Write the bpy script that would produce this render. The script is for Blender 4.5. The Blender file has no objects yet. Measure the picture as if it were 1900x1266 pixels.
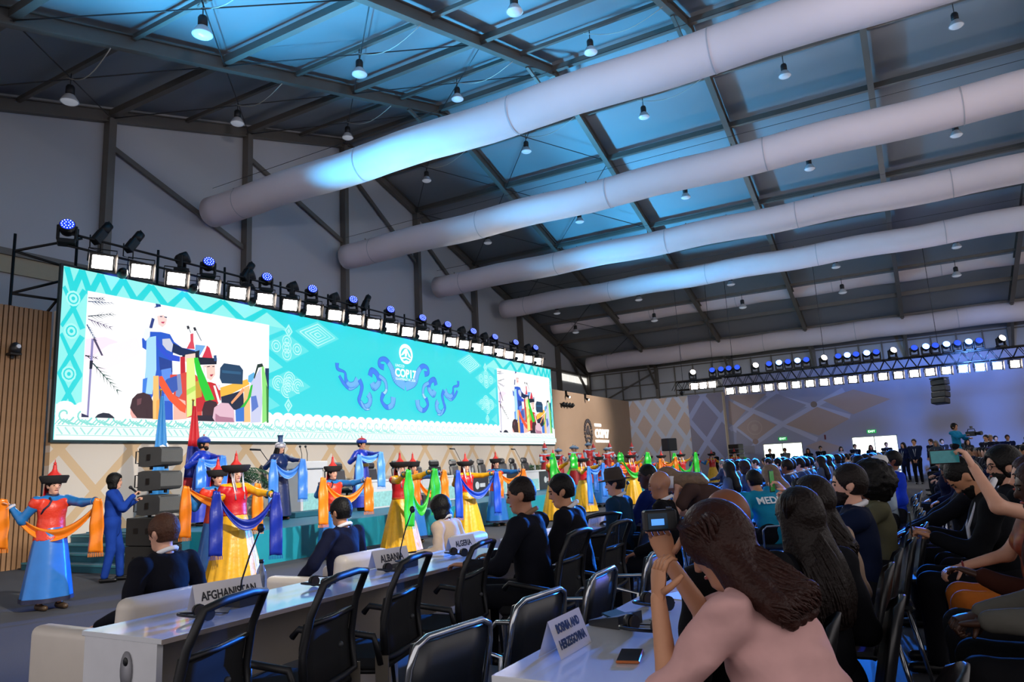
import bpy, math, random
import numpy as np
from mathutils import Vector, Matrix

S = bpy.context.scene
COL = S.collection
random.seed(7)

# ------------------------------------------------------------------ camera
cd = bpy.data.cameras.new('camera'); cam = bpy.data.objects.new('camera', cd); COL.objects.link(cam)
cd.sensor_width = 36.0; cd.lens = 24.986; cd.clip_end = 300.0; cd.clip_start = 0.05
_r = Vector((0.4904, -0.8700, -0.0509)); _u = Vector((-0.1292, -0.1304, 0.9830)); _f = Vector((0.8619, 0.4755, 0.1763))
_m = Matrix((_r, _u, -_f)).transposed().to_4x4(); _m.translation = (0, 0, 1.42)
cam.matrix_world = _m
S.camera = cam

# ------------------------------------------------------------------ world, exposure
w = bpy.data.worlds.new('world'); S.world = w; w.use_nodes = True
w.node_tree.nodes['Background'].inputs[0].default_value = (0.75, 0.70, 0.71, 1)
w.node_tree.nodes['Background'].inputs[1].default_value = 1.0
S.view_settings.view_transform = 'Standard'; S.view_settings.look = 'None'
S.view_settings.exposure = 0.45; S.view_settings.gamma = 1.0
try: S.view_settings.use_curve_mapping = False
except Exception: pass
S.cycles.use_denoising = True
S.cycles.max_bounces = 5; S.cycles.diffuse_bounces = 3; S.cycles.glossy_bounces = 2; S.cycles.transparent_max_bounces = 6
S.cycles.sample_clamp_indirect = 3.0; S.cycles.caustics_reflective = False; S.cycles.caustics_refractive = False

# ------------------------------------------------------------------ stage and house lights (some spots stand at fixtures, others have none)
def spot(name, loc, aim, power, color, angle, blend=0.5, radius=0.12):
    l = bpy.data.lights.new(name, 'SPOT'); l.energy = power; l.color = color
    l.spot_size = math.radians(angle); l.spot_blend = blend; l.shadow_soft_size = radius
    o = bpy.data.objects.new(name, l); COL.objects.link(o); o.location = loc
    o.rotation_euler = (Vector(aim) - Vector(loc)).to_track_quat('-Z', 'Y').to_euler()
    o['kind'] = 'helper'
    return o
CY = (0.06, 0.46, 0.92); BL = (0.015, 0.2, 1.0)
# moving heads above the screen wash the roof and ducts cyan
for x, tx in ((8.2, 9), (15.0, 17), (22.0, 27), (29.2, 37)):
    spot('roof_wash_light', (x, 14.3, 7.0), (tx, 2.0, 14.0 if tx < 30 else 11), 1000, CY, 76, 1.0)
for x, tx, tz in ((9.4, 7.5, 10.8), (10.5, 10.5, 11.6), (12.6, 13.0, 12.6), (17.4, 18.0, 14.2), (18.5, 18.4, 14.4), (23.8, 24.3, 14.4), (25.0, 24.6, 14.4), (28.6, 30.6, 12.4), (29.4, 31.0, 12.4)):
    spot('roof_beam_light', (x, 14.3, 7.2), (tx, 5.4, tz + 0.6), 2500, CY, 70, 1.0)
    spot('roof_beam_light', (x, 14.3, 7.2), (tx, 11.2, tz + 0.6), 900 if tx > 14 else 1700, CY, 84, 1.0)
# moving heads on the house truss: blue on the audience and aisle
for y, ax, ay in ((8.0, 21, 4.6), (5.2, 18, 3.8), (4.4, 16, 3.2), (2.2, 14.5, 2.6), (-0.9, 19, 2.4), (-1.7, 12, 0.1), (-2.5, 16, 3.8)):
    spot('audience_blue_light', (35.1, y, 5.75), (ax, ay, 0.9), 85000 if ax > 13 else 5000, BL if ax > 13 else (0.04, 0.1, 1.0), 15, 0.8)
# added fill from behind the seating, no fixture there, up along the ducts
for ax, ay in ((10.0, 6.0), (20.0, 3.0), (30.0, -1.0)):
    spot('duct_fill_light', (-2.0, -7.0, 4.2), (ax, ay, 11.5), 2500, (1.0, 0.88, 0.90), 42, 0.9, 0.4)
# front light on the performers from above the seating, no fixtures stand there
for x in (4.0, 9.0, 14.0, 19.5, 25.5):
    spot('stage_front_light', (x - 1.5, -3.5, 8.6), (x + 2.2, 9.6, 1.2), 6800, (1.0, 0.93, 0.84), 38, 0.8, 0.25)
spot('side_wall_blue_light', (34.6, -3.0, 5.0), (42.3, -1.0, 3.4), 2600, (0.12, 0.32, 1.0), 95, 1.0, 0.2)
spot('back_wall_light', (33, 6.0, 7.6), (34.5, 15.0, 3.8), 3200, (1.0, 0.90, 0.82), 50, 0.8, 0.25)
spot('side_wall_light', (33, 14.2, 6.2), (41.8, 12.6, 3.0), 450, (0.95, 0.95, 1.0), 60, 0.8, 0.2)

# ------------------------------------------------------------------ helpers
MATS = {}
def lin(h):
    if not isinstance(h, str): return h
    v = [int(h[i:i + 2], 16) / 255 for i in (0, 2, 4)]
    return tuple(c / 12.92 if c <= 0.04045 else ((c + 0.055) / 1.055) ** 2.4 for c in v)
def M(name, col, rough=0.6, metal=0.0, emit=None, es=0.0, noise=0.08, nscale=8.0, bump=0.0, bscale=60.0, alpha=None, trans=0.0, spec=None, sheen=0.0, coat=0.0):
    """principled material whose colour varies a little through a noise texture"""
    if name in MATS: return MATS[name]
    m = bpy.data.materials.new(name); m.use_nodes = True
    nt = m.node_tree; p = nt.nodes['Principled BSDF']; N = nt.nodes.new; L = nt.links.new
    c = lin(col)
    p.inputs['Roughness'].default_value = rough; p.inputs['Metallic'].default_value = metal
    if spec is not None: p.inputs['Specular IOR Level'].default_value = spec
    if sheen: p.inputs['Sheen Weight'].default_value = sheen
    if coat: p.inputs['Coat Weight'].default_value = coat
    if trans: p.inputs['Transmission Weight'].default_value = trans
    if alpha is not None: p.inputs['Alpha'].default_value = alpha
    if emit is not None:
        p.inputs['Emission Color'].default_value = (*lin(emit), 1); p.inputs['Emission Strength'].default_value = es
    tc = N('ShaderNodeTexCoord')
    if noise > 0:
        nz = N('ShaderNodeTexNoise'); nz.inputs['Scale'].default_value = nscale; nz.inputs['Detail'].default_value = 3
        L(tc.outputs['Object'], nz.inputs['Vector'])
        mx = N('ShaderNodeMix'); mx.data_type = 'RGBA'
        mx.inputs[6].default_value = (*[max(0, x * (1 - noise)) for x in c], 1)
        mx.inputs[7].default_value = (*[min(1, x * (1 + noise)) for x in c], 1)
        L(nz.outputs['Fac'], mx.inputs[0]); L(mx.outputs[2], p.inputs['Base Color'])
    else: p.inputs['Base Color'].default_value = (*c, 1)
    if bump:
        nb = N('ShaderNodeTexNoise'); nb.inputs['Scale'].default_value = bscale; nb.inputs['Detail'].default_value = 2
        L(tc.outputs['Object'], nb.inputs['Vector'])
        bp = N('ShaderNodeBump'); bp.inputs['Strength'].default_value = bump; bp.inputs['Distance'].default_value = 0.02
        L(nb.outputs['Fac'], bp.inputs['Height']); L(bp.outputs['Normal'], p.inputs['Normal'])
    MATS[name] = m
    return m
def MV(name, emit=0.0, rough=0.6, spec=0.3):
    """material that reads a flat printed picture from a face colour attribute"""
    if name in MATS: return MATS[name]
    m = bpy.data.materials.new(name); m.use_nodes = True; nt = m.node_tree; p = nt.nodes['Principled BSDF']
    a = nt.nodes.new('ShaderNodeVertexColor'); a.layer_name = 'print'
    p.inputs['Roughness'].default_value = rough; p.inputs['Specular IOR Level'].default_value = spec
    if emit:
        p.inputs['Base Color'].default_value = (0.02, 0.02, 0.02, 1)
        nt.links.new(a.outputs['Color'], p.inputs['Emission Color']); p.inputs['Emission Strength'].default_value = emit
    else: nt.links.new(a.outputs['Color'], p.inputs['Base Color'])
    MATS[name] = m
    return m

def tag(o, label=None, cat=None, group=None, kind=None):
    if label: o['label'] = label
    if cat: o['category'] = cat
    if group: o['group'] = group
    if kind: o['kind'] = kind
    return o
def empty(name, loc=(0, 0, 0), rz=0.0, label=None, cat=None, group=None, kind=None):
    o = bpy.data.objects.new(name, None); COL.objects.link(o)
    o.empty_display_size = 0.1; o.location = loc; o.rotation_euler = (0, 0, rz)
    return tag(o, label, cat, group, kind)
def raw_mesh(name, V, F, smooth=False, mats=None):
    me = bpy.data.meshes.new(name)
    if isinstance(F, np.ndarray):
        n = len(F); k = F.shape[1]
        me.vertices.add(len(V)); me.vertices.foreach_set('co', np.asarray(V, np.float32).ravel())
        me.loops.add(n * k); me.loops.foreach_set('vertex_index', F.astype(np.int32).ravel())
        me.polygons.add(n); me.polygons.foreach_set('loop_start', np.arange(0, n * k, k, dtype=np.int32))
        me.update(calc_edges=True)
    else:
        me.from_pydata(V, [], F); me.update()
    if smooth and len(me.polygons):
        me.polygons.foreach_set('use_smooth', np.ones(len(me.polygons), bool))
    return me
def link(name, me, mat=None, parent=None, loc=None, rot=None):
    o = bpy.data.objects.new(name, me); COL.objects.link(o)
    if mat is not None and len(me.materials) == 0:
        for m in (mat if isinstance(mat, (list, tuple)) else [mat]): me.materials.append(m)
    if parent is not None: o.parent = parent
    if loc is not None: o.location = loc
    if rot is not None: o.rotation_euler = rot
    return o
def copy_tree(o, parent=None, loc=None, rz=None):
    c = o.copy(); COL.objects.link(c); c.parent = parent
    if loc is not None: c.location = loc
    if rz is not None: c.rotation_euler = (c.rotation_euler[0], c.rotation_euler[1], rz)
    for ch in o.children: copy_tree(ch, c)
    return c

class B:
    """collects simple shapes; build() links them as ONE mesh object"""
    def __init__(s): s.v = []; s.f = []; s.mi = []; s.sm = []; s.cur = 0
    def add(s, V, F, smooth=False):
        n = len(s.v); s.v += [tuple(map(float, p)) for p in V]
        for f in F:
            s.f.append(tuple(i + n for i in f)); s.mi.append(s.cur); s.sm.append(smooth)
        return s
    def mat(s, i): s.cur = i; return s
    def box(s, x0, x1, y0, y1, z0, z1, M4=None, bev=0.0):
        if bev > 0:
            b = min(bev, (x1 - x0) / 2.01, (y1 - y0) / 2.01, (z1 - z0) / 2.01)
            V = []; idx = {}
            for i, (sx, X) in enumerate(((-1, x0), (1, x1))):
                for j, (sy, Y) in enumerate(((-1, y0), (1, y1))):
                    for k, (sz, Z) in enumerate(((-1, z0), (1, z1))):
                        idx[i, j, k] = len(V)
                        V += [(X, Y - sy * b, Z - sz * b), (X - sx * b, Y, Z - sz * b), (X - sx * b, Y - sy * b, Z)]
            I = lambda i, j, k, a: idx[i, j, k] + a
            F = []
            for i in (0, 1): F.append([I(i, 0, 0, 0), I(i, 0, 1, 0), I(i, 1, 1, 0), I(i, 1, 0, 0)][::(1 if i == 0 else -1)])
            for j in (0, 1): F.append([I(0, j, 0, 1), I(1, j, 0, 1), I(1, j, 1, 1), I(0, j, 1, 1)][::(1 if j == 0 else -1)])
            for k in (0, 1): F.append([I(0, 0, k, 2), I(0, 1, k, 2), I(1, 1, k, 2), I(1, 0, k, 2)][::(1 if k == 0 else -1)])
            for j in (0, 1):
                for k in (0, 1): F.append([I(0, j, k, 1), I(1, j, k, 1), I(1, j, k, 2), I(0, j, k, 2)][::(1 if (j + k) % 2 else -1)])
            for i in (0, 1):
                for k in (0, 1): F.append([I(i, 0, k, 0), I(i, 1, k, 0), I(i, 1, k, 2), I(i, 0, k, 2)][::(-1 if (i + k) % 2 else 1)])
            for i in (0, 1):
                for j in (0, 1): F.append([I(i, j, 0, 0), I(i, j, 1, 0), I(i, j, 1, 1), I(i, j, 0, 1)][::(1 if (i + j) % 2 else -1)])
            for i in (0, 1):
                for j in (0, 1):
                    for k in (0, 1): F.append([I(i, j, k, 0), I(i, j, k, 1), I(i, j, k, 2)][::(-1 if (i + j + k) % 2 else 1)])
        else:
            V = [(x, y, z) for x in (x0, x1) for y in (y0, y1) for z in (z0, z1)]
            F = [(0, 1, 3, 2), (4, 6, 7, 5), (0, 4, 5, 1), (2, 3, 7, 6), (0, 2, 6, 4), (1, 5, 7, 3)]
        if M4 is not None: V = [M4 @ Vector(p) for p in V]
        return s.add(V, F)
    def cbox(s, c, size, M3=None, bev=0.0):
        m = Matrix.Translation(c)
        if M3 is not None: m = m @ M3.to_4x4()
        x, y, z = (q / 2 for q in size)
        return s.box(-x, x, -y, y, -z, z, m, bev)
    def beam(s, a, b, w, h, up=(0, 0, 1)):
        a, b = Vector(a), Vector(b); d = (b - a); L = d.length; d = d / L
        x = d.cross(Vector(up))
        if x.length < 1e-4: x = d.cross(Vector((0, 1, 0)))
        x.normalize(); z = x.cross(d)
        m = Matrix((x, d, z)).transposed().to_4x4(); m.translation = a
        return s.box(-w / 2, w / 2, 0, L, -h / 2, h / 2, m)
    def cyl(s, a, b, r, n=10, r2=None, caps=True):
        return s.tube([a, b], [r, r if r2 is None else r2], n, caps)
    def tube(s, pts, r, n=8, caps=True, closed=False):
        P = [Vector(p) for p in pts]; k = len(P)
        R = list(r) if isinstance(r, (list, tuple)) else [r] * k
        V = []; F = []; x = None
        for i, p in enumerate(P):
            t = (P[(i + 1) % k] - P[i - 1]) if (closed or 0 < i < k - 1) else (P[1] - P[0] if i == 0 else P[-1] - P[-2])
            if t.length < 1e-9: t = Vector((0, 0, 1))
            t.normalize()
            if x is None:
                x = t.cross(Vector((0, 0, 1)))
                if x.length < 1e-3: x = t.cross(Vector((0, 1, 0)))
            x = x - t * x.dot(t)
            if x.length < 1e-6: x = t.cross(Vector((1, 0.3, 0)))
            x.normalize(); y = t.cross(x)
            for j in range(n):
                a = 2 * math.pi * j / n
                V.append(p + (x * math.cos(a) + y * math.sin(a)) * R[i])
        for i in range(k if closed else k - 1):
            i2 = (i + 1) % k
            for j in range(n):
                j2 = (j + 1) % n
                F.append((i * n + j, i * n + j2, i2 * n + j2, i2 * n + j))
        s.add(V, F, n > 4)
        if caps and not closed:
            m = len(s.v) - len(V)
            s.f.append(tuple(m + j for j in reversed(range(n)))); s.mi.append(s.cur); s.sm.append(False)
            s.f.append(tuple(m + (k - 1) * n + j for j in range(n))); s.mi.append(s.cur); s.sm.append(False)
        return s
    def lathe(s, prof, n=20, M4=None, mod=None, smooth=True, capt=False, capb=False):
        """profile of (r, z); mod(angle, r, z) may return a new radius"""
        V = []; F = []; k = len(prof)
        for (r, z) in prof:
            for j in range(n):
                a = 2 * math.pi * j / n
                rr = mod(a, r, z) if mod else r
                V.append(Vector((rr * math.cos(a), rr * math.sin(a), z)))
        if M4 is not None: V = [M4 @ p for p in V]
        for i in range(k - 1):
            for j in range(n):
                j2 = (j + 1) % n
                F.append((i * n + j, i * n + j2, (i + 1) * n + j2, (i + 1) * n + j))
        if capb: F.append(tuple(reversed(range(n))))
        if capt: F.append(tuple((k - 1) * n + j for j in range(n)))
        return s.add(V, F, smooth)
    def grid(s, P, smooth=True, thick=0.0):
        """a sheet through rows of points; thick>0 gives it a second side"""
        a, b = len(P), len(P[0])
        V = [Vector(p) for row in P for p in row]
        F = [(i * b + j, i * b + j + 1, (i + 1) * b + j + 1, (i + 1) * b + j) for i in range(a - 1) for j in range(b - 1)]
        if thick:
            n = len(V); Nn = [Vector() for _ in V]
            for f in F:
                q = (V[f[2]] - V[f[0]]).cross(V[f[3]] - V[f[1]])
                for i in f: Nn[i] += q
            V = V + [V[i] - (Nn[i].normalized() if Nn[i].length > 1e-12 else Vector((0, 0, 1))) * thick for i in range(n)]
            F2 = [tuple(n + i for i in reversed(f)) for f in F]
            rim = [i for i in range(b - 1)]
            E = [(j, j + 1) for j in range(b - 1)] + [((a - 1) * b + j + 1, (a - 1) * b + j) for j in range(b - 1)]
            E += [((i + 1) * b, i * b) for i in range(a - 1)] + [(i * b + b - 1, (i + 1) * b + b - 1) for i in range(a - 1)]
            F = F + F2 + [(p2, p1, n + p1, n + p2) for p1, p2 in E]
        return s.add(V, F, smooth)
    def prism(s, pts, d, M4=None, smooth=False):
        """polygon in the xz plane extruded along +y by d"""
        n = len(pts)
        V = [Vector((x, 0, z)) for x, z in pts] + [Vector((x, d, z)) for x, z in pts]
        if M4 is not None: V = [M4 @ p for p in V]
        F = [tuple(range(n)), tuple(reversed(range(n, 2 * n)))] + [((i + 1) % n, i, n + i, n + (i + 1) % n) for i in range(n)]
        return s.add(V, F, smooth)
    def ball(s, c, r, n=10, sc=(1, 1, 1), M3=None):
        prof = [(math.sin(math.pi * i / (n // 2 + 1)), -math.cos(math.pi * i / (n // 2 + 1))) for i in range(n // 2 + 2)]
        prof = [(max(a, 1e-4), b) for a, b in prof]
        m = Matrix.Translation(c)
        if M3 is not None: m = m @ M3.to_4x4()
        m = m @ Matrix.Diagonal((r * sc[0], r * sc[1], r * sc[2], 1))
        return s.lathe(prof, n, m)
    def mesh(s, name):
        me = bpy.data.meshes.new(name); me.from_pydata(s.v, [], s.f)
        me.polygons.foreach_set('use_smooth', s.sm); me.polygons.foreach_set('material_index', s.mi); me.update()
        return me
    def build(s, name, mat, parent=None, loc=None, rot=None):
        return link(name, s.mesh(name), mat, parent, loc, rot)
def RZ(a): return Matrix.Rotation(a, 3, 'Z')
def RX(a): return Matrix.Rotation(a, 3, 'X')
def RY(a): return Matrix.Rotation(a, 3, 'Y')
def text_mesh(txt, size, depth=0.0, bold=0.0, align='LEFT', sx=1.0):
    c = bpy.data.curves.new('t', 'FONT'); c.body = txt; c.size = size; c.extrude = depth; c.offset = bold; c.align_x = align; c.resolution_u = 3
    o = bpy.data.objects.new('t', c); COL.objects.link(o)
    me = bpy.data.meshes.new_from_object(o)
    bpy.data.objects.remove(o); bpy.data.curves.remove(c)
    if sx != 1.0:
        for v in me.vertices: v.co.x *= sx
    return me
# ------------------------------------------------------------------ materials of the place
def lattice(name, base, line, cell, a, b, w, plane='xz', off=(0, 0), rough=0.75):
    """printed diamond lattice on a wall; plane says which world axes run along it"""
    m = bpy.data.materials.new(name); m.use_nodes = True; nt = m.node_tree; N = nt.nodes.new; L = nt.links.new
    p = nt.nodes['Principled BSDF']; p.inputs['Roughness'].default_value = rough; p.inputs['Specular IOR Level'].default_value = 0.2
    tc = N('ShaderNodeTexCoord'); sp = N('ShaderNodeSeparateXYZ'); L(tc.outputs['Object'], sp.inputs[0])
    def mt(op, x, y=None):
        n = N('ShaderNodeMath'); n.operation = op
        for i, q in enumerate((x, y)):
            if q is None: continue
            if isinstance(q, (int, float)): n.inputs[i].default_value = q
            else: L(q, n.inputs[i])
        return n.outputs[0]
    u = mt('MULTIPLY', mt('ADD', sp.outputs[0 if plane == 'xz' else 1], off[0]), 1 / a)
    v = mt('MULTIPLY', mt('ADD', sp.outputs[2], off[1]), 1 / b)
    masks = []; cells = []
    for q in (mt('ADD', u, v), mt('SUBTRACT', u, v)):
        fr = mt('FRACT', mt('ADD', q, 100.0)); masks.append(mt('GREATER_THAN', mt('ABSOLUTE', mt('SUBTRACT', fr, 0.5)), 0.5 - w))
        cells.append(mt('FLOOR', mt('ADD', q, 100.0)))
    lm = mt('MAXIMUM', masks[0], masks[1])
    chk = mt('MODULO', cells[1], 2.0)
    nz = N('ShaderNodeTexNoise'); nz.inputs['Scale'].default_value = 9; L(tc.outputs['Object'], nz.inputs['Vector'])
    mx0 = N('ShaderNodeMix'); mx0.data_type = 'RGBA'; mx0.inputs[6].default_value = (*lin(base), 1); mx0.inputs[7].default_value = (*lin(cell), 1); L(chk, mx0.inputs[0])
    mx1 = N('ShaderNodeMix'); mx1.data_type = 'RGBA'; L(mx0.outputs[2], mx1.inputs[6]); mx1.inputs[7].default_value = (*lin(base), 1)
    L(mt('MULTIPLY', nz.outputs['Fac'], 0.5), mx1.inputs[0])
    mx2 = N('ShaderNodeMix'); mx2.data_type = 'RGBA'; L(mx1.outputs[2], mx2.inputs[6]); mx2.inputs[7].default_value = (*lin(line), 1); L(lm, mx2.inputs[0])
    L(mx2.outputs[2], p.inputs['Base Color'])
    MATS[name] = m
    return m
mFloor = M('carpet_charcoal', '4a4b50', 0.9, noise=0.25, nscale=90, bump=0.25, bscale=300, spec=0.15)
mFab = M('tent_fabric', 'b9bcc0', 0.55, noise=0.05, nscale=0.5, spec=0.35)
mRoof = M('roof_fabric', '8f9498', 0.55, noise=0.05, nscale=0.5, spec=0.3)
mSteel = M('galvanised_frame', '6f6a63', 0.5, 0.3, noise=0.1, nscale=3)
mSteelD = M('cable_steel', '3c3d40', 0.5, 0.4)
mDuct = M('duct_fabric', 'ece2e6', 0.7, noise=0.04, nscale=1.5, bump=0.12, bscale=3.0, spec=0.2)
mBlk = M('black_metal', '0e0f11', 0.45, 0.2, noise=0.2)
mBlkP = M('black_plastic', '121317', 0.5, noise=0.15)
mGrey = M('dark_grey_plastic', '3a3c40', 0.55)
mTan = M('tan_wall', 'a88f78', 0.8, noise=0.05, nscale=2, spec=0.2)
mSide = M('pale_wall', 'a8aac4', 0.8, noise=0.03, nscale=1, spec=0.2)
mWood = M('oak_slat', '97714e', 0.6, noise=0.18, nscale=6)
mWoodB = M('slat_backing', '241a14', 0.9)
mTeal = M('stage_teal', '15879a', 0.5, noise=0.12, nscale=4, bump=0.15, bscale=12)
mTealD = M('stage_deck_teal', '176a86', 0.6, noise=0.1, nscale=30)
mStep = M('step_teal', '12566a', 0.6, noise=0.1, nscale=20)
mWhite = M('white_laminate', 'cfd2d6', 0.35, noise=0.03)
mGlow = M('panel_led', 'ffffff', 0.4, emit='fff4ec', es=52.0, noise=0)
mBlueLed = M('blue_led_lens', '0a1a80', 0.2, emit='1f3cff', es=0.9, noise=0)
mBlueLedB = M('bright_blue_led_lens', '0a1a80', 0.2, emit='3f66ff', es=26.0, noise=0)
mBlueDim = M('dim_blue_led_lens', '0a1a60', 0.2, emit='2a4ad0', es=1.3, noise=0)
mWarmLens = M('white_led_lens', 'ffffff', 0.2, emit='ffeedd', es=8.0, noise=0)
mGlass = M('lamp_glass', 'c8ccd2', 0.15, noise=0, spec=0.7)
mDay = M('daylit_glass', 'ffffff', 0.2, emit='f4ffe8', es=2.6, noise=0)
mDayD = M('clerestory_glass', 'e8e8e0', 0.2, emit='f2efe6', es=0.75, noise=0)

ORD = ['first', 'second', 'third', 'fourth', 'fifth', 'sixth', 'seventh', 'eighth', 'ninth', 'tenth'] + ['%dth' % n if n not in (21, 22, 23) else {21: '21st', 22: '22nd', 23: '23rd'}[n] for n in range(11, 40)]
XL, XR, XC, ZE, ZR, YG, SP = -3.5, 46.5, 21.5, 7.7, 15.4, 19.7, 4.95
YB = YG - SP * 6
def roof_z(x): return ZR - abs(x - XC) * (ZR - ZE) / (XC - XL)

# ------------------------------------------------------------------ floor, tent shell
tag(B().box(XL - 8, XR + 1, YB - 14, YG + 0.3, -0.2, 0.0).build('floor', mFloor), kind='structure')
ceil = tag(B().add([(XL, YB, ZE + .35), (XC, YB, ZR + .35), (XC, YG, ZR + .35), (XL, YG, ZE + .35)], [(3, 2, 1, 0)])
           .add([(XC, YB, ZR + .35), (XR, YB, ZE + .35), (XR, YG, ZE + .35), (XC, YG, ZR + .35)], [(3, 2, 1, 0)]).build('ceiling', mRoof), kind='structure')
b = B().prism([(XL, 0), (XR, 0), (XR, ZE + .35), (XC, ZR + .35), (XL, ZE + .35)], 0.1, Matrix.Translation((0, YG, 0)))
gable = tag(b.build('wall_back', mFab), kind='structure')
wr = tag(B().box(XR, XR + 0.1, YB, YG, 0, ZE + .4).build('wall_right', mFab), kind='structure')
# rafters: one pair per frame, I-section
def isec(bb, a, c, w=0.2, h=0.34):
    a, c = Vector(a), Vector(c)
    bb.beam(a, c, 0.05, h)
    d = (c - a).normalized(); x = d.cross(Vector((0, 1, 0))).normalized()
    for s in (-1, 1): bb.beam(a + x * s * (h / 2), c + x * s * (h / 2), w, 0.03, up=x)
raf = B(); isec(raf, (XL, 0, ZE), (XC, 0, ZR)); rafm = raf.mesh('rafter')
raf2 = B(); isec(raf2, (XC, 0, ZR), (XR, 0, ZE)); rafm2 = raf2.mesh('rafter')
post = B(); post.box(-0.13, 0.13, -0.1, 0.1, 0, ZE - 0.1); postm = post.mesh('post')
br = B()
br.beam((XC - 2.0, 0, roof_z(XC - 2) - 0.2), (XC, 0, ZR - 1.25), 0.1, 0.1).beam((XC + 2.0, 0, roof_z(XC + 2) - 0.2), (XC, 0, ZR - 1.25), 0.1, 0.1); brm = br.mesh('apex_brace')
kn = B(); kn.beam((XR - 0.1, 0, ZE - 1.6), (XR - 3.0, 0, roof_z(XR - 3) - 0.15), 0.12, 0.14); knm = kn.mesh('knee_brace')
for k in range(7):
    y = YG - 0.15 - SP * k
    link('rafter', rafm, mSteel, ceil, (0, y, 0)); link('rafter', rafm2, mSteel, ceil, (0, y, 0))
    link('post', postm, mSteel, wr, (XR - 0.15, y, 0))
    link('knee_brace', knm, mSteel, ceil, (0, y, 0))
    if k: link('apex_brace', brm, mSteel, ceil, (0, y, 0))
# purlins run the length of the tent
pl = B(); pl.box(-0.08, 0.08, YB, YG, -0.1, 0.1); plm = pl.mesh('purlin')
pl = B(); pl.box(-0.05, 0.05, YB, YG, -0.06, 0.06); plms = pl.mesh('purlin')
for k in range(21):
    x = XL + 2.5 * k
    o = link('purlin', plm if k % 2 == 0 else plms, mSteel, ceil, (x, 0, roof_z(x) + (0.06 if k % 2 == 0 else 0.14)))
# gable posts, rails and braces
for k in range(1, 10):
    x = XL + 5 * k; h = roof_z(x) - 0.1
    B().box(x - 0.11, x + 0.11, YG - 0.3, YG - 0.02, 0, h).build('post', mSteel, gable)
B().box(XL, XR, YG - 0.16, YG - 0.02, 7.45, 7.62).build('rail', mSteel, gable)
B().box(XL, XC - 9, YG - 0.08, YG - 0.01, 7.0, 7.45).build('valance', M('warm_valance', 'b3a98f', 0.8), gable)
for k in range(1, 9):
    x = XL + 5 * k; x2 = x + 5
    za, zb = roof_z(x) - 0.9, roof_z(x2) - (4.4 if k < 5 else 2.4)
    if k in (3, 4, 5, 6): B().beam((x, YG - 0.12, za), (x2, YG - 0.12, zb if k < 5 else roof_z(x2) - 2.6), 0.08, 0.16).build('brace', mSteel, gable)
for x0 in (42.0, 43.1, 44.2, 45.3):
    B().box(x0, x0 + 1.0, YG - 0.06, YG - 0.02, 6.95, 7.4).build('clerestory_pane', mDayD, gable)
# end wall of the long side: rails and thin posts
for z in (5.6, 6.5, 7.5): B().box(XR - 0.12, XR - 0.04, YB, YG - 0.2, z, z + 0.07).build('rail', mSteel, wr)
for k in range(24): B().box(XR - 0.09, XR - 0.03, YG - 1.4 - 1.24 * k, YG - 1.32 - 1.24 * k, 5, 7.6).build('stud', mSteel, wr)
B().beam((XR - 0.2, YG - 0.3, 5.3), (XR - 0.2, YG - SP, 7.3), 0.08, 0.1).build('brace', mSteel, wr)
# bracing cables in the end bay and on the braced bays
for k in range(0, 10):
    xa, xb = XL + 5 * k, XL + 5 * k + 5
    for (y0, y1) in ((YG - .2, YG - .2 - SP),) + (((YG - .2 - SP, YG - .2 - 2 * SP),) if 2 <= k <= 6 else ()):
        for (p, q) in (((xa, y0), (xb, y1)), ((xb, y0), (xa, y1))):
            B().cyl((p[0], p[1], roof_z(p[0]) - 0.08), (q[0], q[1], roof_z(q[0]) - 0.08), 0.016, 6).build('bracing_cable', mSteelD, ceil)

# pale power cables looping from the purlins to the rafters
for x in (9.0, 14.0, 19.0, 24.0, 29.0):
    for k in range(3):
        ya, yb = YG - 0.15 - SP * (k + 0.5) + 0.2, YG - 0.15 - SP * (k + 1); za = roof_z(x) + 0.05; zb = roof_z(x - 0.5) - 0.22
        B().tube([(x - 0.5 * t, ya + (yb - ya) * t, za + (zb - za) * t - 0.35 * math.sin(math.pi * t)) for t in np.linspace(0, 1, 10)], 0.013, 5).build('power_cable', M('cable_pale', 'b8b4aa', 0.6), ceil)
# ------------------------------------------------------------------ inner walls
mLatB = lattice('cream_lattice', 'cdc3b7', 'c9ad8a', 'd3c9bd', 1.55, 1.75, 0.075, 'xz', (0.35, 0.35))
mLatA = lattice('pale_lattice', 'cbbdb4', 'c6cbd8', 'c8ad9b', 1.25, 1.9, 0.13, 'yz', (0.2, 0.3))
mLatC = lattice('lilac_lattice', '8a88a0', 'a3a9cc', '8f8790', 1.9, 2.6, 0.09, 'yz', (0.9, 0.2))
tag(B().box(8.0, 31.0, 15.08, 15.25, 0, 5.12).build('wall_stage_back', mLatB), kind='structure')
tag(B().box(31.0, 41.8, 15.08, 15.25, 0, 5.12).build('wall_logo', mTan), kind='structure')
tag(B().box(41.8, 42.0, 11.4, 15.25, 0, 5.12).build('wall_side_near_corner', mLatA), kind='structure')
tag(B().box(41.78, 42.9, 9.4, 11.4, 0, 5.15).build('wall_side_middle', [mLatC]), kind='structure')
ends = tag(B().box(41.775, 42.9, 9.36, 9.4, 0, 5.15).build('wall_side_end', M('warm_lit_end', 'cfc0a4', 0.7)), kind='structure')  # warm pale colour stands for stage light on this wall's end face
D1, D2 = (5.44, 7.54, 2.05), (0.79, 2.96, 2.14)
b = B()
for y0, y1, z0, z1 in ((YB, D2[0], 0, 6.0), (D2[1], D1[0], 0, 6.0), (D1[1], 9.4, 0, 6.0), (D2[0], D2[1], D2[2], 6.0), (D1[0], D1[1], D1[2], 6.0)):
    b.box(42.3, 42.5, y0 - (12 if y0 == YB else 0), y1, z0, z1)
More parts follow.
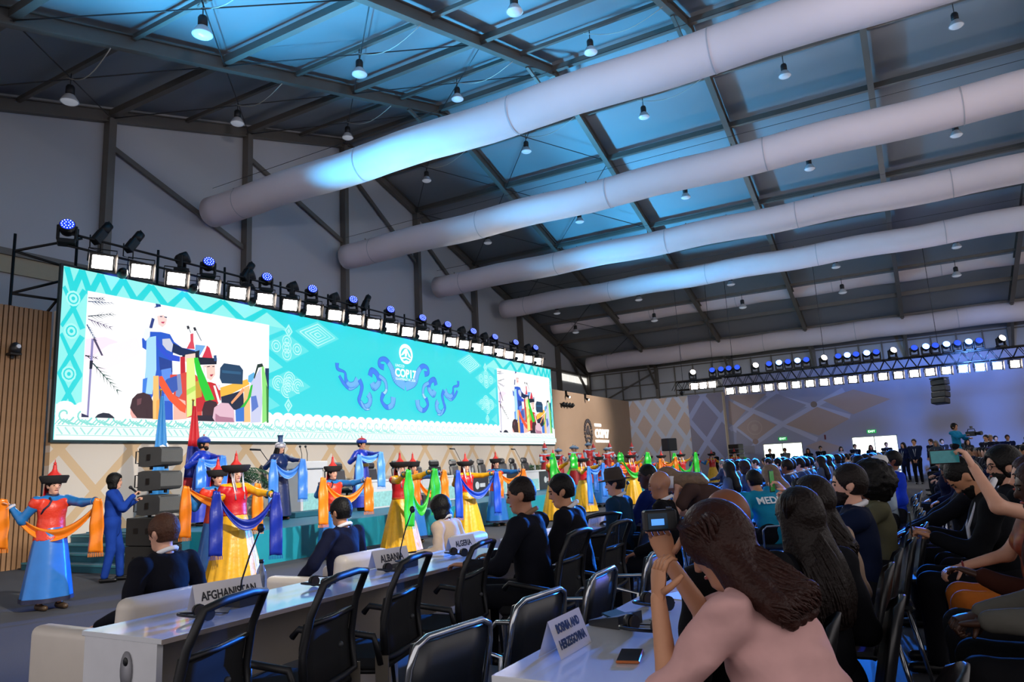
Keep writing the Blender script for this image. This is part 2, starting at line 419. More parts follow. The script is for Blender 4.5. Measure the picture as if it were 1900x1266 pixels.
ws = tag(b.build('wall_side', mSide), kind='structure')
for n, (y0, y1, zt) in enumerate((D1, D2)):
    d = empty('door_%d' % (n + 1), (42.35, (y0 + y1) / 2, 0), kind='structure'); hw = (y1 - y0) / 2
    for s in (-1, 1):
        B().box(0, 0.03, min(0.02 * s, s * hw), max(0.02 * s, s * hw), 0.02, zt - 0.03).build('pane', mDay, d)
    f = B().box(-0.03, 0.06, -hw, -hw + 0.05, 0, zt).box(-0.03, 0.06, hw - 0.05, hw, 0, zt).box(-0.03, 0.06, -0.025, 0.025, 0, zt).box(-0.03, 0.06, -hw, hw, zt - 0.05, zt)
    f.build('door_frame', M('door_frame_white', 'c8c8c4', 0.5), d)
    e = empty('exit_sign', (42.28, 6.42 if n == 0 else 1.95, 2.28 if n == 0 else 2.38), math.radians(-90), 'lit green exit sign above the ' + ('doorway beside the ground-stacked speakers' if n == 0 else 'doorway further from the pillar, nearer the camera operator'), 'sign', 'exit signs above the doorways')
    B().box(-0.22, 0.22, -0.05, 0.0, -0.09, 0.09, bev=0.01).build('sign_box', M('exit_green', '0a6a30', 0.4, emit='10b050', es=0.55, noise=0), e)
    t = text_mesh('EXIT', 0.15, 0.002, 0.003, 'CENTER', 1.1)
    link('lettering', t, M('exit_white', 'e8fff0', 0.4, emit='e0ffe8', es=1.2, noise=0), e, (0, -0.055, -0.05), (math.radians(90), 0, 0))
# big printed diamonds on the side wall: flat print
def wall_print(name, polys, fn, mat, parent):
    V = []; F = []; C = []
    for i, (c, pts) in enumerate(polys):
        n = len(V); V += [fn(p, i) for p in pts]; F.append(tuple(range(n, n + len(pts)))); C.append(lin(c))
    me = raw_mesh(name, V, F); at = me.color_attributes.new('print', 'FLOAT_COLOR', 'CORNER')
    for po, c in zip(me.polygons, C):
        for l in po.loop_indices: at.data[l].color = (*c, 1)
    return link(name, me, mat, parent)
def dot(y, z, r, n=14): return [(y + r * math.cos(a * 2 * math.pi / n), z + r * math.sin(a * 2 * math.pi / n)) for a in range(n)]
TN, GY, LN = 'b6a29c', 'a2a0b4', 'bfc3de'
PW = []
for (y0, z0, y1, z1) in ((7.03, 4.86, 2.88, 3.22), (6.34, 3.09, 3.02, 4.7), (8.9, 4.56, 6.34, 3.09), (6.34, 3.09, 4.65, 2.11), (7.91, 2.13, 6.34, 3.09), (9.25, 2.97, 6.4, 4.94), (7.91, 2.18, 9.06, 3.05), (9.2, 1.3, 7.91, 2.18)):
    d = Vector((y1 - y0, z1 - z0)).normalized(); nn = Vector((-d.y, d.x)) * 0.13
    PW.append((LN, [(y0 + nn.x, z0 + nn.y), (y1 + nn.x, z1 + nn.y), (y1 - nn.x, z1 - nn.y), (y0 - nn.x, z0 - nn.y)]))
PW += [(TN, [(4.11, 4.22), (2.54, 4.67), (0.85, 3.99), (2.7, 3.34)]), (TN, [(6.17, 3.05), (4.45, 3.89), (2.93, 3.12), (4.55, 2.33)]), (GY, [(7.8, 4.04), (6.46, 4.81), (4.98, 4.04), (6.27, 3.29)]),
 (TN, [(8.82, 3.08), (7.83, 3.79), (6.68, 3.06), (7.93, 2.23)]), (TN, [(9.17, 4.68), (8.26, 4.01), (9.04, 3.22), (9.26, 3.35)]), (TN, [(9.1, 4.97), (7.03, 4.86), (7.97, 4.12), (9.07, 4.77)]),
 (TN, [(5.3, 1.8), (4.49, 2.06), (3.4, 1.64), (4.25, 1.29)]), (GY, [(8.88, 2.94), (8.0, 2.14), (8.75, 1.53), (9.0, 1.82)]),
 ('8f8078', dot(4.6, 4.04, 0.17)), ('a89088', dot(7.9, 2.22, 0.16)), ('c0aea6', dot(7.86, 3.0, 0.42)), (TN, dot(7.86, 3.0, 0.36)), ('c0aea6', dot(7.86, 3.0, 0.2))]
wall_print('printed_diamonds', PW, lambda p, i: (42.297 - i * 0.0006, p[0], p[1]), MV('wall_print'), ws)
B().box(42.28, 42.3, 8.0, 8.55, 1.55, 2.0).build('wall_box', M('pale_box', '9a98a4', 0.6), ws)
B().box(42.27, 42.3, 4.2, 4.28, 2.1, 2.35).build('alarm', M('alarm_red', '6a2030', 0.5), ws)

# ------------------------------------------------------------------ slatted timber wall left of the screen
sw = tag(B().box(3.0, 8.0, 15.35, 15.45, 0, 5.12).build('wall_slatted', mWoodB), kind='structure')
sl = B().box(-0.034, 0.034, -0.05, 0, 0.0, 5.12); slm = sl.mesh('slat')
x = 7.96
while x > 3.0:
    link('slat', slm, mWood, sw, (x, 15.36, 0)); x -= 0.092
# small camera on the slatted wall
c = empty('ptz_camera', (7.28, 15.3, 4.25), 0, 'small black camera mounted on the slatted timber wall', 'camera')
B().box(-0.1, 0.1, -0.18, 0, -0.14, -0.1).box(-0.03, 0.03, -0.05, 0, -0.2, -0.1).build('bracket', mBlk, c)
B().lathe([(0.001, -0.1), (0.1, -0.1), (0.1, 0.0), (0.08, 0.08), (0.03, 0.11), (0.001, 0.115)], 14, Matrix.Translation((0, -0.13, 0))).build('housing', mBlkP, c)
B().cyl((0, -0.22, 0.02), (0, -0.26, 0.02), 0.04, 10).build('lens', mGlass, c)

# ------------------------------------------------------------------ ducts
def duct(x, z, r, label, y0=YB + 0.5, y1=YG - 0.6):
    d = empty('air_duct', (x, 0, z), 0, label, 'duct', 'fabric air ducts under the roof')
    pts = [(0, y, 0.03 * math.sin(y * 1.3)) for y in np.linspace(y0, y1, 60)]
    n = len(pts)
    B().tube(pts, [r * (1 + 0.006 * math.sin(i * 2.1)) for i in range(n)], 28).build('sleeve', mDuct, d)
    for k in range(7):
        y = y1 - 1.5 - 4.95 * k
        bnd = B(); bnd.tube([(0, y - 0.015, 0.03 * math.sin(y * 1.3)), (0, y + 0.015, 0.03 * math.sin(y * 1.3))], r + 0.012, 28, caps=False); bnd.build('seam_band', M('duct_seam', 'bdbdc4', 0.8), d)
    for k in range(12):
        y = y1 - 1.0 - 1.6 * k
        B().cyl((0, y, r - 0.02), (0, y, r + 0.07), 0.02, 6).build('hanger_clip', mSteel, d)
    B().cyl((0, y0, r + 0.32), (0, y1, r + 0.32), 0.008, 5).build('hanging_wire', mSteelD, d)
    return d
NTH = ['first', 'second', 'third', 'fourth', 'fifth']
for i, x in enumerate((14.73, 21.1, 27.45, 33.8, 40.2)):
    duct(x, 10.2, 0.5, 'long white fabric air duct, %s counted from the slatted timber wall' % NTH[i])
duct(44.0, 8.05, 0.52, 'low white fabric air duct along the eave above the house truss', YB + .5, YG - 1.2)

# ------------------------------------------------------------------ high-bay lamps
def make_lamp():
    e = empty('high_bay_lamp', (0, 0, 0), 0, None, 'lamp', 'high-bay lamps under the roof')
    B().cyl((0, 0, -0.02), (0, 0, -0.5), 0.018, 6).build('stem', mSteelD, e)
    B().lathe([(0.001, -0.44), (0.1, -0.44), (0.13, -0.5), (0.13, -0.72), (0.1, -0.74), (0.001, -0.74)], 14).build('driver_housing', M('lamp_body', '26282c', 0.5, 0.3), e)
    B().lathe([(0.1, -0.74), (0.16, -0.78), (0.27, -0.98), (0.275, -1.0), (0.26, -1.0), (0.14, -0.8), (0.09, -0.76)], 20).build('reflector', mGlass, e)
    B().lathe([(0.25, -0.99), (0.2, -1.04), (0.1, -1.07), (0.001, -1.08)], 16).build('diffuser', M('lamp_diffuser', 'd5d8dd', 0.3, emit='e8f0ff', es=0.12, noise=0), e)
    return e
lamp0 = make_lamp(); first = True
for i, x in enumerate((9.0, 14.0, 19.0, 24.0, 29.0, 36.5, 39.0)):
    for k in range(5):
        y = YG - 0.15 - SP * (k + 0.5)
        o = lamp0 if first else copy_tree(lamp0); first = False
        o.location = (x, y, roof_z(x) + 0.1); o.scale = (0.78, 0.78, 0.78)
        o['label'] = 'dim high-bay lamp %s, %s bay from the gable end' % (('beside the slatted wall end', 'right above the first duct', 'between the first and second ducts', 'between the second and third ducts', 'between the third and fourth ducts', 'between the fourth and fifth ducts', 'just before the fifth duct')[i], ORD[k])
# ------------------------------------------------------------------ light fixtures
def panel_fixture(hw=0.19):
    e = empty('led_panel_light', (0, 0, 0), 0, None, 'stage light')
    B().box(-hw - 0.05, hw + 0.05, 0.0, 0.12, -0.19, 0.19, bev=0.02).build('housing', mBlk, e)
    B().box(-hw, hw, -0.012, 0.004, -0.14, 0.14).build('led_face', mGlow, e)
    fr = B()
    for s in (-1, 1): fr.add([((hw + 0.05) * s, 0, 0.19), ((hw + 0.05) * s, 0, -0.19), ((hw + 0.08) * s, -0.1, -0.21), ((hw + 0.08) * s, -0.1, 0.21)], [(0, 1, 2, 3), (3, 2, 1, 0)])
    fr.box(-hw - 0.05, hw + 0.05, -0.01, 0.0, 0.15, 0.19).box(-hw - 0.05, hw + 0.05, -0.01, 0, -0.19, -0.15)
    fr.build('barn_door', M('worn_black_metal', '3a342e', 0.5, 0.3), e)
    B().tube([(-hw - 0.08, 0.06, 0), (-hw - 0.08, 0.06, 0.28), (hw + 0.08, 0.06, 0.28), (hw + 0.08, 0.06, 0)], 0.015, 6).build('yoke', mBlk, e)
    return e
def head_fixture(lens, lobes=True):
    e = empty('moving_head_light', (0, 0, 0), 0, None, 'stage light')
    B().box(-0.17, 0.17, -0.15, 0.15, 0, 0.11, bev=0.02).build('base', mBlk, e)
    for s in (-1, 1): B().box(0.16 * s - 0.03, 0.16 * s + 0.03, -0.06, 0.06, 0.1, 0.42, bev=0.015).build('yoke_arm', mBlk, e)
    m = Matrix.Translation((0, 0, 0.36)) @ Matrix.Rotation(math.radians(70), 4, 'X')
    B().lathe([(0.001, -0.16), (0.08, -0.16), (0.13, -0.1), (0.15, 0.0), (0.15, 0.14), (0.135, 0.16)], 18, m).build('head', mBlkP, e)
    l = B().lathe([(0.135, 0.155), (0.08, 0.17), (0.001, 0.172)], 18, m).build('lens', lens, e)
    if lobes:
        d = B()
        for rr, k in ((0.05, 6), (0.105, 12)):
            for j in range(k):
                a = 2 * math.pi * j / k
                d.ball(m @ Vector((rr * math.cos(a), rr * math.sin(a), 0.17)), 0.013, 6)
        d.build('led_cell', M('led_cell', 'ffffff', 0.3, emit='9ab0ff', es=2.2, noise=0), l)
    return e
def par_fixture(lens):
    e = empty('par_light', (0, 0, 0), 0, None, 'stage light')
    B().lathe([(0.001, 0.2), (0.06, 0.19), (0.1, 0.08), (0.11, -0.06), (0.1, -0.06)], 14, Matrix.Rotation(math.radians(75), 4, 'X')).build('can', mBlk, e)
    B().lathe([(0.1, -0.05), (0.05, -0.06), (0.001, -0.062)], 14, Matrix.Rotation(math.radians(75), 4, 'X')).build('lens', lens, e)
    B().tube([(-0.13, 0, 0), (-0.13, 0.03, 0.2), (0.13, 0.03, 0.2), (0.13, 0, 0)], 0.012, 6).build('yoke', mBlk, e)
    return e
def profile_fixture():
    e = empty('profile_spotlight', (0, 0, 0), 0, None, 'stage light')
    m = Matrix.Rotation(math.radians(35), 4, 'Y')
    B().box(-0.09, 0.09, -0.09, 0.09, -0.05, 0.32, m, bev=0.02).build('body', mBlk, e)
    B().lathe([(0.001, 0.3), (0.1, 0.3), (0.1, 0.55), (0.085, 0.55), (0.08, 0.45), (0.001, 0.45)], 12, m).build('barrel', mBlk, e)
    B().tube([(-0.13, 0, 0.1), (-0.13, 0, -0.2), (0.13, 0, -0.2), (0.13, 0, 0.1)], 0.014, 6).build('yoke', mBlk, e)
    B().tube([m @ Vector((-0.06, 0, 0.55)), m @ Vector((-0.06, 0, 0.62)), m @ Vector((0.06, 0, 0.62)), m @ Vector((0.06, 0, 0.55))], 0.012, 6).build('handle', mBlk, e)
    return e
def scatter(proto, spots, label, group, rz=0.0, rx=0.0):
    for i, (x, y, z) in enumerate(spots):
        o = proto if i == 0 else copy_tree(proto)
        o.location = (x, y, z); o.rotation_euler = (rx, 0, rz); o['label'] = label + (', %s from the %s end' % (ORD[i], 'slatted wall' if y > 14 else 'pillar') if len(spots) > 1 else '')
        if group: o['group'] = group
pf = panel_fixture()
scatter(pf, [(8.64 + 0.886 * i, 14.72, 6.23) for i in range(24)], 'bright LED panel light above the stage screen', 'LED panels above the screen', math.radians(-22), math.radians(14))
pf2 = panel_fixture(0.155)
ysT = [7.62 - 0.612 * i for i in range(20)]
scatter(pf2, [(35.75, y, 4.62) for y in ysT], 'bright LED panel light under the long house truss', 'LED panels under the house truss', math.radians(-78), math.radians(10))
pf3 = panel_fixture(0.155)
scatter(pf3, [(35.75, y, 5.03) for y in (9.35, 8.91, 8.45)], 'bright LED panel light on the short truss', 'LED panels on the short truss', math.radians(-75), math.radians(10))
# heads over the screen
scatter(head_fixture(mBlueLed), [(x, 14.95, 6.5) for x in (8.0, 11.45, 13.3, 15.0, 16.75, 18.6, 20.4, 22.0, 23.8, 25.5, 27.3, 29.2)], 'blue-lit moving head over the stage screen', 'blue moving heads over the screen', math.radians(-30))
scatter(head_fixture(mBlkP, False), [(x, 15.0, 6.5) for x in (10.75, 12.75, 14.3, 16.0, 21.4, 23.1, 24.8, 28.6)], 'unlit black moving head over the stage screen', 'unlit moving heads over the screen', math.radians(40))
scatter(profile_fixture(), [(x, 14.95, 6.75) for x in (8.6, 9.35, 12.55, 17.3)], 'black tilted profile spotlight over the screen', 'profile spotlights over the screen', math.radians(10))
scatter(par_fixture(mBlueLedB), [(9.08 + 1.772 * i, 14.7, 6.08) for i in range(12)], 'small blue par light among the panels above the screen', 'blue par lights above the screen', math.radians(-25), math.radians(8))
# heads on the house truss
bright = (5.24, 4.4, 2.24, 1.43, -0.92, -1.7, -2.52); dimy = (8.44, 8.0, 7.62, 7.21, 5.7, 4.83, 4.01, 2.62, 1.87, 1.04, -0.47, -1.28, -2.11, -2.9)
scatter(head_fixture(mBlueLedB), [(36, y, 5.36) for y in bright], 'bright blue moving head on the house truss', 'bright blue heads on the house truss', math.radians(-80))
scatter(head_fixture(mBlueDim, False), [(36, y, 5.36) for y in dimy], 'dim blue moving head on the house truss', 'dim blue heads on the house truss', math.radians(-80))
scatter(head_fixture(mWarmLens, False), [(36, y, 5.36) for y in (9.46, 6.37, 3.27, 0.39, -3.68)], 'white-lensed moving head on the house truss', 'white heads on the house truss', math.radians(-60))
scatter(par_fixture(mWarmLens), [(36, 10.1, 4.75)], 'single white spotlight under the end of the short truss', None, math.radians(-75))
# pipes and scaffold behind the screen
sc = empty('screen_scaffold', (0, 15.4, 0), 0, 'black tube scaffold carrying the lights behind the stage screen', 'scaffold')
for x in [7.35] + [8.35 + 1.9 * i for i in range(12)] + [29.9]:
    B().cyl((x, -0.2 if x > 8 else 0.25, 0), (x, -0.2 if x > 8 else 0.25, 7.0 if x > 8 else 6.72), 0.03, 8).build('upright', mBlk, sc)
for z in (6.48, 6.75): B().cyl((8.0, -0.5, z), (30.2, -0.5, z), 0.028, 8).build('rail_pipe', mBlk, sc)
for a, c2 in (((7.35, 0.25, 6.35), (8.35, -0.4, 6.75)), ((7.35, 0.25, 6.35), (8.6, -0.1, 6.1)), ((7.35, 0.25, 5.45), (8.4, -0.1, 5.4)), ((7.35, 0.25, 5.45), (8.4, 0.1, 5.95)), ((8.0, 0.2, 5.1), (8.5, 0.2, 5.9))):
    B().cyl(a, c2, 0.028, 8).build('brace', mBlk, sc)
for i in range(24): B().cyl((8.64 + 0.886 * i, -0.5, 6.48), (8.64 + 0.886 * i, -0.62, 6.4), 0.02, 6).build('clamp', mBlk, sc)
# trusses
def truss(y0, y1, x, z0, z1, label, w=0.42):
    e = empty('lighting_truss', (x, 0, 0), 0, label, 'truss')
    for xx in (-w / 2, w / 2):
        for z in (z0, z1): B().cyl((xx, y0, z), (xx, y1, z), 0.03, 8).build('chord', mBlk, e)
    bay = B(); d = 0.5
    for xx in (-w / 2, w / 2):
        bay.cyl((xx, 0, z0), (xx, d / 2, z1), 0.016, 5).cyl((xx, d / 2, z1), (xx, d, z0), 0.016, 5)
    bay.cyl((-w / 2, 0, z0), (w / 2, 0, z0), 0.016, 5).cyl((-w / 2, 0, z1), (w / 2, 0, z1), 0.016, 5)
    bm = bay.mesh('truss_bay'); y = y0
    while y < y1 - 0.2:
        link('truss_bay', bm, mBlk, e, (0, y, 0)); y += d
    return e
t1 = truss(-9.0, 7.95, 36, 4.9, 5.36, 'long black box truss carrying house lights along the side wall')
for y in (-6, -1.4, 3.2, 7.4): B().cyl((0, y, 5.36), (0, y, roof_z(36) - 0.05), 0.012, 5).build('hanging_wire', mSteelD, t1)
t2 = truss(8.05, 10.3, 36.02, 4.92, 5.34, 'short black box truss beside the end of the long one')
for y in (8.4, 10.0): B().cyl((0, y, 5.34), (0, y, roof_z(36) - 0.05), 0.012, 5).build('hanging_wire', mSteelD, t2)
# flown line array under the house truss
la = empty('line_array', (35.79, -1.25, 0), math.radians(60), 'black curved line array speaker hanging under the house truss', 'speaker')
B().box(-0.3, 0.3, -0.2, 0.25, 4.28, 4.34).cyl((0, 0, 4.34), (0, 0, 4.93), 0.015, 6).build('flying_frame', mBlk, la)
for k in range(4):
    B().cbox((0, 0.02 * k * k, 4.14 - 0.27 * k), (0.62, 0.42, 0.25), RX(math.radians(3 * k)), 0.03).build('speaker_box', mBlkP, la)
gs = empty('speaker_stack', (41.0, 8.75, 0), math.radians(60), 'black ground-stacked line array speaker against the warm-lit pillar', 'speaker')
B().box(-0.35, 0.35, -0.3, 0.3, 0, 0.75, bev=0.02).build('subwoofer', mBlkP, gs)
for k in range(5):
    B().cbox((0, 0, 0.91 + 0.27 * k), (0.72, 0.45, 0.24), None, 0.03).build('speaker_box', mBlkP, gs)
    B().box(-0.3, 0.3, -0.24, -0.225, 0.83 + 0.27 * k, 0.98 + 0.27 * k).build('grille', M('speaker_grille', '2a2b2f', 0.6), gs)
# video picture on the stage screen: flat coloured shapes, metres from the lower corner of the inset
PIC = [
 ('fbe3f4', [(0.01,1.64),(0.42,1.74),(0.71,1.67),(0.6,1.47),(0.28,1.29),(0.01,1.2)]),
 ('fdeefb', [(0.01,1.16),(0.51,1.58),(1.14,1.83),(1.29,1.51),(0.74,1.18),(0.34,0.95)]),
 ('1a2c50', [(0.02,2.52),(0.02,2.54),(0.36,2.58)]),
 ('1a2c50', [(0.07,2.53),(0.08,2.54),(0.2,2.65)]),
 ('1a2c50', [(0.07,2.53),(0.08,2.54),(0.21,2.46)]),
 ('1a2c50', [(0.13,2.54),(0.14,2.55),(0.25,2.64)]),
 ('1a2c50', [(0.13,2.54),(0.14,2.55),(0.26,2.48)]),
 ('1a2c50', [(0.18,2.54),(0.2,2.56),(0.3,2.64)]),
 ('1a2c50', [(0.18,2.54),(0.2,2.56),(0.3,2.5)]),
 ('1a2c50', [(0.24,2.55),(0.25,2.57),(0.35,2.63)]),
 ('1a2c50', [(0.24,2.55),(0.25,2.57),(0.35,2.52)]),
 ('1a2c50', [(0.3,2.56),(0.31,2.58),(0.4,2.63)]),
 ('1a2c50', [(0.3,2.56),(0.31,2.58),(0.4,2.53)]),
 ('23406a', [(0.02,2.44),(0.02,2.46),(0.58,2.52)]),
 ('23406a', [(0.09,2.46),(0.1,2.47),(0.23,2.59)]),
 ('23406a', [(0.09,2.46),(0.1,2.47),(0.23,2.37)]),
 ('23406a', [(0.15,2.46),(0.16,2.48),(0.3,2.59)]),
 ('23406a', [(0.15,2.46),(0.16,2.48),(0.3,2.39)]),
 ('23406a', [(0.22,2.47),(0.23,2.49),(0.36,2.58)]),
 ('23406a', [(0.22,2.47),(0.23,2.49),(0.36,2.41)]),
 ('23406a', [(0.29,2.48),(0.3,2.5),(0.42,2.58)]),
 ('23406a', [(0.29,2.48),(0.3,2.5),(0.42,2.43)]),
 ('23406a', [(0.36,2.49),(0.37,2.5),(0.48,2.58)]),
 ('23406a', [(0.36,2.49),(0.37,2.5),(0.48,2.44)]),
 ('23406a', [(0.43,2.5),(0.44,2.51),(0.54,2.58)]),
 ('23406a', [(0.43,2.5),(0.44,2.51),(0.54,2.46)]),
 ('23406a', [(0.5,2.51),(0.51,2.52),(0.61,2.58)]),
 ('23406a', [(0.5,2.51),(0.51,2.52),(0.61,2.48)]),
 ('1a3040', [(0.04,2.12),(0.03,2.14),(0.62,2.29)]),
 ('1a3040', [(0.09,2.14),(0.1,2.15),(0.23,2.3)]),
 ('1a3040', [(0.09,2.14),(0.1,2.15),(0.27,2.07)]),
 ('1a3040', [(0.16,2.16),(0.17,2.17),(0.29,2.31)]),
 ('1a3040', [(0.16,2.16),(0.17,2.17),(0.32,2.1)]),
 ('1a3040', [(0.22,2.17),(0.23,2.19),(0.35,2.31)]),
 ('1a3040', [(0.22,2.17),(0.23,2.19),(0.38,2.12)]),
 ('1a3040', [(0.28,2.19),(0.3,2.2),(0.41,2.32)]),
 ('1a3040', [(0.28,2.19),(0.3,2.2),(0.44,2.15)]),
 ('1a3040', [(0.35,2.21),(0.36,2.22),(0.47,2.32)]),
 ('1a3040', [(0.35,2.21),(0.36,2.22),(0.49,2.17)]),
 ('1a3040', [(0.41,2.23),(0.43,2.24),(0.53,2.33)]),
 ('1a3040', [(0.41,2.23),(0.43,2.24),(0.55,2.2)]),
 ('1a3040', [(0.48,2.24),(0.49,2.26),(0.59,2.34)]),
 ('1a3040', [(0.48,2.24),(0.49,2.26),(0.61,2.22)]),
 ('1a3040', [(0.55,2.26),(0.56,2.27),(0.65,2.35)]),
 ('1a3040', [(0.55,2.26),(0.56,2.27),(0.67,2.25)]),
 ('5a4a70', [(0.04,2.06),(0.04,2.08),(0.56,1.96)]),
 ('5a4a70', [(0.1,2.05),(0.11,2.06),(0.29,2.14)]),
 ('5a4a70', [(0.1,2.05),(0.11,2.06),(0.22,1.9)]),
 ('5a4a70', [(0.16,2.04),(0.17,2.05),(0.35,2.12)]),
 ('5a4a70', [(0.16,2.04),(0.17,2.05),(0.28,1.9)]),
 ('5a4a70', [(0.22,2.02),(0.24,2.04),(0.4,2.09)]),
 ('5a4a70', [(0.22,2.02),(0.24,2.04),(0.34,1.9)]),
 ('5a4a70', [(0.29,2.01),(0.3,2.02),(0.46,2.07)]),
 ('5a4a70', [(0.29,2.01),(0.3,2.02),(0.41,1.9)]),
 ('5a4a70', [(0.35,1.99),(0.37,2.01),(0.51,2.05)]),
 ('5a4a70', [(0.35,1.99),(0.37,2.01),(0.47,1.9)]),
 ('5a4a70', [(0.42,1.98),(0.43,1.99),(0.56,2.02)]),
 ('5a4a70', [(0.42,1.98),(0.43,1.99),(0.53,1.89)]),
 ('5a4a70', [(0.49,1.96),(0.5,1.98),(0.62,2.0)]),
 ('5a4a70', [(0.49,1.96),(0.5,1.98),(0.59,1.89)]),
 ('2a4a78', [(0.01,1.94),(0.03,1.96),(0.24,1.61)]),
 ('2a4a78', [(0.05,1.9),(0.06,1.91),(0.16,1.86)]),
 ('2a4a78', [(0.05,1.9),(0.06,1.91),(0.06,1.78)]),
 ('2a4a78', [(0.08,1.85),(0.09,1.86),(0.18,1.82)]),
 ('2a4a78', [(0.08,1.85),(0.09,1.86),(0.08,1.74)]),
 ('2a4a78', [(0.11,1.8),(0.12,1.81),(0.2,1.77)]),
 ('2a4a78', [(0.11,1.8),(0.12,1.81),(0.11,1.7)]),
 ('2a4a78', [(0.14,1.75),(0.15,1.76),(0.23,1.72)]),
 ('2a4a78', [(0.14,1.75),(0.15,1.76),(0.15,1.66)]),
 ('2a4a78', [(0.17,1.7),(0.18,1.72),(0.25,1.67)]),
 ('2a4a78', [(0.17,1.7),(0.18,1.72),(0.18,1.62)]),
 ('2a4a78', [(0.2,1.65),(0.21,1.67),(0.27,1.62)]),
 ('2a4a78', [(0.2,1.65),(0.21,1.67),(0.21,1.59)]),
 ('164a40', [(0.18,1.13),(0.2,1.15),(0.81,0.54)]),
 ('164a40', [(0.26,1.06),(0.27,1.08),(0.49,1.04)]),
 ('164a40', [(0.26,1.06),(0.27,1.08),(0.3,0.85)]),
 ('164a40', [(0.34,0.99),(0.35,1.0),(0.55,0.96)]),
 ('164a40', [(0.34,0.99),(0.35,1.0),(0.38,0.79)]),
 ('164a40', [(0.41,0.91),(0.43,0.93),(0.61,0.89)]),
 ('164a40', [(0.41,0.91),(0.43,0.93),(0.46,0.73)]),
 ('164a40', [(0.49,0.84),(0.5,0.86),(0.68,0.81)]),
 ('164a40', [(0.49,0.84),(0.5,0.86),(0.54,0.67)]),
 ('164a40', [(0.57,0.76),(0.58,0.78),(0.74,0.73)]),
 ('164a40', [(0.57,0.76),(0.58,0.78),(0.62,0.61)]),
 ('164a40', [(0.65,0.69),(0.66,0.7),(0.8,0.65)]),
 ('164a40', [(0.65,0.69),(0.66,0.7),(0.7,0.55)]),
 ('164a40', [(0.72,0.61),(0.74,0.63),(0.87,0.58)]),
 ('164a40', [(0.72,0.61),(0.74,0.63),(0.78,0.49)]),
 ('20303a', [(0.02,1.27),(0.02,1.3),(0.28,1.27)]),
 ('20303a', [(0.06,1.27),(0.08,1.29),(0.18,1.35)]),
 ('20303a', [(0.06,1.27),(0.08,1.29),(0.16,1.2)]),
 ('20303a', [(0.12,1.27),(0.13,1.29),(0.22,1.33)]),
 ('20303a', [(0.12,1.27),(0.13,1.29),(0.21,1.21)]),
 ('20303a', [(0.17,1.27),(0.18,1.28),(0.26,1.32)]),
 ('20303a', [(0.17,1.27),(0.18,1.28),(0.26,1.22)]),
 ('20303a', [(0.22,1.26),(0.24,1.28),(0.31,1.31)]),
 ('20303a', [(0.22,1.26),(0.24,1.28),(0.3,1.23)]),
 ('8a84b8', [(0.13,1.66),(0.18,1.66),(0.16,0.0),(0.12,0.0)]),
 ('20243a', [(0.12,1.19),(0.19,1.2),(0.18,1.02),(0.12,1.01)]),
 ('4a4460', [(0.16,1.66),(0.2,1.69),(0.4,1.33),(0.36,1.32)]),
 ('1a2036', [(0.29,0.0),(0.35,0.07),(0.46,0.11),(0.59,0.1),(0.67,0.05),(0.72,0.0)]),
 ('2a2a50', [(0.01,0.08),(0.16,0.03),(0.16,0.0),(0.01,0.0)]),
 ('1d3f86', [(1.56,2.68),(1.6,2.68),(1.68,2.68),(1.7,2.63),(1.52,2.57),(1.57,2.62)]),
 ('f3f3f6', [(1.51,2.49),(1.64,2.62),(1.81,2.57),(1.87,2.36),(1.83,2.17),(1.72,2.08),(1.57,2.11),(1.51,2.33)]),
 ('2a3c80', [(1.48,2.33),(1.55,2.31),(1.5,2.09),(1.42,2.07)]),
 ('f2d2cc', [(1.61,2.39),(1.76,2.44),(1.86,2.36),(1.83,2.23),(1.75,2.15),(1.65,2.2)]),
 ('c23a60', [(1.71,2.27),(1.81,2.29),(1.78,2.24),(1.73,2.24)]),
 ('2c3058', [(1.68,2.4),(1.74,2.41),(1.74,2.39),(1.68,2.38)]),
 ('2c3058', [(1.79,2.41),(1.86,2.41),(1.85,2.38),(1.79,2.39)]),
 ('2458c8', [(1.44,2.0),(1.72,2.03),(1.95,2.01),(2.07,1.84),(2.28,1.73),(2.7,1.71),(2.77,1.6),(2.53,1.52),(2.29,1.54),(2.05,1.6),(2.03,1.38),(2.1,0.01),(1.76,0.0),(1.64,0.68),(1.52,0.42),(1.32,0.58),(1.38,1.01),(1.39,1.56),(1.28,1.61),(1.26,1.81)]),
 ('1f3f92', [(1.69,1.45),(2.03,1.38),(2.05,1.12),(1.73,1.14)]),
 ('5f90e8', [(1.76,1.15),(2.01,1.22),(2.07,0.45),(1.87,0.44)]),
 ('c9ccdc', [(1.76,1.87),(1.95,1.91),(2.04,1.78),(2.01,1.59),(1.88,1.63),(1.77,1.74)]),
 ('0f2650', [(2.04,1.81),(2.28,1.73),(2.73,1.67),(2.77,1.54),(2.46,1.56),(2.23,1.54),(2.02,1.59)]),
 ('a7d8f2', [(1.37,1.85),(1.6,1.92),(1.64,1.14),(1.56,0.57),(1.34,0.58),(1.38,1.16)]),
 ('3d7ee0', [(1.32,0.9),(1.43,0.94),(1.4,0.57),(1.32,0.58)]),
 ('2d4fd0', [(1.6,1.92),(1.88,1.55),(2.23,1.51),(2.23,1.39),(1.97,1.39),(1.74,1.56),(1.61,1.7)]),
 ('e9eef6', [(1.33,2.06),(1.45,2.09),(1.45,1.89),(1.35,1.77),(1.28,1.84)]),
 ('d8485a', [(2.49,2.09),(2.57,2.12),(2.58,1.93),(2.62,1.74),(2.4,1.72),(2.5,1.92)]),
 ('6fa8e0', [(2.64,1.85),(2.92,1.86),(2.77,1.6),(2.63,1.66)]),
 ('151a2c', [(2.29,1.54),(2.76,1.73),(2.74,1.54),(2.29,1.46)]),
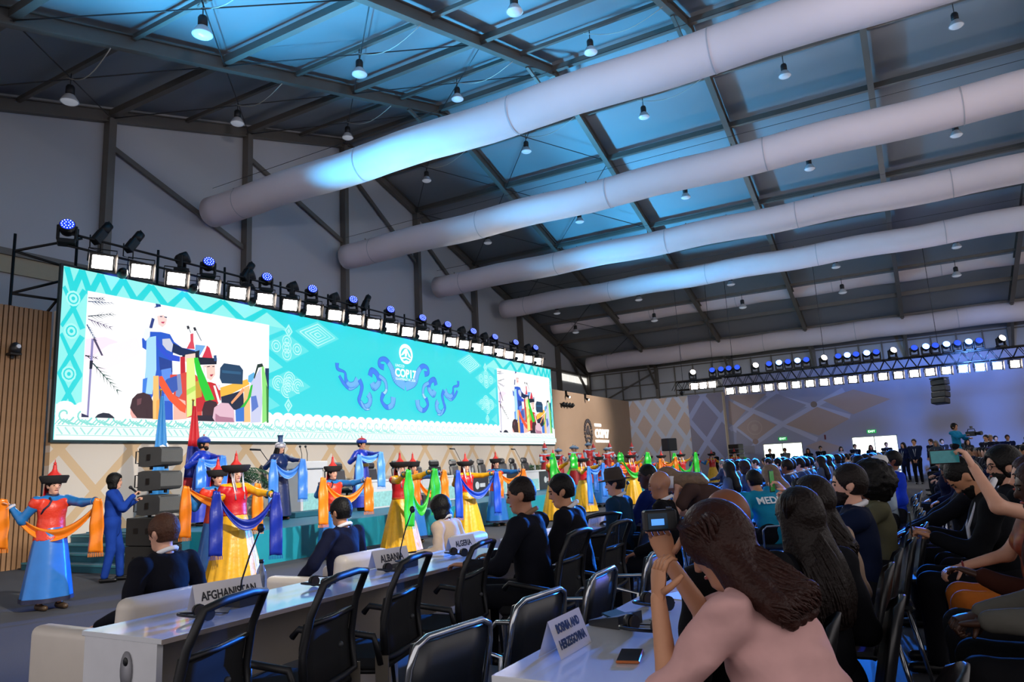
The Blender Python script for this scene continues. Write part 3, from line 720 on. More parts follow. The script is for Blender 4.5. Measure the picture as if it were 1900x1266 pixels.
 ('efd0c4', [(2.37,1.57),(2.64,1.64),(2.65,1.42),(2.47,1.37),(2.35,1.42)]),
 ('c01f2e', [(2.24,1.51),(2.36,1.52),(2.39,1.1),(2.26,1.06)]),
 ('20242c', [(2.38,2.27),(2.44,2.29),(2.47,2.23),(2.41,2.19)]),
 ('20242c', [(2.56,2.26),(2.62,2.28),(2.66,2.21),(2.6,2.18)]),
 ('808890', [(2.63,2.2),(2.65,2.22),(2.81,1.97),(2.79,1.96)]),
 ('808890', [(2.44,2.21),(2.46,2.22),(2.51,2.12),(2.49,2.12)]),
 ('d9473a', [(1.99,1.06),(2.19,1.08),(2.42,1.16),(2.54,1.06),(2.66,1.12),(2.85,0.98),(2.87,0.14),(2.11,0.01),(2.09,0.71),(1.98,0.62)]),
 ('7f90c0', [(2.17,1.08),(2.26,1.1),(2.32,0.65),(2.24,0.54),(2.15,0.58)]),
 ('3558b0', [(1.75,0.74),(1.91,0.95),(2.16,1.05),(2.2,0.72),(2.01,0.59),(1.73,0.61)]),
 ('f2b8a8', [(2.09,0.55),(2.41,0.47),(2.46,0.05),(2.11,0.01)]),
 ('f0582e', [(1.71,0.99),(1.79,1.01),(2.06,0.63),(2.43,0.36),(2.42,0.18),(2.28,0.23),(1.98,0.47),(1.73,0.79)]),
 ('f8c070', [(1.57,0.99),(1.7,1.01),(1.76,0.01),(1.59,0.01)]),
 ('f3a850', [(1.67,0.43),(1.74,0.48),(1.76,0.01),(1.68,0.01)]),
 ('d5344a', [(2.96,1.87),(3.04,1.82),(3.13,1.57),(2.82,1.53),(2.92,1.75)]),
 ('141a2e', [(2.71,1.55),(3.26,1.58),(3.25,1.43),(2.78,1.37)]),
 ('2a4f80', [(3.16,1.64),(3.24,1.66),(3.26,1.51),(3.18,1.5)]),
 ('f2cdbf', [(2.87,1.36),(3.2,1.42),(3.22,1.17),(3.1,1.01),(2.97,1.07),(2.89,1.2)]),
 ('2a2030', [(2.98,1.35),(3.06,1.37),(3.06,1.35),(2.98,1.33)]),
 ('2a2030', [(3.13,1.37),(3.19,1.38),(3.19,1.36),(3.13,1.35)]),
 ('b83048', [(3.06,1.15),(3.17,1.18),(3.13,1.12),(3.09,1.11)]),
 ('f5f0f0', [(2.9,1.34),(2.96,1.32),(2.99,1.04),(2.94,0.99),(2.91,1.09)]),
 ('c8242c', [(2.7,0.97),(3.1,0.97),(3.36,0.91),(3.4,0.55),(3.18,0.29),(2.69,0.22)]),
 ('c89a30', [(2.62,0.93),(2.79,1.0),(2.86,0.6),(2.68,0.54)]),
 ('f4b840', [(3.36,0.85),(4.2,1.14),(4.27,1.01),(3.69,0.71),(3.4,0.59)]),
 ('5fb0e0', [(4.23,1.23),(4.41,1.34),(4.49,1.2),(4.34,1.05),(4.22,1.07)]),
 ('1c3f60', [(3.36,1.35),(3.47,1.48),(3.95,1.47),(4.06,1.36),(4.05,0.99),(3.42,0.97),(3.35,1.1)]),
 ('2a5a80', [(3.41,1.3),(3.99,1.31),(3.99,1.24),(3.42,1.23)]),
 ('12305a', [(4.78,1.48),(4.91,1.49),(4.91,0.14),(4.81,0.31)]),
 ('16203c', [(3.4,0.63),(3.76,0.74),(4.07,0.85),(4.11,0.42),(3.87,0.32),(3.44,0.36)]),
 ('22c832', [(2.6,1.52),(2.71,1.54),(2.84,1.25),(3.07,0.83),(3.22,0.55),(2.96,0.5),(2.79,0.86),(2.66,1.23)]),
 ('dff08a', [(2.41,1.49),(2.61,1.52),(2.66,1.02),(2.71,0.16),(2.57,0.13),(2.46,0.08),(2.42,1.0)]),
 ('b4e060', [(2.43,0.73),(2.67,0.86),(2.68,0.75),(2.44,0.6)]),
 ('ffffff', [(3.17,0.89),(3.23,0.9),(3.39,0.49),(3.32,0.48)]),
 ('e8e0f0', [(3.24,0.93),(3.34,0.93),(3.39,0.8),(3.33,0.79)]),
 ('f2a070', [(3.7,0.51),(4.06,0.9),(4.14,0.85),(3.73,0.46)]),
 ('f8c080', [(4.1,0.91),(4.27,0.98),(4.32,0.03),(4.08,0.02)]),
 ('c8cce8', [(4.31,1.04),(4.63,1.48),(4.7,0.59),(4.65,0.04),(4.33,0.01)]),
 ('5a78c8', [(4.32,0.69),(4.49,0.73),(4.57,0.44),(4.36,0.29)]),
 ('2fb83a', [(4.31,0.98),(4.38,1.01),(4.32,0.69),(4.11,0.39),(3.87,0.15),(3.84,0.21),(4.21,0.63)]),
 ('1a3028', [(4.52,1.56),(4.68,1.6),(4.72,1.52),(4.55,1.47),(4.43,1.16),(4.4,1.19)]),
 ('8fe07a', [(4.66,1.51),(4.74,1.52),(4.86,1.02),(4.85,0.07),(4.7,0.01),(4.69,0.89)]),
 ('2f7a3a', [(4.82,1.05),(4.9,0.9),(4.91,0.03),(4.85,0.03)]),
 ('3a78d0', [(3.84,0.32),(4.11,0.42),(4.12,0.04),(3.86,0.03)]),
 ('3a2028', [(1.05,0.25),(1.09,0.44),(1.2,0.56),(1.35,0.6),(1.51,0.55),(1.58,0.42),(1.6,0.02),(1.11,0.02)]),
 ('e8a8a0', [(1.06,0.23),(1.13,0.13),(1.22,0.03),(1.11,0.02),(1.06,0.11)]),
 ('6a4048', [(1.2,0.44),(1.31,0.47),(1.3,0.34),(1.21,0.3)]),
 ('3a1a24', [(2.87,0.28),(2.93,0.47),(3.08,0.53),(3.27,0.49),(3.34,0.35),(3.31,0.16),(2.88,0.09)]),
 ('20182c', [(2.69,0.14),(3.25,0.16),(3.25,0.01),(2.7,0.01)]),
 ('e0b8c8', [(3.17,0.1),(3.21,0.35),(3.4,0.48),(3.63,0.48),(3.8,0.32),(3.83,0.01),(3.25,0.0)]),
 ('b07890', [(3.25,0.21),(3.38,0.14),(3.77,0.12),(3.81,0.01),(3.25,0.01)]),
]
# ------------------------------------------------------------------ stage
st = empty('stage', (0, 0, 0), 0, 'teal stage platform with patterned front below the big screen', 'stage')
B().box(8.8, 38.0, 10.1, 15.06, 0.02, 0.58).build('platform', mTealD, st)
for i in range(14):
    B().box(8.8 + 2.016 * i, 8.8 + 2.016 * i + 2.008, 10.06, 10.1, 0.0, 0.575).build('fascia_panel', mTeal, st)
B().box(8.76, 8.8, 10.06, 11.9, 0, 0.575).build('side_panel', mTeal, st)
ss = empty('stage_steps', (8.8, 13.4, 0), 0, 'dark teal steps climbing to the end of the stage beside the slatted wall', 'steps')
for k in range(4):
    B().box(-0.3 * (4 - k), -0.3 * (3 - k) + (0.0 if k < 3 else 0), -1.65, 1.65, 0, 0.135 * (k + 1) + (0.02 if k == 3 else 0)).build('step', mStep, ss)
    B().box(-0.3 * (4 - k) - 0.012, -0.3 * (4 - k), -1.65, 1.65, 0.135 * (k + 1) - 0.03, 0.135 * (k + 1) + 0.002).build('nosing', M('nosing_pale', '3f8796', 0.5), ss)
tag(B().box(11.7, 12.9, 12.15, 12.6, 0.582, 0.7, bev=0.01).build('riser_box', mStep), 'low teal riser box on the stage in front of the lectern', 'riser')

# ------------------------------------------------------------------ the LED screen
scr = empty('led_screen', (8.0, 15.0, 2.45), 0, 'wide turquoise LED screen with two live video insets above the stage', 'screen')
B().box(-0.05, 22.95, 0.0, 0.08, -0.05, 3.66).build('cabinet', M('screen_cabinet', '0c2a30', 0.5), scr)
V = []; F = []; C = []; LAY = [0]
def put(cols, pts, y=None):
    """one flat coloured shape of the picture; later shapes lie in front of earlier ones"""
    LAY[0] += 1; n = len(V); yy = -0.002 - 0.00004 * LAY[0] if y is None else y
    V.extend([(min(max(p[0], 0), 22.9), yy, min(max(p[1], 0), 3.61)) for p in pts]); F.append(tuple(range(n, n + len(pts))))
    C.append([lin(cols)] * len(pts) if isinstance(cols, str) else [lin(c) for c in cols])
def mir(f):
    def g(col, pts):
        f(col, pts); f(col, [(22.9 - x, z) for x, z in pts][::-1])
    return g
put2 = mir(put)
def stroke(f, col, pts, wd):
    P = [Vector(p) for p in pts]; n = len(P)
    Ww = wd if isinstance(wd, (list, tuple)) else [wd] * n
    Ls, Rs = [], []
    for i in range(n):
        t = (P[min(i + 1, n - 1)] - P[max(i - 1, 0)])
        t = t.normalized() if t.length > 1e-6 else Vector((1, 0)); q = Vector((-t.y, t.x)) * (Ww[i] / 2)
        Ls.append(P[i] + q); Rs.append(P[i] - q)
    for i in range(n - 1):
        f(col, [tuple(Ls[i]), tuple(Ls[i + 1]), tuple(Rs[i + 1]), tuple(Rs[i])])
for i in range(12):      # ground colour, a little paler to the lower edge
    x0, x1 = 22.9 * i / 12, 22.9 * (i + 1) / 12
    put(['38d6de', '38d6de', '30d4dd', '30d4dd'], [(x0, 0), (x1, 0), (x1, 3.61), (x0, 3.61)])
MI, MI2, TQ = '8eeae6', 'a6f0ea', '22d2d6'
# mint border with turquoise chevrons round the insets
put2(MI, [(0, 0.5), (0.6, 0.5), (0.6, 3.61), (0, 3.61)])
put2(MI, [(0, 3.1), (5.4, 3.1), (6.2, 3.1), (5.2, 3.61), (0, 3.61)])
def chev(x, z, w, h, wd, col=TQ): stroke(put2, col, [(x - w, z + h), (x, z - h), (x + w, z + h)], wd)
x = 0.06
for k, w in enumerate((0.16, 0.2, 0.26, 0.34, 0.44, 0.56, 0.7)):
    x += w; z = 3.32
    stroke(put2, TQ, [(x - w, z + 0.29), (x, z - 0.21)], 0.13 + 0.012 * k); stroke(put2, TQ, [(x, z - 0.21), (x + w, z + 0.29)], 0.13 + 0.012 * k)
    x += w * 0.98
for zc in (2.75, 1.75, 0.95):
    for s in (-1, 1):
        stroke(put2, TQ, [(0.0, zc - s * 0.42), (0.46, zc + s * 0.42)], 0.12)
for zc in (2.95, 2.25, 1.35):
    put2(MI2, [(0.23 + 0.15 * math.cos(a), zc + 0.17 * math.sin(a)) for a in np.linspace(0, 2 * math.pi, 13)[:-1]])
    stroke(put2, TQ, [(0.23 + 0.1 * math.cos(a), zc + 0.11 * math.sin(a)) for a in np.linspace(0, 2 * math.pi, 13)], 0.03)
    put2(TQ, [(0.23 + 0.04 * math.cos(a), zc + 0.045 * math.sin(a)) for a in np.linspace(0, 2 * math.pi, 9)[:-1]])
# ornament diamonds
def diamond(cx, cz, a, h, style):
    put2('5fdfe2', [(cx - a, cz), (cx, cz - h), (cx + a, cz), (cx, cz + h)])
    for k in range(1, 5):
        q = 1 - k * 0.21
        if style == 0:
            stroke(put2, 'b4f2ee', [(cx - a * q, cz), (cx, cz - h * q), (cx + a * q, cz), (cx, cz + h * q), (cx - a * q, cz)], 0.035)
    if style == 1:
        for dx, dz in ((0, 0), (-0.45, 0), (0.45, 0), (0, 0.45), (0, -0.45)):
            for rr in (0.16, 0.08):
                stroke(put2, 'b4f2ee', [(cx + dx * a + rr * math.cos(t), cz + dz * h + rr * math.sin(t)) for t in np.linspace(0, 2 * math.pi, 11)], 0.03)
    if style == 2:
        for dx, dz in ((-0.42, 0.05), (0.05, 0.4), (0.42, -0.05), (-0.05, -0.42), (0, 0)):
            for rr in (0.2, 0.13, 0.06):
                stroke(put2, 'b4f2ee', [(cx + dx * a + rr * math.cos(t), cz + dz * h + rr * math.sin(t)) for t in np.linspace(0, math.pi * 1.6, 10)], 0.03)
put2('6fe2e4', [(5.4, 3.15), (6.05, 3.15), (5.4, 2.85)])
diamond(7.3, 3.15, 0.9, 0.42, 0); diamond(6.1, 2.62, 0.85, 0.42, 1); diamond(6.15, 1.58, 0.85, 0.4, 2)
put2('7ce6e6', [(5.38, 2.35), (5.95, 2.05), (5.38, 1.8)]); put2('66dfe2', [(5.38, 1.25), (5.85, 0.98), (5.38, 0.8)])
for cz in (3.1, 1.0):
    put2('a8f0ec', [(6.0, cz), (6.15, cz - 0.2), (6.3, cz), (6.15, cz + 0.2)]); stroke(put2, TQ, [(6.07, cz), (6.15, cz - 0.1), (6.23, cz), (6.15, cz + 0.1), (6.07, cz)], 0.025)
# white wave band and hatch band along the lower edge
put('f4fffc', [(0, 0), (22.9, 0), (22.9, 0.72), (0, 0.72)])
for i in range(61):
    cx = 0.19 + 0.372 * i; k = i / 62; teal = ['86d8d0', '9fe2dc', 'c2efea', 'd8f6f3'][min(3, int(k * 4.4))]
    put('f4fffc', [(cx + 0.17 * math.cos(t), 0.7 + 0.09 * math.sin(t)) for t in np.linspace(0, math.pi, 8)])
    sp = [(cx + (0.03 + 0.026 * t) * math.cos(t), 0.52 + (0.03 + 0.026 * t) * math.sin(t)) for t in np.linspace(0, 6.0, 13)]
    stroke(put, teal, sp, 0.035)
    for q in (0.0, 0.075, 0.15):
        stroke(put, teal, [(cx - 0.2 + q, 0.31), (cx - 0.1 + q, 0.42), (cx + 0.02 + q * 0.5, 0.36), (cx + 0.1 + q, 0.31)], 0.028)
put('e6fbf8', [(0, 0.1), (22.9, 0.1), (22.9, 0.26), (0, 0.26)])
for i in range(150):
    cx = 0.02 + 0.153 * i; s = 1 if (i // 4) % 2 else -1
    if i < 100: stroke(put, '9fdcd6' if i < 60 else 'c6eeea', [(cx, 0.18 - 0.07 * s), (cx + 0.11, 0.18 + 0.07 * s)], 0.028)
stroke(put, '8fd4ce', [(0, 0.28), (22.9, 0.28)], 0.015); stroke(put, '8fd4ce', [(0, 0.09), (22.9, 0.09)], 0.012)
# blue scroll ornament in the middle
def q2(pts, n=10):
    P = [Vector(p) for p in pts]; out = []
    for i in range(len(P) - 1):
        p0, p1, p2, p3 = P[max(i - 1, 0)], P[i], P[i + 1], P[min(i + 2, len(P) - 1)]
        for t in np.linspace(0, 1, n, endpoint=False):
            out.append(0.5 * ((2 * p1) + (p2 - p0) * t + (2 * p0 - 5 * p1 + 4 * p2 - p3) * t * t + (3 * p1 - p0 - 3 * p2 + p3) * t ** 3))
    return out + [P[-1]]
def scroll(pts, w0, w1, c0='3f80f0', c1='6fb4f6', edge='2a70cc'):
    Q = q2(pts, 7); n = len(Q); Wd = [w0 + (w1 - w0) * abs(2 * i / (n - 1) - 0.6) for i in range(n)]
    stroke(put, edge, Q, [q + 0.035 for q in Wd])
    for i in range(n - 1):
        stroke(put, c0 if i < n * 0.55 else c1, [Q[i], Q[i + 1]], [Wd[i], Wd[i + 1]])
for mx in (0, 1):
    fx = (lambda p: p) if mx == 0 else (lambda p: (22.6 - p[0], p[1] - 0.02))
    S2 = lambda pts, w0, w1, *c: scroll([fx(p) for p in pts], w0, w1, *c)
    S2([(8.02, 2.38), (8.05, 2.2), (8.35, 2.12), (8.4, 1.9), (8.55, 1.75), (8.8, 1.78), (8.95, 1.95)], 0.05, 0.2)
    S2([(8.1, 2.0), (8.3, 1.78), (8.55, 1.62), (8.8, 1.68)], 0.1, 0.05)
    S2([(9.0, 1.95), (9.12, 1.75), (9.05, 1.5), (8.98, 1.3), (9.2, 1.12), (9.45, 1.2), (9.5, 1.4), (9.4, 1.52)], 0.11, 0.17)
    S2([(9.05, 1.28), (9.25, 1.05), (9.5, 1.05)], 0.1, 0.03, '6fb4f6', 'a6dcf8')
    S2([(9.5, 2.1), (9.6, 2.3), (9.85, 2.2), (9.95, 1.95), (9.7, 1.75), (9.6, 1.9)], 0.16, 0.2)
    S2([(9.95, 2.15), (10.25, 2.0), (10.3, 1.7), (10.1, 1.55)], 0.12, 0.1, '6fb4f6', 'a6dcf8')
    S2([(10.15, 1.6), (10.05, 1.35), (10.3, 1.15), (10.6, 1.25), (10.65, 1.5)], 0.1, 0.2)
    S2([(10.2, 2.45), (9.98, 2.5), (10.0, 2.68), (10.3, 2.72), (10.6, 2.45), (10.8, 2.1), (11.3, 1.92)], 0.1, 0.24)
# emblem and title
def ell(cx, cz, a, h, n=28): return [(cx + a * math.cos(t), cz + h * math.sin(t)) for t in np.linspace(0, 2 * math.pi, n, endpoint=False)]
put('f6ffff', ell(11.36, 3.03, 0.38, 0.35))
put('38d6de', ell(11.36, 3.0, 0.29, 0.24)); put('f6ffff', [(11.05, 2.93), (11.2, 3.1), (11.3, 3.2), (11.42, 3.22), (11.52, 3.08), (11.67, 2.9), (11.5, 2.95), (11.44, 3.1), (11.4, 2.95), (11.3, 2.93), (11.3, 3.05), (11.2, 2.98)])
put('f6ffff', [(11.05, 2.88), (11.36, 2.93), (11.66, 2.86), (11.6, 2.82), (11.36, 2.87), (11.12, 2.82)]); put('f6ffff', [(11.25, 2.78), (11.4, 2.82), (11.55, 2.76), (11.4, 2.74)])
def put_text(txt, x, z, size, col, bold=0.0, sx=1.0):
    me = text_mesh(txt, size, 0, bold, 'LEFT', sx)
    LAY[0] += 1; yy = -0.002 - 0.00004 * LAY[0]
    for po in me.polygons:
        n = len(V); V.extend([(x + me.vertices[i].co.x, yy, z + me.vertices[i].co.y) for i in po.vertices]); F.append(tuple(range(n, n + len(po.vertices)))); C.append([lin(col)] * len(po.vertices))
    bpy.data.meshes.remove(me)
put_text('UNCCD', 10.76, 2.545, 0.13, 'e8ffff', 0.003, 1.05)
put_text('COP17', 10.74, 2.22, 0.38, 'f8ffff', 0.016, 1.0)
put_text('ULAANBAATAR 2026', 10.76, 2.1, 0.12, 'e0fdff', 0.003, 0.98)
# live video insets, the same picture twice
for x0 in (0.45, 17.5):
    put('fdfdff', [(x0, 0.46), (x0 + 4.91, 0.46), (x0 + 4.91, 3.14), (x0, 3.14)])
    for c, pts in PIC: put(c, [(x0 + p[0], 0.46 + p[1]) for p in pts])
me = raw_mesh('picture', V, F); at = me.color_attributes.new('print', 'FLOAT_COLOR', 'CORNER'); buf = np.ones((len(me.loops), 4), np.float32)
buf[:, :3] = np.array([c for cc in C for c in cc]); at.data.foreach_set('color', buf.ravel())
link('picture', me, MV('screen_picture', 0.83), scr)

# ------------------------------------------------------------------ raised logo on the tan wall
lg = empty('wall_logo_sign', (34.6, 15.08, 2.35), 0, 'conference emblem with raised white COP17 lettering on the tan wall', 'sign')
b = B()
for k in range(22):
    a0 = 2 * math.pi * k / 22; pts = []
    for a, r in ((a0, 0.62), (a0 + 0.2, 0.62), (a0 + 0.2, 0.84), (a0, 0.84)): pts.append((0.55 + r * 0.62 * math.cos(a), 0.75 + r * 0.85 * math.sin(a)))
    b.prism(pts, -0.06)
mEmb = M('emblem_bronze', '5f5a5c', 0.5, 0.3)
b.build('emblem_ring', mEmb, lg)
B().prism([(0.2, 0.6), (0.36, 0.9), (0.5, 1.1), (0.6, 1.12), (0.72, 0.85), (0.9, 0.55), (0.7, 0.65), (0.62, 0.85), (0.55, 0.6), (0.45, 0.62), (0.44, 0.8), (0.34, 0.66)], -0.05).build('emblem_figure', mEmb, lg)
B().prism([(0.2, 0.45), (0.55, 0.52), (0.9, 0.43), (0.82, 0.36), (0.55, 0.43), (0.28, 0.36)], -0.05).build('emblem_wave', mEmb, lg)
mLet = M('letter_white', 'f4f2ee', 0.5, emit='fff8ee', es=0.55, noise=0)
for txt, z, s, bo in (('UNCCD', 1.08, 0.24, 0.006), ('COP17', 0.5, 0.62, 0.03), ('ULAANBAATAR 2026', 0.22, 0.2, 0.005)):
    link('lettering', text_mesh(txt, s, 0.03, bo, 'LEFT', 1.02), mLet, lg, (1.45, -0.04, z), (math.radians(90), 0, 0))
# row of small spotlights on the tan wall
for i in range(4):
    e = empty('wall_spotlight', (32.05 + 0.35 * i, 14.95, 4.42), 0, 'small black spotlight on the tan wall, %s of four from the screen' % ORD[i], 'spotlight', 'wall spotlights')
    B().lathe([(0.001, 0.1), (0.09, 0.09), (0.11, -0.08), (0.1, -0.09), (0.001, -0.07)], 12, Matrix.Rotation(math.radians(60), 4, 'X')).build('can', mBlk, e)
    B().box(-0.16, 0.16, 0.06, 0.13, 0.02, 0.06).build('bracket', mBlk, e)
for x in (32.6, 35.0):
    e = empty('clip_light', (x, 14.98, 5.0), 0, 'small clip light on the tan wall edge, ' + ('nearer the screen' if x < 33 else 'nearer the emblem'), 'spotlight', 'clip lights on the wall edge')
    B().box(-0.03, 0.03, 0, 0.1, -0.12, 0.15).build('clip', mBlk, e); B().cyl((0, 0.02, -0.12), (0.0, -0.14, -0.2), 0.06, 10).build('can', mBlk, e)
    B().cyl((0, -0.14, -0.2), (0, -0.15, -0.204), 0.05, 10).build('lens', mWarmLens, e)

# ------------------------------------------------------------------ loudspeakers at the stage corner
def port(bb, x, y, z, w, h): bb.box(x - 0.012, x, y - w / 2, y + w / 2, z - h / 2, z + h / 2)
for k in range(2):
    s = empty('subwoofer', (7.74, 11.3, 0.01 + 0.462 * k), 0, 'black subwoofer box, ' + ('lower' if k == 0 else 'upper') + ' of two under the line array', 'speaker', 'subwoofers at the stage corner')
    B().box(-0.25, 0.25, -0.4, 0.4, 0, 0.455, bev=0.015).build('cabinet', M('speaker_paint', '2b2c2b', 0.6, bump=0.2, bscale=120), s)
    for y in (-0.2, 0.12): B().box(-0.256, -0.25, y - 0.06, y + 0.06, 0.2, 0.29).build('handle', mBlk, s)
    B().box(0.05, 0.22, -0.406, -0.4, 0.06, 0.4).build('grille', M('black_grille', '101114', 0.5), s)
for k in range(3):
    s = empty('line_array_box', (7.76, 11.25, 0.945 + 0.4 * k), 0, 'dark grey line array speaker, %s of three stacked on the subwoofers' % ('lowest', 'middle one', 'topmost')[k], 'speaker', 'line array stack at the stage corner')
    m = Matrix.Translation((0, 0, 0.2)) @ Matrix.Rotation(math.radians(-4), 4, 'X')
    pr = [(-0.33, -0.1), (-0.28, -0.15), (0.14, -0.17), (0.28, -0.15), (0.28, 0.15), (0.14, 0.17), (-0.28, 0.15), (-0.33, 0.1)]
    B().prism([(-q[0], q[1]) for q in pr][::-1], 0.4, Matrix.Translation((0, 0, 0.18)) @ Matrix.Rotation(math.radians(-90), 4, 'Z') @ Matrix.Translation((0, -0.2, 0))).build('cabinet', M('array_paint', '4a4c4c', 0.6, bump=0.2, bscale=120), s)
    B().box(-0.212, -0.2, -0.04, 0.05, 0.12, 0.22).build('socket', mBlk, s)
    B().box(-0.16, 0.16, -0.3, -0.285, 0.04, 0.32).build('grille', M('black_grille', '101114', 0.5), s)
    B().tube([(-0.2, 0.27, 0.08), (-0.235, 0.3, 0.08), (-0.235, 0.3, 0.28), (-0.2, 0.27, 0.28)], 0.012, 6).build('handle', mBlk, s)
    B().box(-0.02, 0.02, 0.2, 0.24, -0.03, 0.05).box(-0.02, 0.02, -0.2, -0.16, -0.03, 0.05).build('rigging_pin', mBlk, s)

# ------------------------------------------------------------------ flags
def flag(x, y, z0, ztop, label, parts, folds, w):
    e = empty('flag', (x, y, z0), 0, label, 'flag', 'flags on poles at the stage end')
    B().cyl((0, 0, 0), (0, 0, ztop - z0), 0.018, 8).lathe([(0.001, 0), (0.16, 0), (0.16, 0.03), (0.03, 0.06)], 14).build('pole', M('pole_wood', '6a4a2a', 0.4), e)
    B().ball((0, 0, ztop - z0 + 0.03), 0.03, 8).build('finial', M('finial_gold', 'c89a40', 0.3, 0.8), e)
    H = ztop - z0 - 0.1
    for (f0, f1, mat, nm) in parts:
        rows = []
        for t in np.linspace(f0, f1, 7):
            z = H * (1 - t); ww = w * (0.18 + 0.82 * min(1, t * 1.6)) * (1 - 0.25 * max(0, t - 0.8))
            rows.append([(0.02 + ww * (u - 0.45), 0.05 * math.sin(u * folds * math.pi) * (0.4 + t) - 0.03, z - 0.1 * ww * u) for u in np.linspace(0, 1, 17)])
        B().grid(rows, True, 0.006).build(nm, mat, e)
    return e
mUN = M('flag_sky_blue', '3d8fd0', 0.6, noise=0.1); mRed = M('flag_red', 'c8202c', 0.55, noise=0.1); mFB = M('flag_blue', '2b3a98', 0.55, noise=0.1); mYel = M('flag_yellow', 'e8b820', 0.5)
f = flag(9.45, 13.75, 0.58, 3.4, 'sky blue flag with white emblem hanging on a pole behind the speakers', [(0, 0.78, mUN, 'cloth')], 5, 0.42)
link('lettering', text_mesh('UN', 0.2, 0.002, 0.01, 'CENTER'), M('flag_white', 'eef2f6', 0.6), f, (0.02, -0.14, 1.55), (math.radians(90), math.radians(-20), 0))
f = flag(10.05, 13.5, 0.58, 3.2, 'red and blue striped flag hanging on a pole beside the speakers', [(0, 0.34, mRed, 'red_stripe'), (0.34, 0.6, mFB, 'blue_stripe'), (0.6, 0.85, mRed, 'red_stripe')], 5, 0.5)
b = B()
for k in range(5): b.cbox((0.0 + 0.03 * (k % 2), -0.12, 0.72 + 0.05 * k), (0.1 - 0.012 * k, 0.006, 0.02), RY(0.4))
b.build('flag_emblem', mYel, f)

# ------------------------------------------------------------------ lectern, head table, chairs on stage
e = empty('lectern', (12.85, 13.0, 0.58), 0, 'white lectern with two gooseneck microphones on the stage', 'lectern')
B().box(-0.36, 0.36, -0.22, 0.22, 0, 1.08, bev=0.02).build('body', mWhite, e)
B().box(-0.45, 0.45, -0.3, 0.28, 1.08, 1.26, Matrix.Rotation(0, 4, 'X'), bev=0.02).build('reading_desk', mWhite, e)
B().box(-0.3, 0.3, -0.226, -0.22, 0.08, 0.5).build('printed_wave', M('wave_print', '8fc8c8', 0.6, noise=0.35, nscale=14), e)
for s in (-0.13, 0.05):
    m = B().tube([(s, 0, 1.26), (s - 0.02, -0.02, 1.45), (s - 0.1, -0.05, 1.6)], 0.008, 6).build('gooseneck', mBlk, e)
    B().ball((s - 0.11, -0.055, 1.62), 0.03, 8).build('microphone', mBlkP, m)
e = empty('head_table', (14.3, 12.4, 0.58), 0, 'long white head table with wave-print and black front panels on stage', 'table')
B().box(0, 10.9, -0.05, 0.6, 0.68, 0.73).build('tabletop', mWhite, e)
for i in range(9):
    x0 = 1.212 * i; blk = i in (4, 6, 8)
    B().box(x0, x0 + 1.2, -0.02, 0.02, 0.0, 0.68).build('front_panel', mWhite if not blk else M('panel_slate', '20262c', 0.4), e)
    if not blk: B().box(x0 + 0.06, x0 + 1.14, -0.026, -0.02, 0.04, 0.42).build('printed_wave', M('wave_print', '8fc8c8', 0.6, noise=0.35, nscale=14), e)
    else:
        B().prism(ell(x0 + 0.5, 0.36, 0.12, 0.12, 14), 0.004, Matrix.Translation((0, -0.026, 0))).build('emblem', M('emblem_pale', 'b8c0c4', 0.5), e)
        B().box(x0 + 0.66, x0 + 0.98, -0.026, -0.02, 0.3, 0.42).build('emblem_text', M('emblem_pale', 'b8c0c4', 0.5), e)
for k, x in enumerate((15.4, 17.3, 18.2, 19.9, 22.6, 24.3)):
    tag(B().lathe([(0.001, 0), (0.03, 0), (0.032, 0.14), (0.012, 0.18), (0.012, 0.21), (0.001, 0.21)], 10).build('water_bottle', M('clear_bottle', 'dfe8ec', 0.1, noise=0, trans=0.6), None, (x, 12.7, 1.311)), 'small clear water bottle on the head table, %s from the lectern' % ORD[k], 'bottle', 'bottles on the head table')
def leather_chair():
    e = empty('leather_chair', (0, 0, 0), 0, None, 'chair')
    mL = M('black_leather', '15171c', 0.32, noise=0.2, spec=0.6)
    B().cbox((0, 0, 0.48), (0.56, 0.54, 0.13), None, 0.05).build('seat', mL, e)
    bk = B()
    bk.cbox((0, 0.27, 0.86), (0.54, 0.13, 0.42), RX(-0.15), 0.06)
    bk.cbox((0, 0.33, 1.14), (0.46, 0.12, 0.22), RX(-0.15), 0.06)
    bk.build('backrest', mL, e)
    for s in (-1, 1):
        B().box(s * 0.31 - 0.03, s * 0.31 + 0.03, -0.2, 0.22, 0.66, 0.7, bev=0.015).box(s * 0.31 - 0.02, s * 0.31 + 0.02, -0.02, 0.05, 0.46, 0.67).build('armrest', mBlkP, e)
    B().cyl((0, 0, 0.08), (0, 0, 0.42), 0.03, 8).build('gas_lift', M('chrome', 'b8bcc0', 0.15, 0.95, noise=0), e)
    bs = B()
    for k in range(5):
        a = 2 * math.pi * k / 5; bs.beam((0, 0, 0.1), (0.3 * math.cos(a), 0.3 * math.sin(a), 0.06), 0.04, 0.035)
    bs.build('star_base', MATS['chrome'], e)
    for k in range(5):
        a = 2 * math.pi * k / 5; B().ball((0.3 * math.cos(a), 0.3 * math.sin(a), 0.032), 0.03, 8).build('caster', mBlkP, e)
    return e
lc = leather_chair()
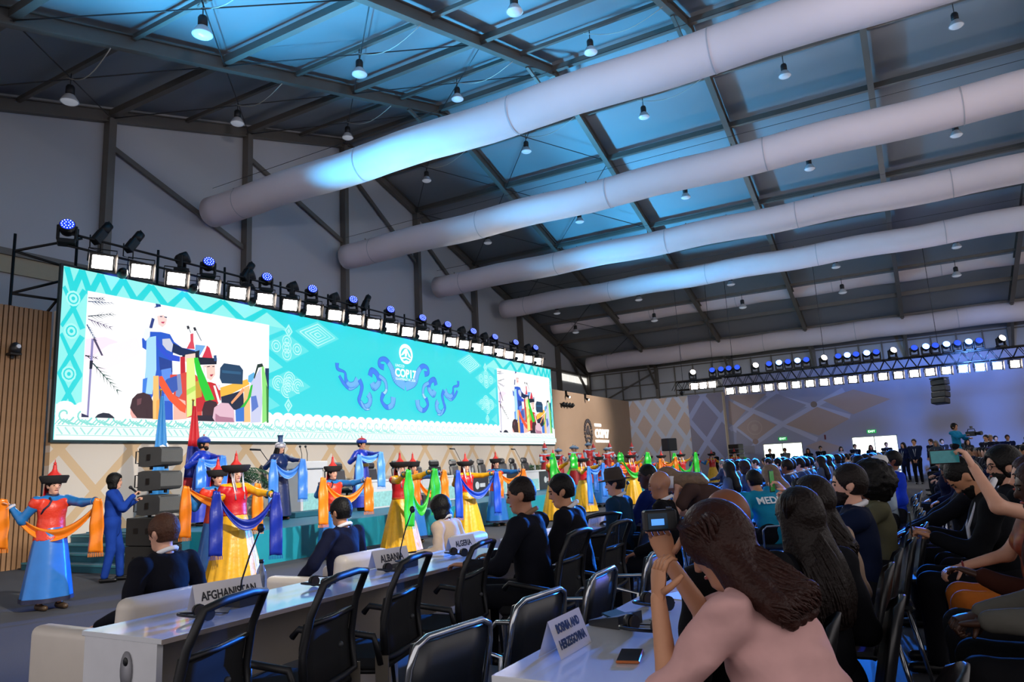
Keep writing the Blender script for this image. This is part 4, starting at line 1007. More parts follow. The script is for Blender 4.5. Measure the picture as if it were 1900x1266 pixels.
for i, (x, y, r) in enumerate([(14.0, 13.7, -0.5), (14.95, 13.6, 0.1), (16.25, 13.6, 0), (17.5, 13.6, 0.1), (18.45, 13.6, 0), (19.4, 13.6, -0.2), (20.6, 13.6, 0.1), (21.6, 13.6, 0), (22.4, 13.6, 0.1), (23.9, 13.6, 0), (24.75, 13.6, 0.15), (25.7, 13.6, 0), (13.0, 14.2, 0.9)]):
    o = lc if i == 0 else copy_tree(lc)
    o.location = (x, y, 0.58); o.rotation_euler = (0, 0, r)
    o['label'] = 'black leather swivel chair behind the head table, %s from the lectern' % ORD[i] if i < 12 else 'black leather swivel chair standing behind the white lectern'
    if i < 12: o['group'] = 'leather chairs behind the head table'
def mic_stand(x, y, z0, top, tip, label):
    e = empty('microphone_stand', (x, y, z0), 0, label, 'microphone stand', 'boom microphone stands on stage')
    b = B().cyl((0, 0, 0), (0, 0, top), 0.012, 6)
    b.build('pole', mBlk, e)
    for k in range(3):
        a = 2 * math.pi * k / 3; B().cyl((0, 0, 0.14), (0.28 * math.cos(a), 0.28 * math.sin(a), 0.01), 0.01, 6).build('leg', mBlk, e)
    bm = B().cyl((-tip[0] * 0.35, 0, top - tip[1] * 0.35), (tip[0], 0, top + tip[1]), 0.009, 6).build('boom', mBlk, e)
    B().cyl((tip[0], 0, top + tip[1]), (tip[0] - 0.28 if tip[0] < 0 else tip[0] + 0.1, 0, top + tip[1] + 0.01), 0.022, 8).build('microphone', mBlkP, bm)
mic_stand(11.7, 12.85, 0.58, 1.12, (-0.38, 0.42), 'black boom microphone stand in front of the potted palm')
mic_stand(20.15, 13.3, 0.58, 1.15, (-0.35, 0.42), 'black boom microphone stand behind the middle of the head table')
mic_stand(24.4, 13.3, 0.58, 1.05, (-0.5, 0.5), 'black boom microphone stand near the end of the head table')
def palm(x, y, z, sc, label):
    rnd = random.Random(int(x * 10)); e = empty('potted_palm', (x, y, z), 0, label, 'plant', 'potted palms on stage')
    B().lathe([(0.001, 0), (0.16, 0), (0.22, 0.36), (0.2, 0.36), (0.19, 0.32), (0.001, 0.32)], 16).build('pot', M('pot_white', 'b8b4ac', 0.5), e)
    for k in range(5): B().tube([(0.04 * math.cos(k), 0.04 * math.sin(k), 0.3), (0.08 * math.cos(k * 1.3), 0.08 * math.sin(k * 1.3), 0.9 * sc)], [0.022, 0.014], 6).build('stem', M('palm_stem', '6a7a3a', 0.6), e)
    for k in range(13):
        a = 2 * math.pi * k / 13 + rnd.uniform(-.2, .2); L = sc * rnd.uniform(0.55, 0.85); up = rnd.uniform(0.25, 1.0)
        d = Vector((math.cos(a), math.sin(a), 0)); pts = []
        for t in np.linspace(0, 1, 8): pts.append(Vector((0, 0, 0.75 * sc + 0.1 * (k % 3))) + d * (L * t) + Vector((0, 0, sc * (up * t - (0.4 + 0.75 * up) * t * t))))
        b = B(); b.tube(pts, [0.01 - 0.008 * i / 7 for i in range(8)], 5)
        side = Vector((-d.y, d.x, 0))
        for i in range(1, 8):
            for j in range(2):
                p = pts[i] if j == 0 else (pts[i] + pts[i - 1]) / 2
                for s in (-1, 1):
                    tip = p + side * (s * 0.2 * sc) + d * (0.14 * sc) + Vector((0, 0, -0.1 * sc)); w2 = d * 0.016
                    b.add([p - w2, p + w2, (p + tip) / 2 + w2 + Vector((0, 0, 0.015)), tip, (p + tip) / 2 - w2 + Vector((0, 0, 0.015))], [(0, 1, 2, 3, 4)])
        b.build('frond', M('palm_green', '2a5a34', 0.5, noise=0.3), e)
palm(11.6, 13.85, 0.58, 1.15, 'green potted palm on the stage behind the blue-robed man')
palm(27.3, 14.3, 0.58, 0.85, 'green potted palm at the end of the stage behind the musicians')
sp = empty('pole_speaker', (35.2, 10.75, 0.58), math.radians(-20), 'dark loudspeaker on a tall stand behind the dancers at the stage end', 'speaker')
B().cyl((0, 0, 0), (0, 0, 1.3), 0.02, 8).build('pole', mBlk, sp)
for k in range(3):
    a = 2 * math.pi * k / 3; B().cyl((0, 0, 0.5), (0.4 * math.cos(a), 0.4 * math.sin(a), 0.012), 0.014, 6).build('leg', mBlk, sp)
B().box(-0.36, 0.36, -0.22, 0.22, 1.3, 1.92, bev=0.03).build('cabinet', M('speaker_navy', '141c2c', 0.5), sp); B().box(-0.32, 0.32, -0.228, -0.22, 1.34, 1.88).build('grille', M('black_grille', '101114', 0.5), sp)
# stage monitor wedges
mw = empty('stage_monitor', (14.7, 10.9, 0.58), 0, 'grey floor monitor wedge on the stage edge before the head table', 'speaker')
B().prism([(-0.22, 0), (0.22, 0), (0.22, 0.12), (-0.08, 0.36), (-0.22, 0.3)], 0.5, Matrix.Rotation(math.radians(90), 4, 'Z') @ Matrix.Translation((0, -0.25, 0))).build('cabinet', M('speaker_paint', '2b2c2b', 0.6), mw)
B().add([(-0.21, -0.2, 0.14), (0.21, -0.2, 0.14), (0.21, 0.06, 0.345), (-0.21, 0.06, 0.345)], [(0, 1, 2, 3)]).build('grille', M('black_grille', '101114', 0.5), mw)
# ------------------------------------------------------------------ delegates' desks
mDesk = M('desk_top', 'dcdee2', 0.14, noise=0.02, spec=0.8, coat=0.4); mEdge = M('desk_edge', 'a0917e', 0.5); mPanel = M('desk_panel', 'bdb3a6', 0.45, noise=0.04)
def desk(x0, x1, y0, y1, label, grommet=False):
    e = empty('desk', (x0, y0, 0), 0, label, 'desk', 'delegates desks'); L = x1 - x0; D = y1 - y0
    B().box(0, L, 0, D, 0.728, 0.752, bev=0.003).build('desktop', mDesk, e)
    B().box(0, L, -0.003, 0.0, 0.728, 0.75).build('edge_band', mEdge, e)
    for x in (0.0, L - 0.03): B().box(x, x + 0.03, 0.03, D - 0.03, 0.0, 0.728).build('end_panel', mPanel if x else M('desk_panel_white', 'd5d6da', 0.4), e)
    B().box(0.03, L - 0.03, D - 0.12, D - 0.1, 0.32, 0.728).build('modesty_panel', mPanel, e)
    if grommet:
        B().lathe([(0.001, 0), (0.05, 0), (0.06, 0.006), (0.001, 0.006)], 20, Matrix.Translation((0, 0.24, 0.6)) @ Matrix.Rotation(math.radians(-90), 4, 'Y') @ Matrix.Diagonal((1.45, 0.75, 1, 1))).build('cable_grommet', M('grommet_grey', '9a9aa0', 0.4), e)
        B().ball((-0.006, 0.245, 0.64), 0.02, 8, (0.3, 1, 1)).build('grommet_hole', mBlk, e)
desk(2.13, 3.78, 3.03, 3.64, 'white desk with a cable grommet carrying the AFGHANISTAN plate', True)
desk(3.79, 5.44, 3.03, 3.64, 'white desk carrying the ALBANIA and ALGERIA plates')
desk(6.15, 7.8, 3.03, 3.64, 'white desk in front of the man with cropped hair')
desk(7.81, 9.46, 3.03, 3.64, 'white desk in front of the man in a felt hat')
desk(10.1, 11.75, 3.03, 3.64, 'white desk past the man in a felt hat, before the bald delegates')
desk(11.76, 13.4, 3.03, 3.64, 'white desk at the far end of the delegates row')
desk(2.13, 3.78, 0.82, 1.32, 'white desk with the BOSNIA AND HERZEGOVINA plate')
desk(3.79, 5.44, 0.82, 1.32, 'white desk beyond the woman in pink, with a paper sheet')

# ------------------------------------------------------------------ chairs
mMesh = M('mesh_fabric', '16181c', 0.8, noise=0.2, alpha=0.5); mChr = MATS['chrome']
def mesh_chair():
    e = empty('mesh_chair', (0, 0, 0), 0, None, 'chair')      # faces +y, backrest at -y
    B().cbox((0, 0.02, 0.46), (0.48, 0.46, 0.07), None, 0.03).build('seat', M('seat_fabric', '101114', 0.9), e)
    def bk(x, t): return Vector((x * (1 - 0.1 * t), -0.22 - 0.09 * t + 0.05 * math.sin(t * 3), 0.5 + 0.46 * t))
    fr = B().tube([bk(s, t) for s, t in [(-.23, 0), (-.235, .35), (-.23, .7), (-.23, 1), (-.1, 1.03), (.1, 1.03), (.23, 1), (.23, .7), (.235, .35), (.23, 0), (.1, -.02), (-.1, -.02)]], 0.018, 8, closed=True)
    fr.tube([bk(-.23, .62), bk(0, .6), bk(.23, .62)], 0.012, 6)
    fr.build('back_frame', mBlkP, e)
    B().grid([[bk(x, t) + Vector((0, 0.01, 0)) for x in np.linspace(-.22, .22, 5)] for t in np.linspace(0.62, 1, 4)]).build('mesh_panel', mMesh, e)
    B().grid([[bk(x, t) + Vector((0, 0.01, 0)) for x in np.linspace(-.22, .22, 5)] for t in np.linspace(0, 0.62, 4)], True, 0.02).build('lumbar_pad', M('seat_fabric', '101114', 0.9), e)
    B().ball((0, -0.27, 0.66), 0.014, 8).build('knob', mGrey, e)
    for s in (-1, 1):
        B().tube([(s * .25, -.2, .48), (s * .29, -.18, .62), (s * .29, .12, .66), (s * .29, .16, .62)], 0.018, 6).build('armrest', mBlkP, e)
        B().tube([(s * .23, -.2, .44), (s * .23, .2, .43), (s * .23, .24, .38), (s * .23, .2, .03), (s * .23, -.24, .015)], 0.013, 6).build('leg', mBlk, e)
        B().box(s * .25 - .006, s * .25 + .006, -.24, -.17, .3, .52).build('side_plate', M('grey_plate', '6b6459', 0.5), e)
    B().cyl((-.23, -.24, .015), (.23, -.24, .015), 0.013, 6).build('floor_bar', mBlk, e)
    return e
mc = mesh_chair()
for i, (x, y, r, lab) in enumerate([(1.95, 2.73, 0.3, 'black mesh office chair at the desk below the AFGHANISTAN plate'), (2.56, 2.7, 0.26, 'black mesh office chair pushed to the joint of the two white desks'),
        (3.18, 2.76, 0.26, 'black mesh office chair at the desk below the ALBANIA plate'), (3.86, 2.74, 0.22, 'black mesh office chair at the desk end below the ALGERIA plate'),
        (4.62, 2.4, 0.05, 'black mesh office chair under the man with cropped hair'), (5.32, 2.36, 0.0, 'black mesh office chair under the dark-haired man beside the cropped-haired man'), (6.28, 2.82, -0.4, 'empty black mesh office chair between the dark-haired man and the felt-hatted man'),
        (9.75, 2.6, 0.0, 'empty black mesh office chair past the man in charcoal jacket')]):
    o = mc if i == 0 else copy_tree(mc)
    o.location = (x, y, 0); o.rotation_euler = (0, 0, r); tag(o, lab, None, 'black mesh chairs at the delegates desks')
def chrome_chair():
    e = empty('chrome_chair', (0, 0, 0), 0, None, 'chair')
    mL = M('dark_leatherette', '131a24', 0.35, noise=0.15, spec=0.6)
    B().cbox((0, 0.0, 0.44), (0.46, 0.46, 0.05), None, 0.02).build('seat', mL, e)
    def bk(x, t): return Vector((x, -0.22 - 0.1 * t, 0.42 + 0.44 * t))
    B().grid([[bk(x, t) for x in np.linspace(-.2, .2, 5)] for t in (0.08, .3, .6, .95)], True, 0.03).build('backrest', mL, e)
    B().tube([bk(-.22, -.1), bk(-.22, .8), bk(-.2, .95), bk(-.15, 1), bk(.15, 1), bk(.2, .95), bk(.22, .8), bk(.22, -.1)], 0.013, 8).build('back_frame', mChr, e)
    for s in (-1, 1):
        B().tube([(s * .22, -.2, .36), (s * .23, -.24, .64), (s * .25, -.1, .67), (s * .25, .12, .66), (s * .24, .16, .62), (s * .24, .18, .02), (s * .24, -.2, .014)], 0.012, 8).build('leg', mChr, e)
    B().cyl((-.24, -.2, .014), (.24, -.2, .014), 0.012, 6).build('floor_bar', mChr, e)
    return e
cc = chrome_chair()
for i, (x, y, r, lab) in enumerate([(2.3, 1.86, -0.12, 'chrome-framed chair beside the corner of the BOSNIA AND HERZEGOVINA desk'), (2.98, 1.86, -0.08, 'chrome-framed chair behind the BOSNIA AND HERZEGOVINA plate'), (3.62, 1.84, 0.05, 'chrome-framed chair behind the microphone unit on the desk'),
        (4.5, 1.82, 0.0, 'chrome-framed chair beyond the headsets, next to the phone-holding hand'), (8.5, 1.44, 0.15, 'chrome-framed chair under the person in the MEDIA vest'), (9.15, 1.36, 0.2, 'chrome-framed chair under the fair-haired woman in turquoise vest')]):
    o = cc if i == 0 else copy_tree(cc)
    o.location = (x, y, 0); o.rotation_euler = (0, 0, r); tag(o, lab, None, 'chrome chairs between the desks')
def shell_chair():
    e = empty('shell_chair', (0, 0, 0), 0, None, 'chair')
    mS = M('black_shell', '0d0e12', 0.4, noise=0.1, spec=0.6)
    rows = []
    for t in np.linspace(0, 1, 7):
        z = 0.45 + 0.4 * t; w = 0.22 * math.sqrt(max(0.05, 1 - (max(0, t - 0.55) / 0.5) ** 2)); y = -0.2 - 0.1 * t
        rows.append([(w * u, y + 0.05 * u * u, z - 0.03 * u * u) for u in np.linspace(-1, 1, 9)])
    B().grid(rows, True, 0.014).build('backrest', mS, e)
    B().cbox((0, 0, 0.44), (0.44, 0.44, 0.035), None, 0.015).build('seat', mS, e)
    for s in (-1, 1):
        B().tube([(s * .2, -.18, .44), (s * .24, -.26, 0.0)], 0.012, 6).build('leg', mChr, e); B().tube([(s * .2, .18, .44), (s * .24, .22, 0.0)], 0.012, 6).build('leg', mChr, e)
    return e
def white_chair():
    e = empty('white_armchair', (0, 0, 0), 0, None, 'armchair')
    mW = M('white_leather', 'd2c9bd', 0.4, noise=0.04, bump=0.1, bscale=10)
    def soft(b, nm, w_):
        o = b.build(nm, mW, e); md = o.modifiers.new('soft', 'BEVEL'); md.width = w_; md.segments = 4
        o.data.polygons.foreach_set('use_smooth', [True] * len(o.data.polygons)); return o
    soft(B().cbox((0, 0.12, 0.32), (0.54, 0.74, 0.24)), 'seat', 0.06)
    soft(B().cbox((0, -0.3, 0.55), (0.62, 0.15, 0.46), RX(0.1)), 'backrest', 0.06)
    for s in (-1, 1): soft(B().cbox((s * 0.34, 0.06, 0.4), (0.14, 0.76, 0.42)), 'arm', 0.05)
    soft(B().box(-0.4, 0.4, -0.34, 0.46, 0.04, 0.24), 'base', 0.03)
    for sx in (-1, 1):
        for sy in (-1, 1): B().cyl((sx * 0.3, sy * 0.26, 0), (sx * 0.3, sy * 0.26, 0.05), 0.02, 6).build('foot', mBlk, e)
    return e
wc = white_chair()
for i, (x, y, lab) in enumerate([(2.97, 4.5, 'white leather armchair under the man with greying brown hair'), (4.9, 4.6, 'white leather armchair under the dark-haired man in navy suit'), (6.42, 4.5, 'white leather armchair under the woman in cream jacket')]):
    o = wc if i == 0 else copy_tree(wc)
    o.location = (x, y, 0); tag(o, lab, None, 'white leather armchairs before the desks')

# ------------------------------------------------------------------ things on the desks
ZD = 0.7535
def plate(x, y, rz, lines, label, w=0.3, h=0.12, size=0.045):
    e = empty('name_plate', (x, y, ZD), rz, label, 'name plate', 'country name plates')
    mP = M('plate_card', 'd8d4d2', 0.6, noise=0.03)
    B().add([(-w / 2, -0.045, 0), (w / 2, -0.045, 0), (w / 2, 0, h), (-w / 2, 0, h), (-w / 2, 0.045, 0), (w / 2, 0.045, 0)], [(0, 1, 2, 3), (3, 2, 5, 4)]).build('card', mP, e)
    for i, t in enumerate(lines):
        k = h * (0.62 if len(lines) == 2 and i == 0 else (0.22 if len(lines) == 2 else 0.33))
        link('lettering', text_mesh(t, size, 0.0004, 0.0018, 'CENTER', 0.76), M('plate_ink', '15161a', 0.6), e, (0, -0.045 + 0.045 * k / h - 0.002, k), (math.atan2(h, 0.045), 0, 0))
plate(2.86, 3.5, -0.12, ['AFGHANISTAN'], 'white tent card reading AFGHANISTAN on the desk', 0.42, 0.13, 0.066)
plate(4.3, 3.5, -0.1, ['ALBANIA'], 'white tent card reading ALBANIA on the desk', 0.36, 0.13, 0.075)
plate(5.26, 3.5, -0.1, ['ALGERIA'], 'white tent card reading ALGERIA on the desk end', 0.34, 0.12, 0.07)
plate(6.45, 3.4, -0.1, ['ANDORRA'], 'white tent card on the desk between the two dark-suited men', 0.3, 0.12, 0.06)
plate(8.2, 3.3, 0.1, ['ANGOLA'], 'white tent card on the desk before the man in a felt hat', 0.3, 0.14, 0.07)
plate(2.5, 1.22, 0.0, ['BOSNIA AND', 'HERZEGOVINA'], 'white tent card reading BOSNIA AND HERZEGOVINA', 0.27, 0.125, 0.042)
def mic_unit(x, y, rz, label, neck=True):
    e = empty('conference_microphone', (x, y, ZD), rz, label, 'microphone', 'desk microphone units')
    B().prism([(-0.08, 0), (0.08, 0), (0.08, 0.02), (-0.08, 0.05)], 0.16, Matrix.Rotation(math.radians(90), 4, 'Z') @ Matrix.Translation((0, -0.08, 0))).build('base', M('mic_base', '1a1c20', 0.4), e)
    B().box(-0.05, 0.05, -0.04, 0.04, 0.035, 0.042, Matrix.Rotation(0.2, 4, 'X')).build('control_pad', M('mic_pad', '1d3540', 0.3), e)
    if neck:
        g = B().tube([(0.03, 0.05, 0.03), (0.04, 0.05, 0.12), (0.08, 0.03, 0.26), (0.12, 0.0, 0.38)], 0.005, 6).build('gooseneck', mBlk, e)
        B().ball((0.125, -0.005, 0.4), 0.022, 10, (1, 1, 1.2)).build('windshield', mBlkP, g)
mic_unit(2.86, 3.38, 0.0, 'black gooseneck microphone in front of the AFGHANISTAN plate')
mic_unit(4.3, 3.38, 0.0, 'black gooseneck microphone in front of the ALBANIA plate')
mic_unit(2.95, 1.2, -0.3, 'black microphone unit beside the BOSNIA AND HERZEGOVINA plate', False)
mic_unit(6.2, 3.45, 0, 'black gooseneck microphone next to the man with cropped hair')
mic_unit(9.0, 3.4, 0, 'black gooseneck microphone on the desk beyond the felt-hatted man')
def headset(x, y, rz, label, flat=True):
    e = empty('headset', (x, y, ZD), rz, label, 'headset', 'interpretation headsets')
    arc = [(0.075 * math.cos(a), 0.11 * math.sin(a), 0.018 + 0.02 * math.sin(a)) for a in np.linspace(0.0, math.pi, 13)]
    B().tube(arc, 0.007, 6).build('headband', mBlkP, e)
    for s in (-1, 1):
        c = B().cyl((s * 0.075 - 0.013 * s, -0.01, 0.032), (s * 0.075 + 0.013 * s, -0.01, 0.032), 0.032, 14).build('earcup', mBlkP, e)
        B().cyl((s * 0.06, -0.01, 0.032), (s * 0.048, -0.01, 0.032), 0.027, 12).build('cushion', M('foam_brown', '2e2622', 0.9), c)
    B().tube([(0.07, -0.04, 0.005), (0.11, -0.1, 0.003), (0.03, -0.14, 0.003), (0.13, -0.19, 0.003)], 0.0025, 5).build('cable', mBlk, e)
headset(3.42, 3.35, 1.3, 'black headset lying on the desk joint beyond the second mesh chair')
headset(2.5, 3.25, 1.2, 'black headset seen through the AFGHANISTAN chair back')
headset(4.02, 3.25, 1.3, 'black headset lying at the ALBANIA plate')
headset(4.9, 3.3, 1.2, 'black headset on the desk between the ALBANIA and ALGERIA plates')
headset(2.82, 1.03, 1.2, 'black headset lying before the microphone unit near the phone')
headset(3.3, 1.14, 1.0, 'black headset lying behind the microphone unit near the paper')
p = empty('smartphone', (2.47, 0.96, ZD), 0.25, 'smartphone in orange case lying on the desk', 'phone')
B().box(-0.08, 0.08, -0.04, 0.04, 0, 0.009, bev=0.003).build('case', M('orange_case', 'b4622c', 0.5), p)
B().box(-0.077, 0.077, -0.037, 0.037, 0.009, 0.0105).build('screen', M('phone_glass', '0c0f16', 0.08, noise=0), p)
tag(B().box(-0.105, 0.105, -0.148, 0.148, 0, 0.002).build('paper_sheet', M('paper', 'dfe2e8', 0.7, noise=0.02), None, (3.62, 1.05, ZD), (0, 0, -0.4)), 'blank white paper sheet on the desk beyond the headsets', 'paper')
def bottle(x, y, label):
    e = empty('water_bottle', (x, y, ZD), 0, label, 'bottle')
    B().lathe([(0.001, 0), (0.03, 0), (0.032, 0.02), (0.032, 0.11), (0.026, 0.14), (0.012, 0.175), (0.012, 0.185)], 14).build('body', M('bottle_glass', 'c8ced0', 0.08, noise=0, trans=0.85), e)
    B().cyl((0, 0, 0.183), (0, 0, 0.205), 0.014, 10).build('cap', M('cap_navy', '10141c', 0.4), e)
bottle(3.12, 3.52, 'clear water bottle with dark cap beside the AFGHANISTAN plate')
tag(B().box(-0.15, 0.15, -0.1, 0.1, 0, 0.012).build('notebook', M('paper', 'dfe2e8', 0.7), None, (5.0, 3.52, ZD), (0, 0, 0.1)), 'open white notebook before the woman in cream jacket', 'notebook')
e = empty('water_glass', (8.55, 3.2, ZD), 0, 'teal plastic bottle on the desk beside the felt-hatted man', 'bottle')
B().lathe([(0.001, 0), (0.04, 0), (0.045, 0.2), (0.001, 0.2)], 12).build('body', M('teal_plastic', '1f9aa0', 0.3), e)
# ------------------------------------------------------------------ figures: smooth bodies grown from round limbs
def surfnet(Vv, org, h):
    s = Vv < 0; nx, ny, nz = Vv.shape
    c = np.zeros((nx - 1, ny - 1, nz - 1), np.int8); offs = [(a, b, d) for a in (0, 1) for b in (0, 1) for d in (0, 1)]
    for a, b, d in offs: c += s[a:nx - 1 + a, b:ny - 1 + b, d:nz - 1 + d]
    act = (c > 0) & (c < 8); I, J, K = np.nonzero(act); n = len(I)
    if n == 0: return np.zeros((0, 3)), np.zeros((0, 4), int)
    idx = np.full(act.shape, -1, np.int32); idx[I, J, K] = np.arange(n)
    cv = np.stack([Vv[I + a, J + b, K + d] for a, b, d in offs], 1); P = np.zeros((n, 3)); cnt = np.zeros(n)
    for i in range(8):
        for ax in range(3):
            j = i | (4 >> ax)
            if j == i: continue
            v0, v1 = cv[:, i], cv[:, j]; m = (v0 < 0) != (v1 < 0); t = np.where(m, v0 / np.where(m, v0 - v1, 1), 0)
            q = np.array(offs[i], float)[None, :] + t[:, None] * np.eye(3)[ax][None, :]
            P += np.where(m[:, None], q, 0); cnt += m
    P = (P / cnt[:, None] + np.stack([I, J, K], 1)) * h + org
    Fs = []
    for ax in range(3):
        u, w2 = (ax + 1) % 3, (ax + 2) % 3
        sl0 = [slice(None)] * 3; sl1 = [slice(None)] * 3; sl0[ax] = slice(0, -1); sl1[ax] = slice(1, None)
        dif = s[tuple(sl0)] != s[tuple(sl1)]; E = np.stack(np.nonzero(dif), 1)
        ok = (E[:, u] > 0) & (E[:, w2] > 0) & (E[:, u] < Vv.shape[u] - 1) & (E[:, w2] < Vv.shape[w2] - 1); E = E[ok]
        neg = s[E[:, 0], E[:, 1], E[:, 2]]; q = []
        for du, dw in ((-1, -1), (0, -1), (0, 0), (-1, 0)):
            e = E.copy(); e[:, u] += du; e[:, w2] += dw; q.append(idx[e[:, 0], e[:, 1], e[:, 2]])
        q = np.stack(q, 1); q[~neg] = q[~neg][:, ::-1]; Fs.append(q)
    return P, np.concatenate(Fs)
class SDF:
    """smooth union of round cones, with cuts; mesh() returns verts and quads"""
    def __init__(s, k=0.03): s.p = []; s.k = k; s.cuts = []; s.sub = []; s.wob = None
    def rc(s, a, b, ra, rb=None, flat=None, k=None):
        a = np.array(a, float); b = np.array(b, float)
        if np.linalg.norm(b - a) < 1e-4: b = a + np.array([0, 0, 1e-3])
        s.p.append((a, b, ra, ra if rb is None else rb, flat, s.k if k is None else k)); return s
    def chain(s, pts, rs, flat=None, k=None):
        for i in range(len(pts) - 1): s.rc(pts[i], pts[i + 1], rs[i], rs[i + 1], flat, k)
        return s
    def cut(s, pt, nrm): s.cuts.append((np.array(pt, float), np.array(nrm, float) / np.linalg.norm(nrm))); return s
    def minus(s, a, b, ra, rb=None): s.sub.append((np.array(a, float), np.array(b, float) + 1e-5, ra, ra if rb is None else rb)); return s
    @staticmethod
    def _d(G, a, b, ra, rb, flat):
        X = G - a
        ba = b - a
        if flat is not None:
            ax, sc = flat
            for ax_, sc_ in ([(ax, sc)] if not isinstance(sc, (list, tuple)) else list(zip(ax, sc))):
                ax_ = np.asarray(ax_, float); X = X + ax_ * ((X @ ax_) * (sc_ - 1))[..., None]; ba = ba + ax_ * ((ba @ ax_) * (sc_ - 1))
        t = np.clip((X @ ba) / (ba @ ba), 0, 1)
        return np.sqrt(((X - t[..., None] * ba) ** 2).sum(-1)) - (ra + (rb - ra) * t)
    def mesh(s, h):
        lo = np.min([np.minimum(a, b) - max(ra, rb) for a, b, ra, rb, f, k in s.p], 0) - 2.5 * h
        hi = np.max([np.maximum(a, b) + max(ra, rb) for a, b, ra, rb, f, k in s.p], 0) + 2.5 * h
        n = np.ceil((hi - lo) / h).astype(int) + 1
        ax = [lo[i] + h * np.arange(n[i]) for i in range(3)]
        D = np.full(tuple(n), 1.0, np.float32)
        for a, b, ra, rb, flat, k in s.p:
            R = max(ra, rb) + k + 2 * h
            i0 = np.maximum(0, np.floor((np.minimum(a, b) - R - lo) / h).astype(int)); i1 = np.minimum(n, np.ceil((np.maximum(a, b) + R - lo) / h).astype(int) + 1)
            sl = tuple(slice(i0[i], i1[i]) for i in range(3))
            G = np.stack(np.meshgrid(*[ax[i][sl[i]] for i in range(3)], indexing='ij'), -1)
            d = s._d(G, a, b, ra, rb, flat).astype(np.float32); o = D[sl]
            q = np.maximum(k - np.abs(o - d), 0) / max(k, 1e-6)
            D[sl] = np.minimum(o, d) - q * q * k * 0.25
        if s.wob is not None or s.cuts or s.sub:
            G = np.stack(np.meshgrid(*ax, indexing='ij'), -1)
            if s.wob is not None: D = D + s.wob(G).astype(np.float32)
            for a, b, ra, rb in s.sub: D = np.maximum(D, -s._d(G, a, b, ra, rb, None).astype(np.float32))
            for p, nn in s.cuts: D = np.maximum(D, ((G - p) @ nn).astype(np.float32))
        return surfnet(D, lo, h)

def v3(*a): return np.array(a, float)
def rotz(p, a): c, s = math.cos(a), math.sin(a); return v3(p[0] * c - p[1] * s, p[0] * s + p[1] * c, p[2])
def ik(S0, W, l1, l2, pole):
    d = W - S0; L = np.linalg.norm(d)
    if L > (l1 + l2) * 0.995: W = S0 + d / L * (l1 + l2) * 0.995; d = W - S0; L = np.linalg.norm(d)
    u = d / L; x = (l1 * l1 - l2 * l2 + L * L) / (2 * L); hh = math.sqrt(max(l1 * l1 - x * x, 0)); q = pole - u * (pole @ u)
    q = q / (np.linalg.norm(q) + 1e-9)
    return S0 + u * x + q * hh, W
def q2v(P, n):
    out = []
    for i in range(len(P) - 1):
        p0, p1, p2, p3 = P[max(i - 1, 0)], P[i], P[i + 1], P[min(i + 2, len(P) - 1)]
        for t in np.linspace(0, 1, n, endpoint=False): out.append(0.5 * (2 * p1 + (p2 - p0) * t + (2 * p0 - 5 * p1 + 4 * p2 - p3) * t * t + (3 * p1 - p0 - 3 * p2 + p3) * t ** 3))
    return out + [P[-1]]
def hand_mesh(W, d, nrm, curl=0.35, spread=0.12, sc=1.0, thumb=1, seg=6):
    """palm and five fingers growing from the wrist W along d; nrm is the palm side"""
    d = d / np.linalg.norm(d); nrm = nrm - d * (nrm @ d); nrm = nrm / np.linalg.norm(nrm); sd = np.cross(d, nrm) * thumb
    b = B()
    rows = []
    for t, w, th in ((0.0, 0.026, 0.019), (0.03, 0.034, 0.017), (0.07, 0.042, 0.015), (0.095, 0.041, 0.011)):
        c = W + d * t * sc
        rows.append([c + sd * (w * sc * math.cos(a)) + nrm * (th * sc * math.sin(a)) for a in np.linspace(0, 2 * math.pi, 11)])
    b.grid([[tuple(p) for p in r] for r in rows])
    b.add([tuple(p) for p in rows[-1][:-1]], [tuple(range(10))])
    for i, (off, L, r) in enumerate(((0.031, 0.072, 0.0088), (0.011, 0.08, 0.009), (-0.01, 0.074, 0.0088), (-0.03, 0.058, 0.0078))):
        p = W + d * 0.09 * sc + sd * off * sc; dr = d + sd * (off * 3 * spread); ang = 0.0; pts = [p]
        for k, f in enumerate((0.45, 0.3, 0.25)):
            ang += curl * (0.8 + 0.5 * k); v = dr * math.cos(ang) + nrm * math.sin(ang); p = p + v / np.linalg.norm(v) * L * f * sc; pts.append(p)
        b.tube([tuple(q) for q in pts], [r * sc, r * 0.95 * sc, r * 0.88 * sc, r * 0.6 * sc], seg)
    p = W + d * 0.03 * sc + sd * 0.03 * sc; pts = [p]; v = d * 0.6 + sd * 0.75 + nrm * 0.35
    for k, f in enumerate((0.036, 0.03, 0.024)):
        p = p + v / np.linalg.norm(v) * f * sc; pts.append(p); v = v + d * 0.25 + nrm * 0.3 * curl
    b.tube([tuple(q) for q in pts], [0.0125 * sc, 0.011 * sc, 0.0098 * sc, 0.006 * sc], seg)
    return b
SKIN = {'light': 'd8a48a', 'tan': 'c08a68', 'brown': '7a4a30', 'dark': '3e2519', 'olive': 'a8765a'}
def skin(t): return M('skin_' + t, SKIN[t], 0.5, noise=0.06, nscale=20, spec=0.4)
HAIRC = {'black': '090706', 'brown': '170e0b', 'grey': '6e6a66', 'white': 'c9c9c9', 'auburn': '2c140e', 'ginger': '452a1c', 'fair': '7a6450'}
def hairm(t): return M('hair_' + t, HAIRC[t], 0.55, noise=0.4, nscale=30, bump=0.35, bscale=70, spec=0.25)
def cloth(c, rough=0.85, bump=0.35): return M('cloth_%s_%d' % (c, int(rough * 100)), c, rough, noise=0.12, nscale=12, bump=bump, bscale=13, spec=0.12)
def satin(c): return M('satin_' + c, c, 0.33, noise=0.14, nscale=9, bump=0.22, bscale=10, spec=0.55)

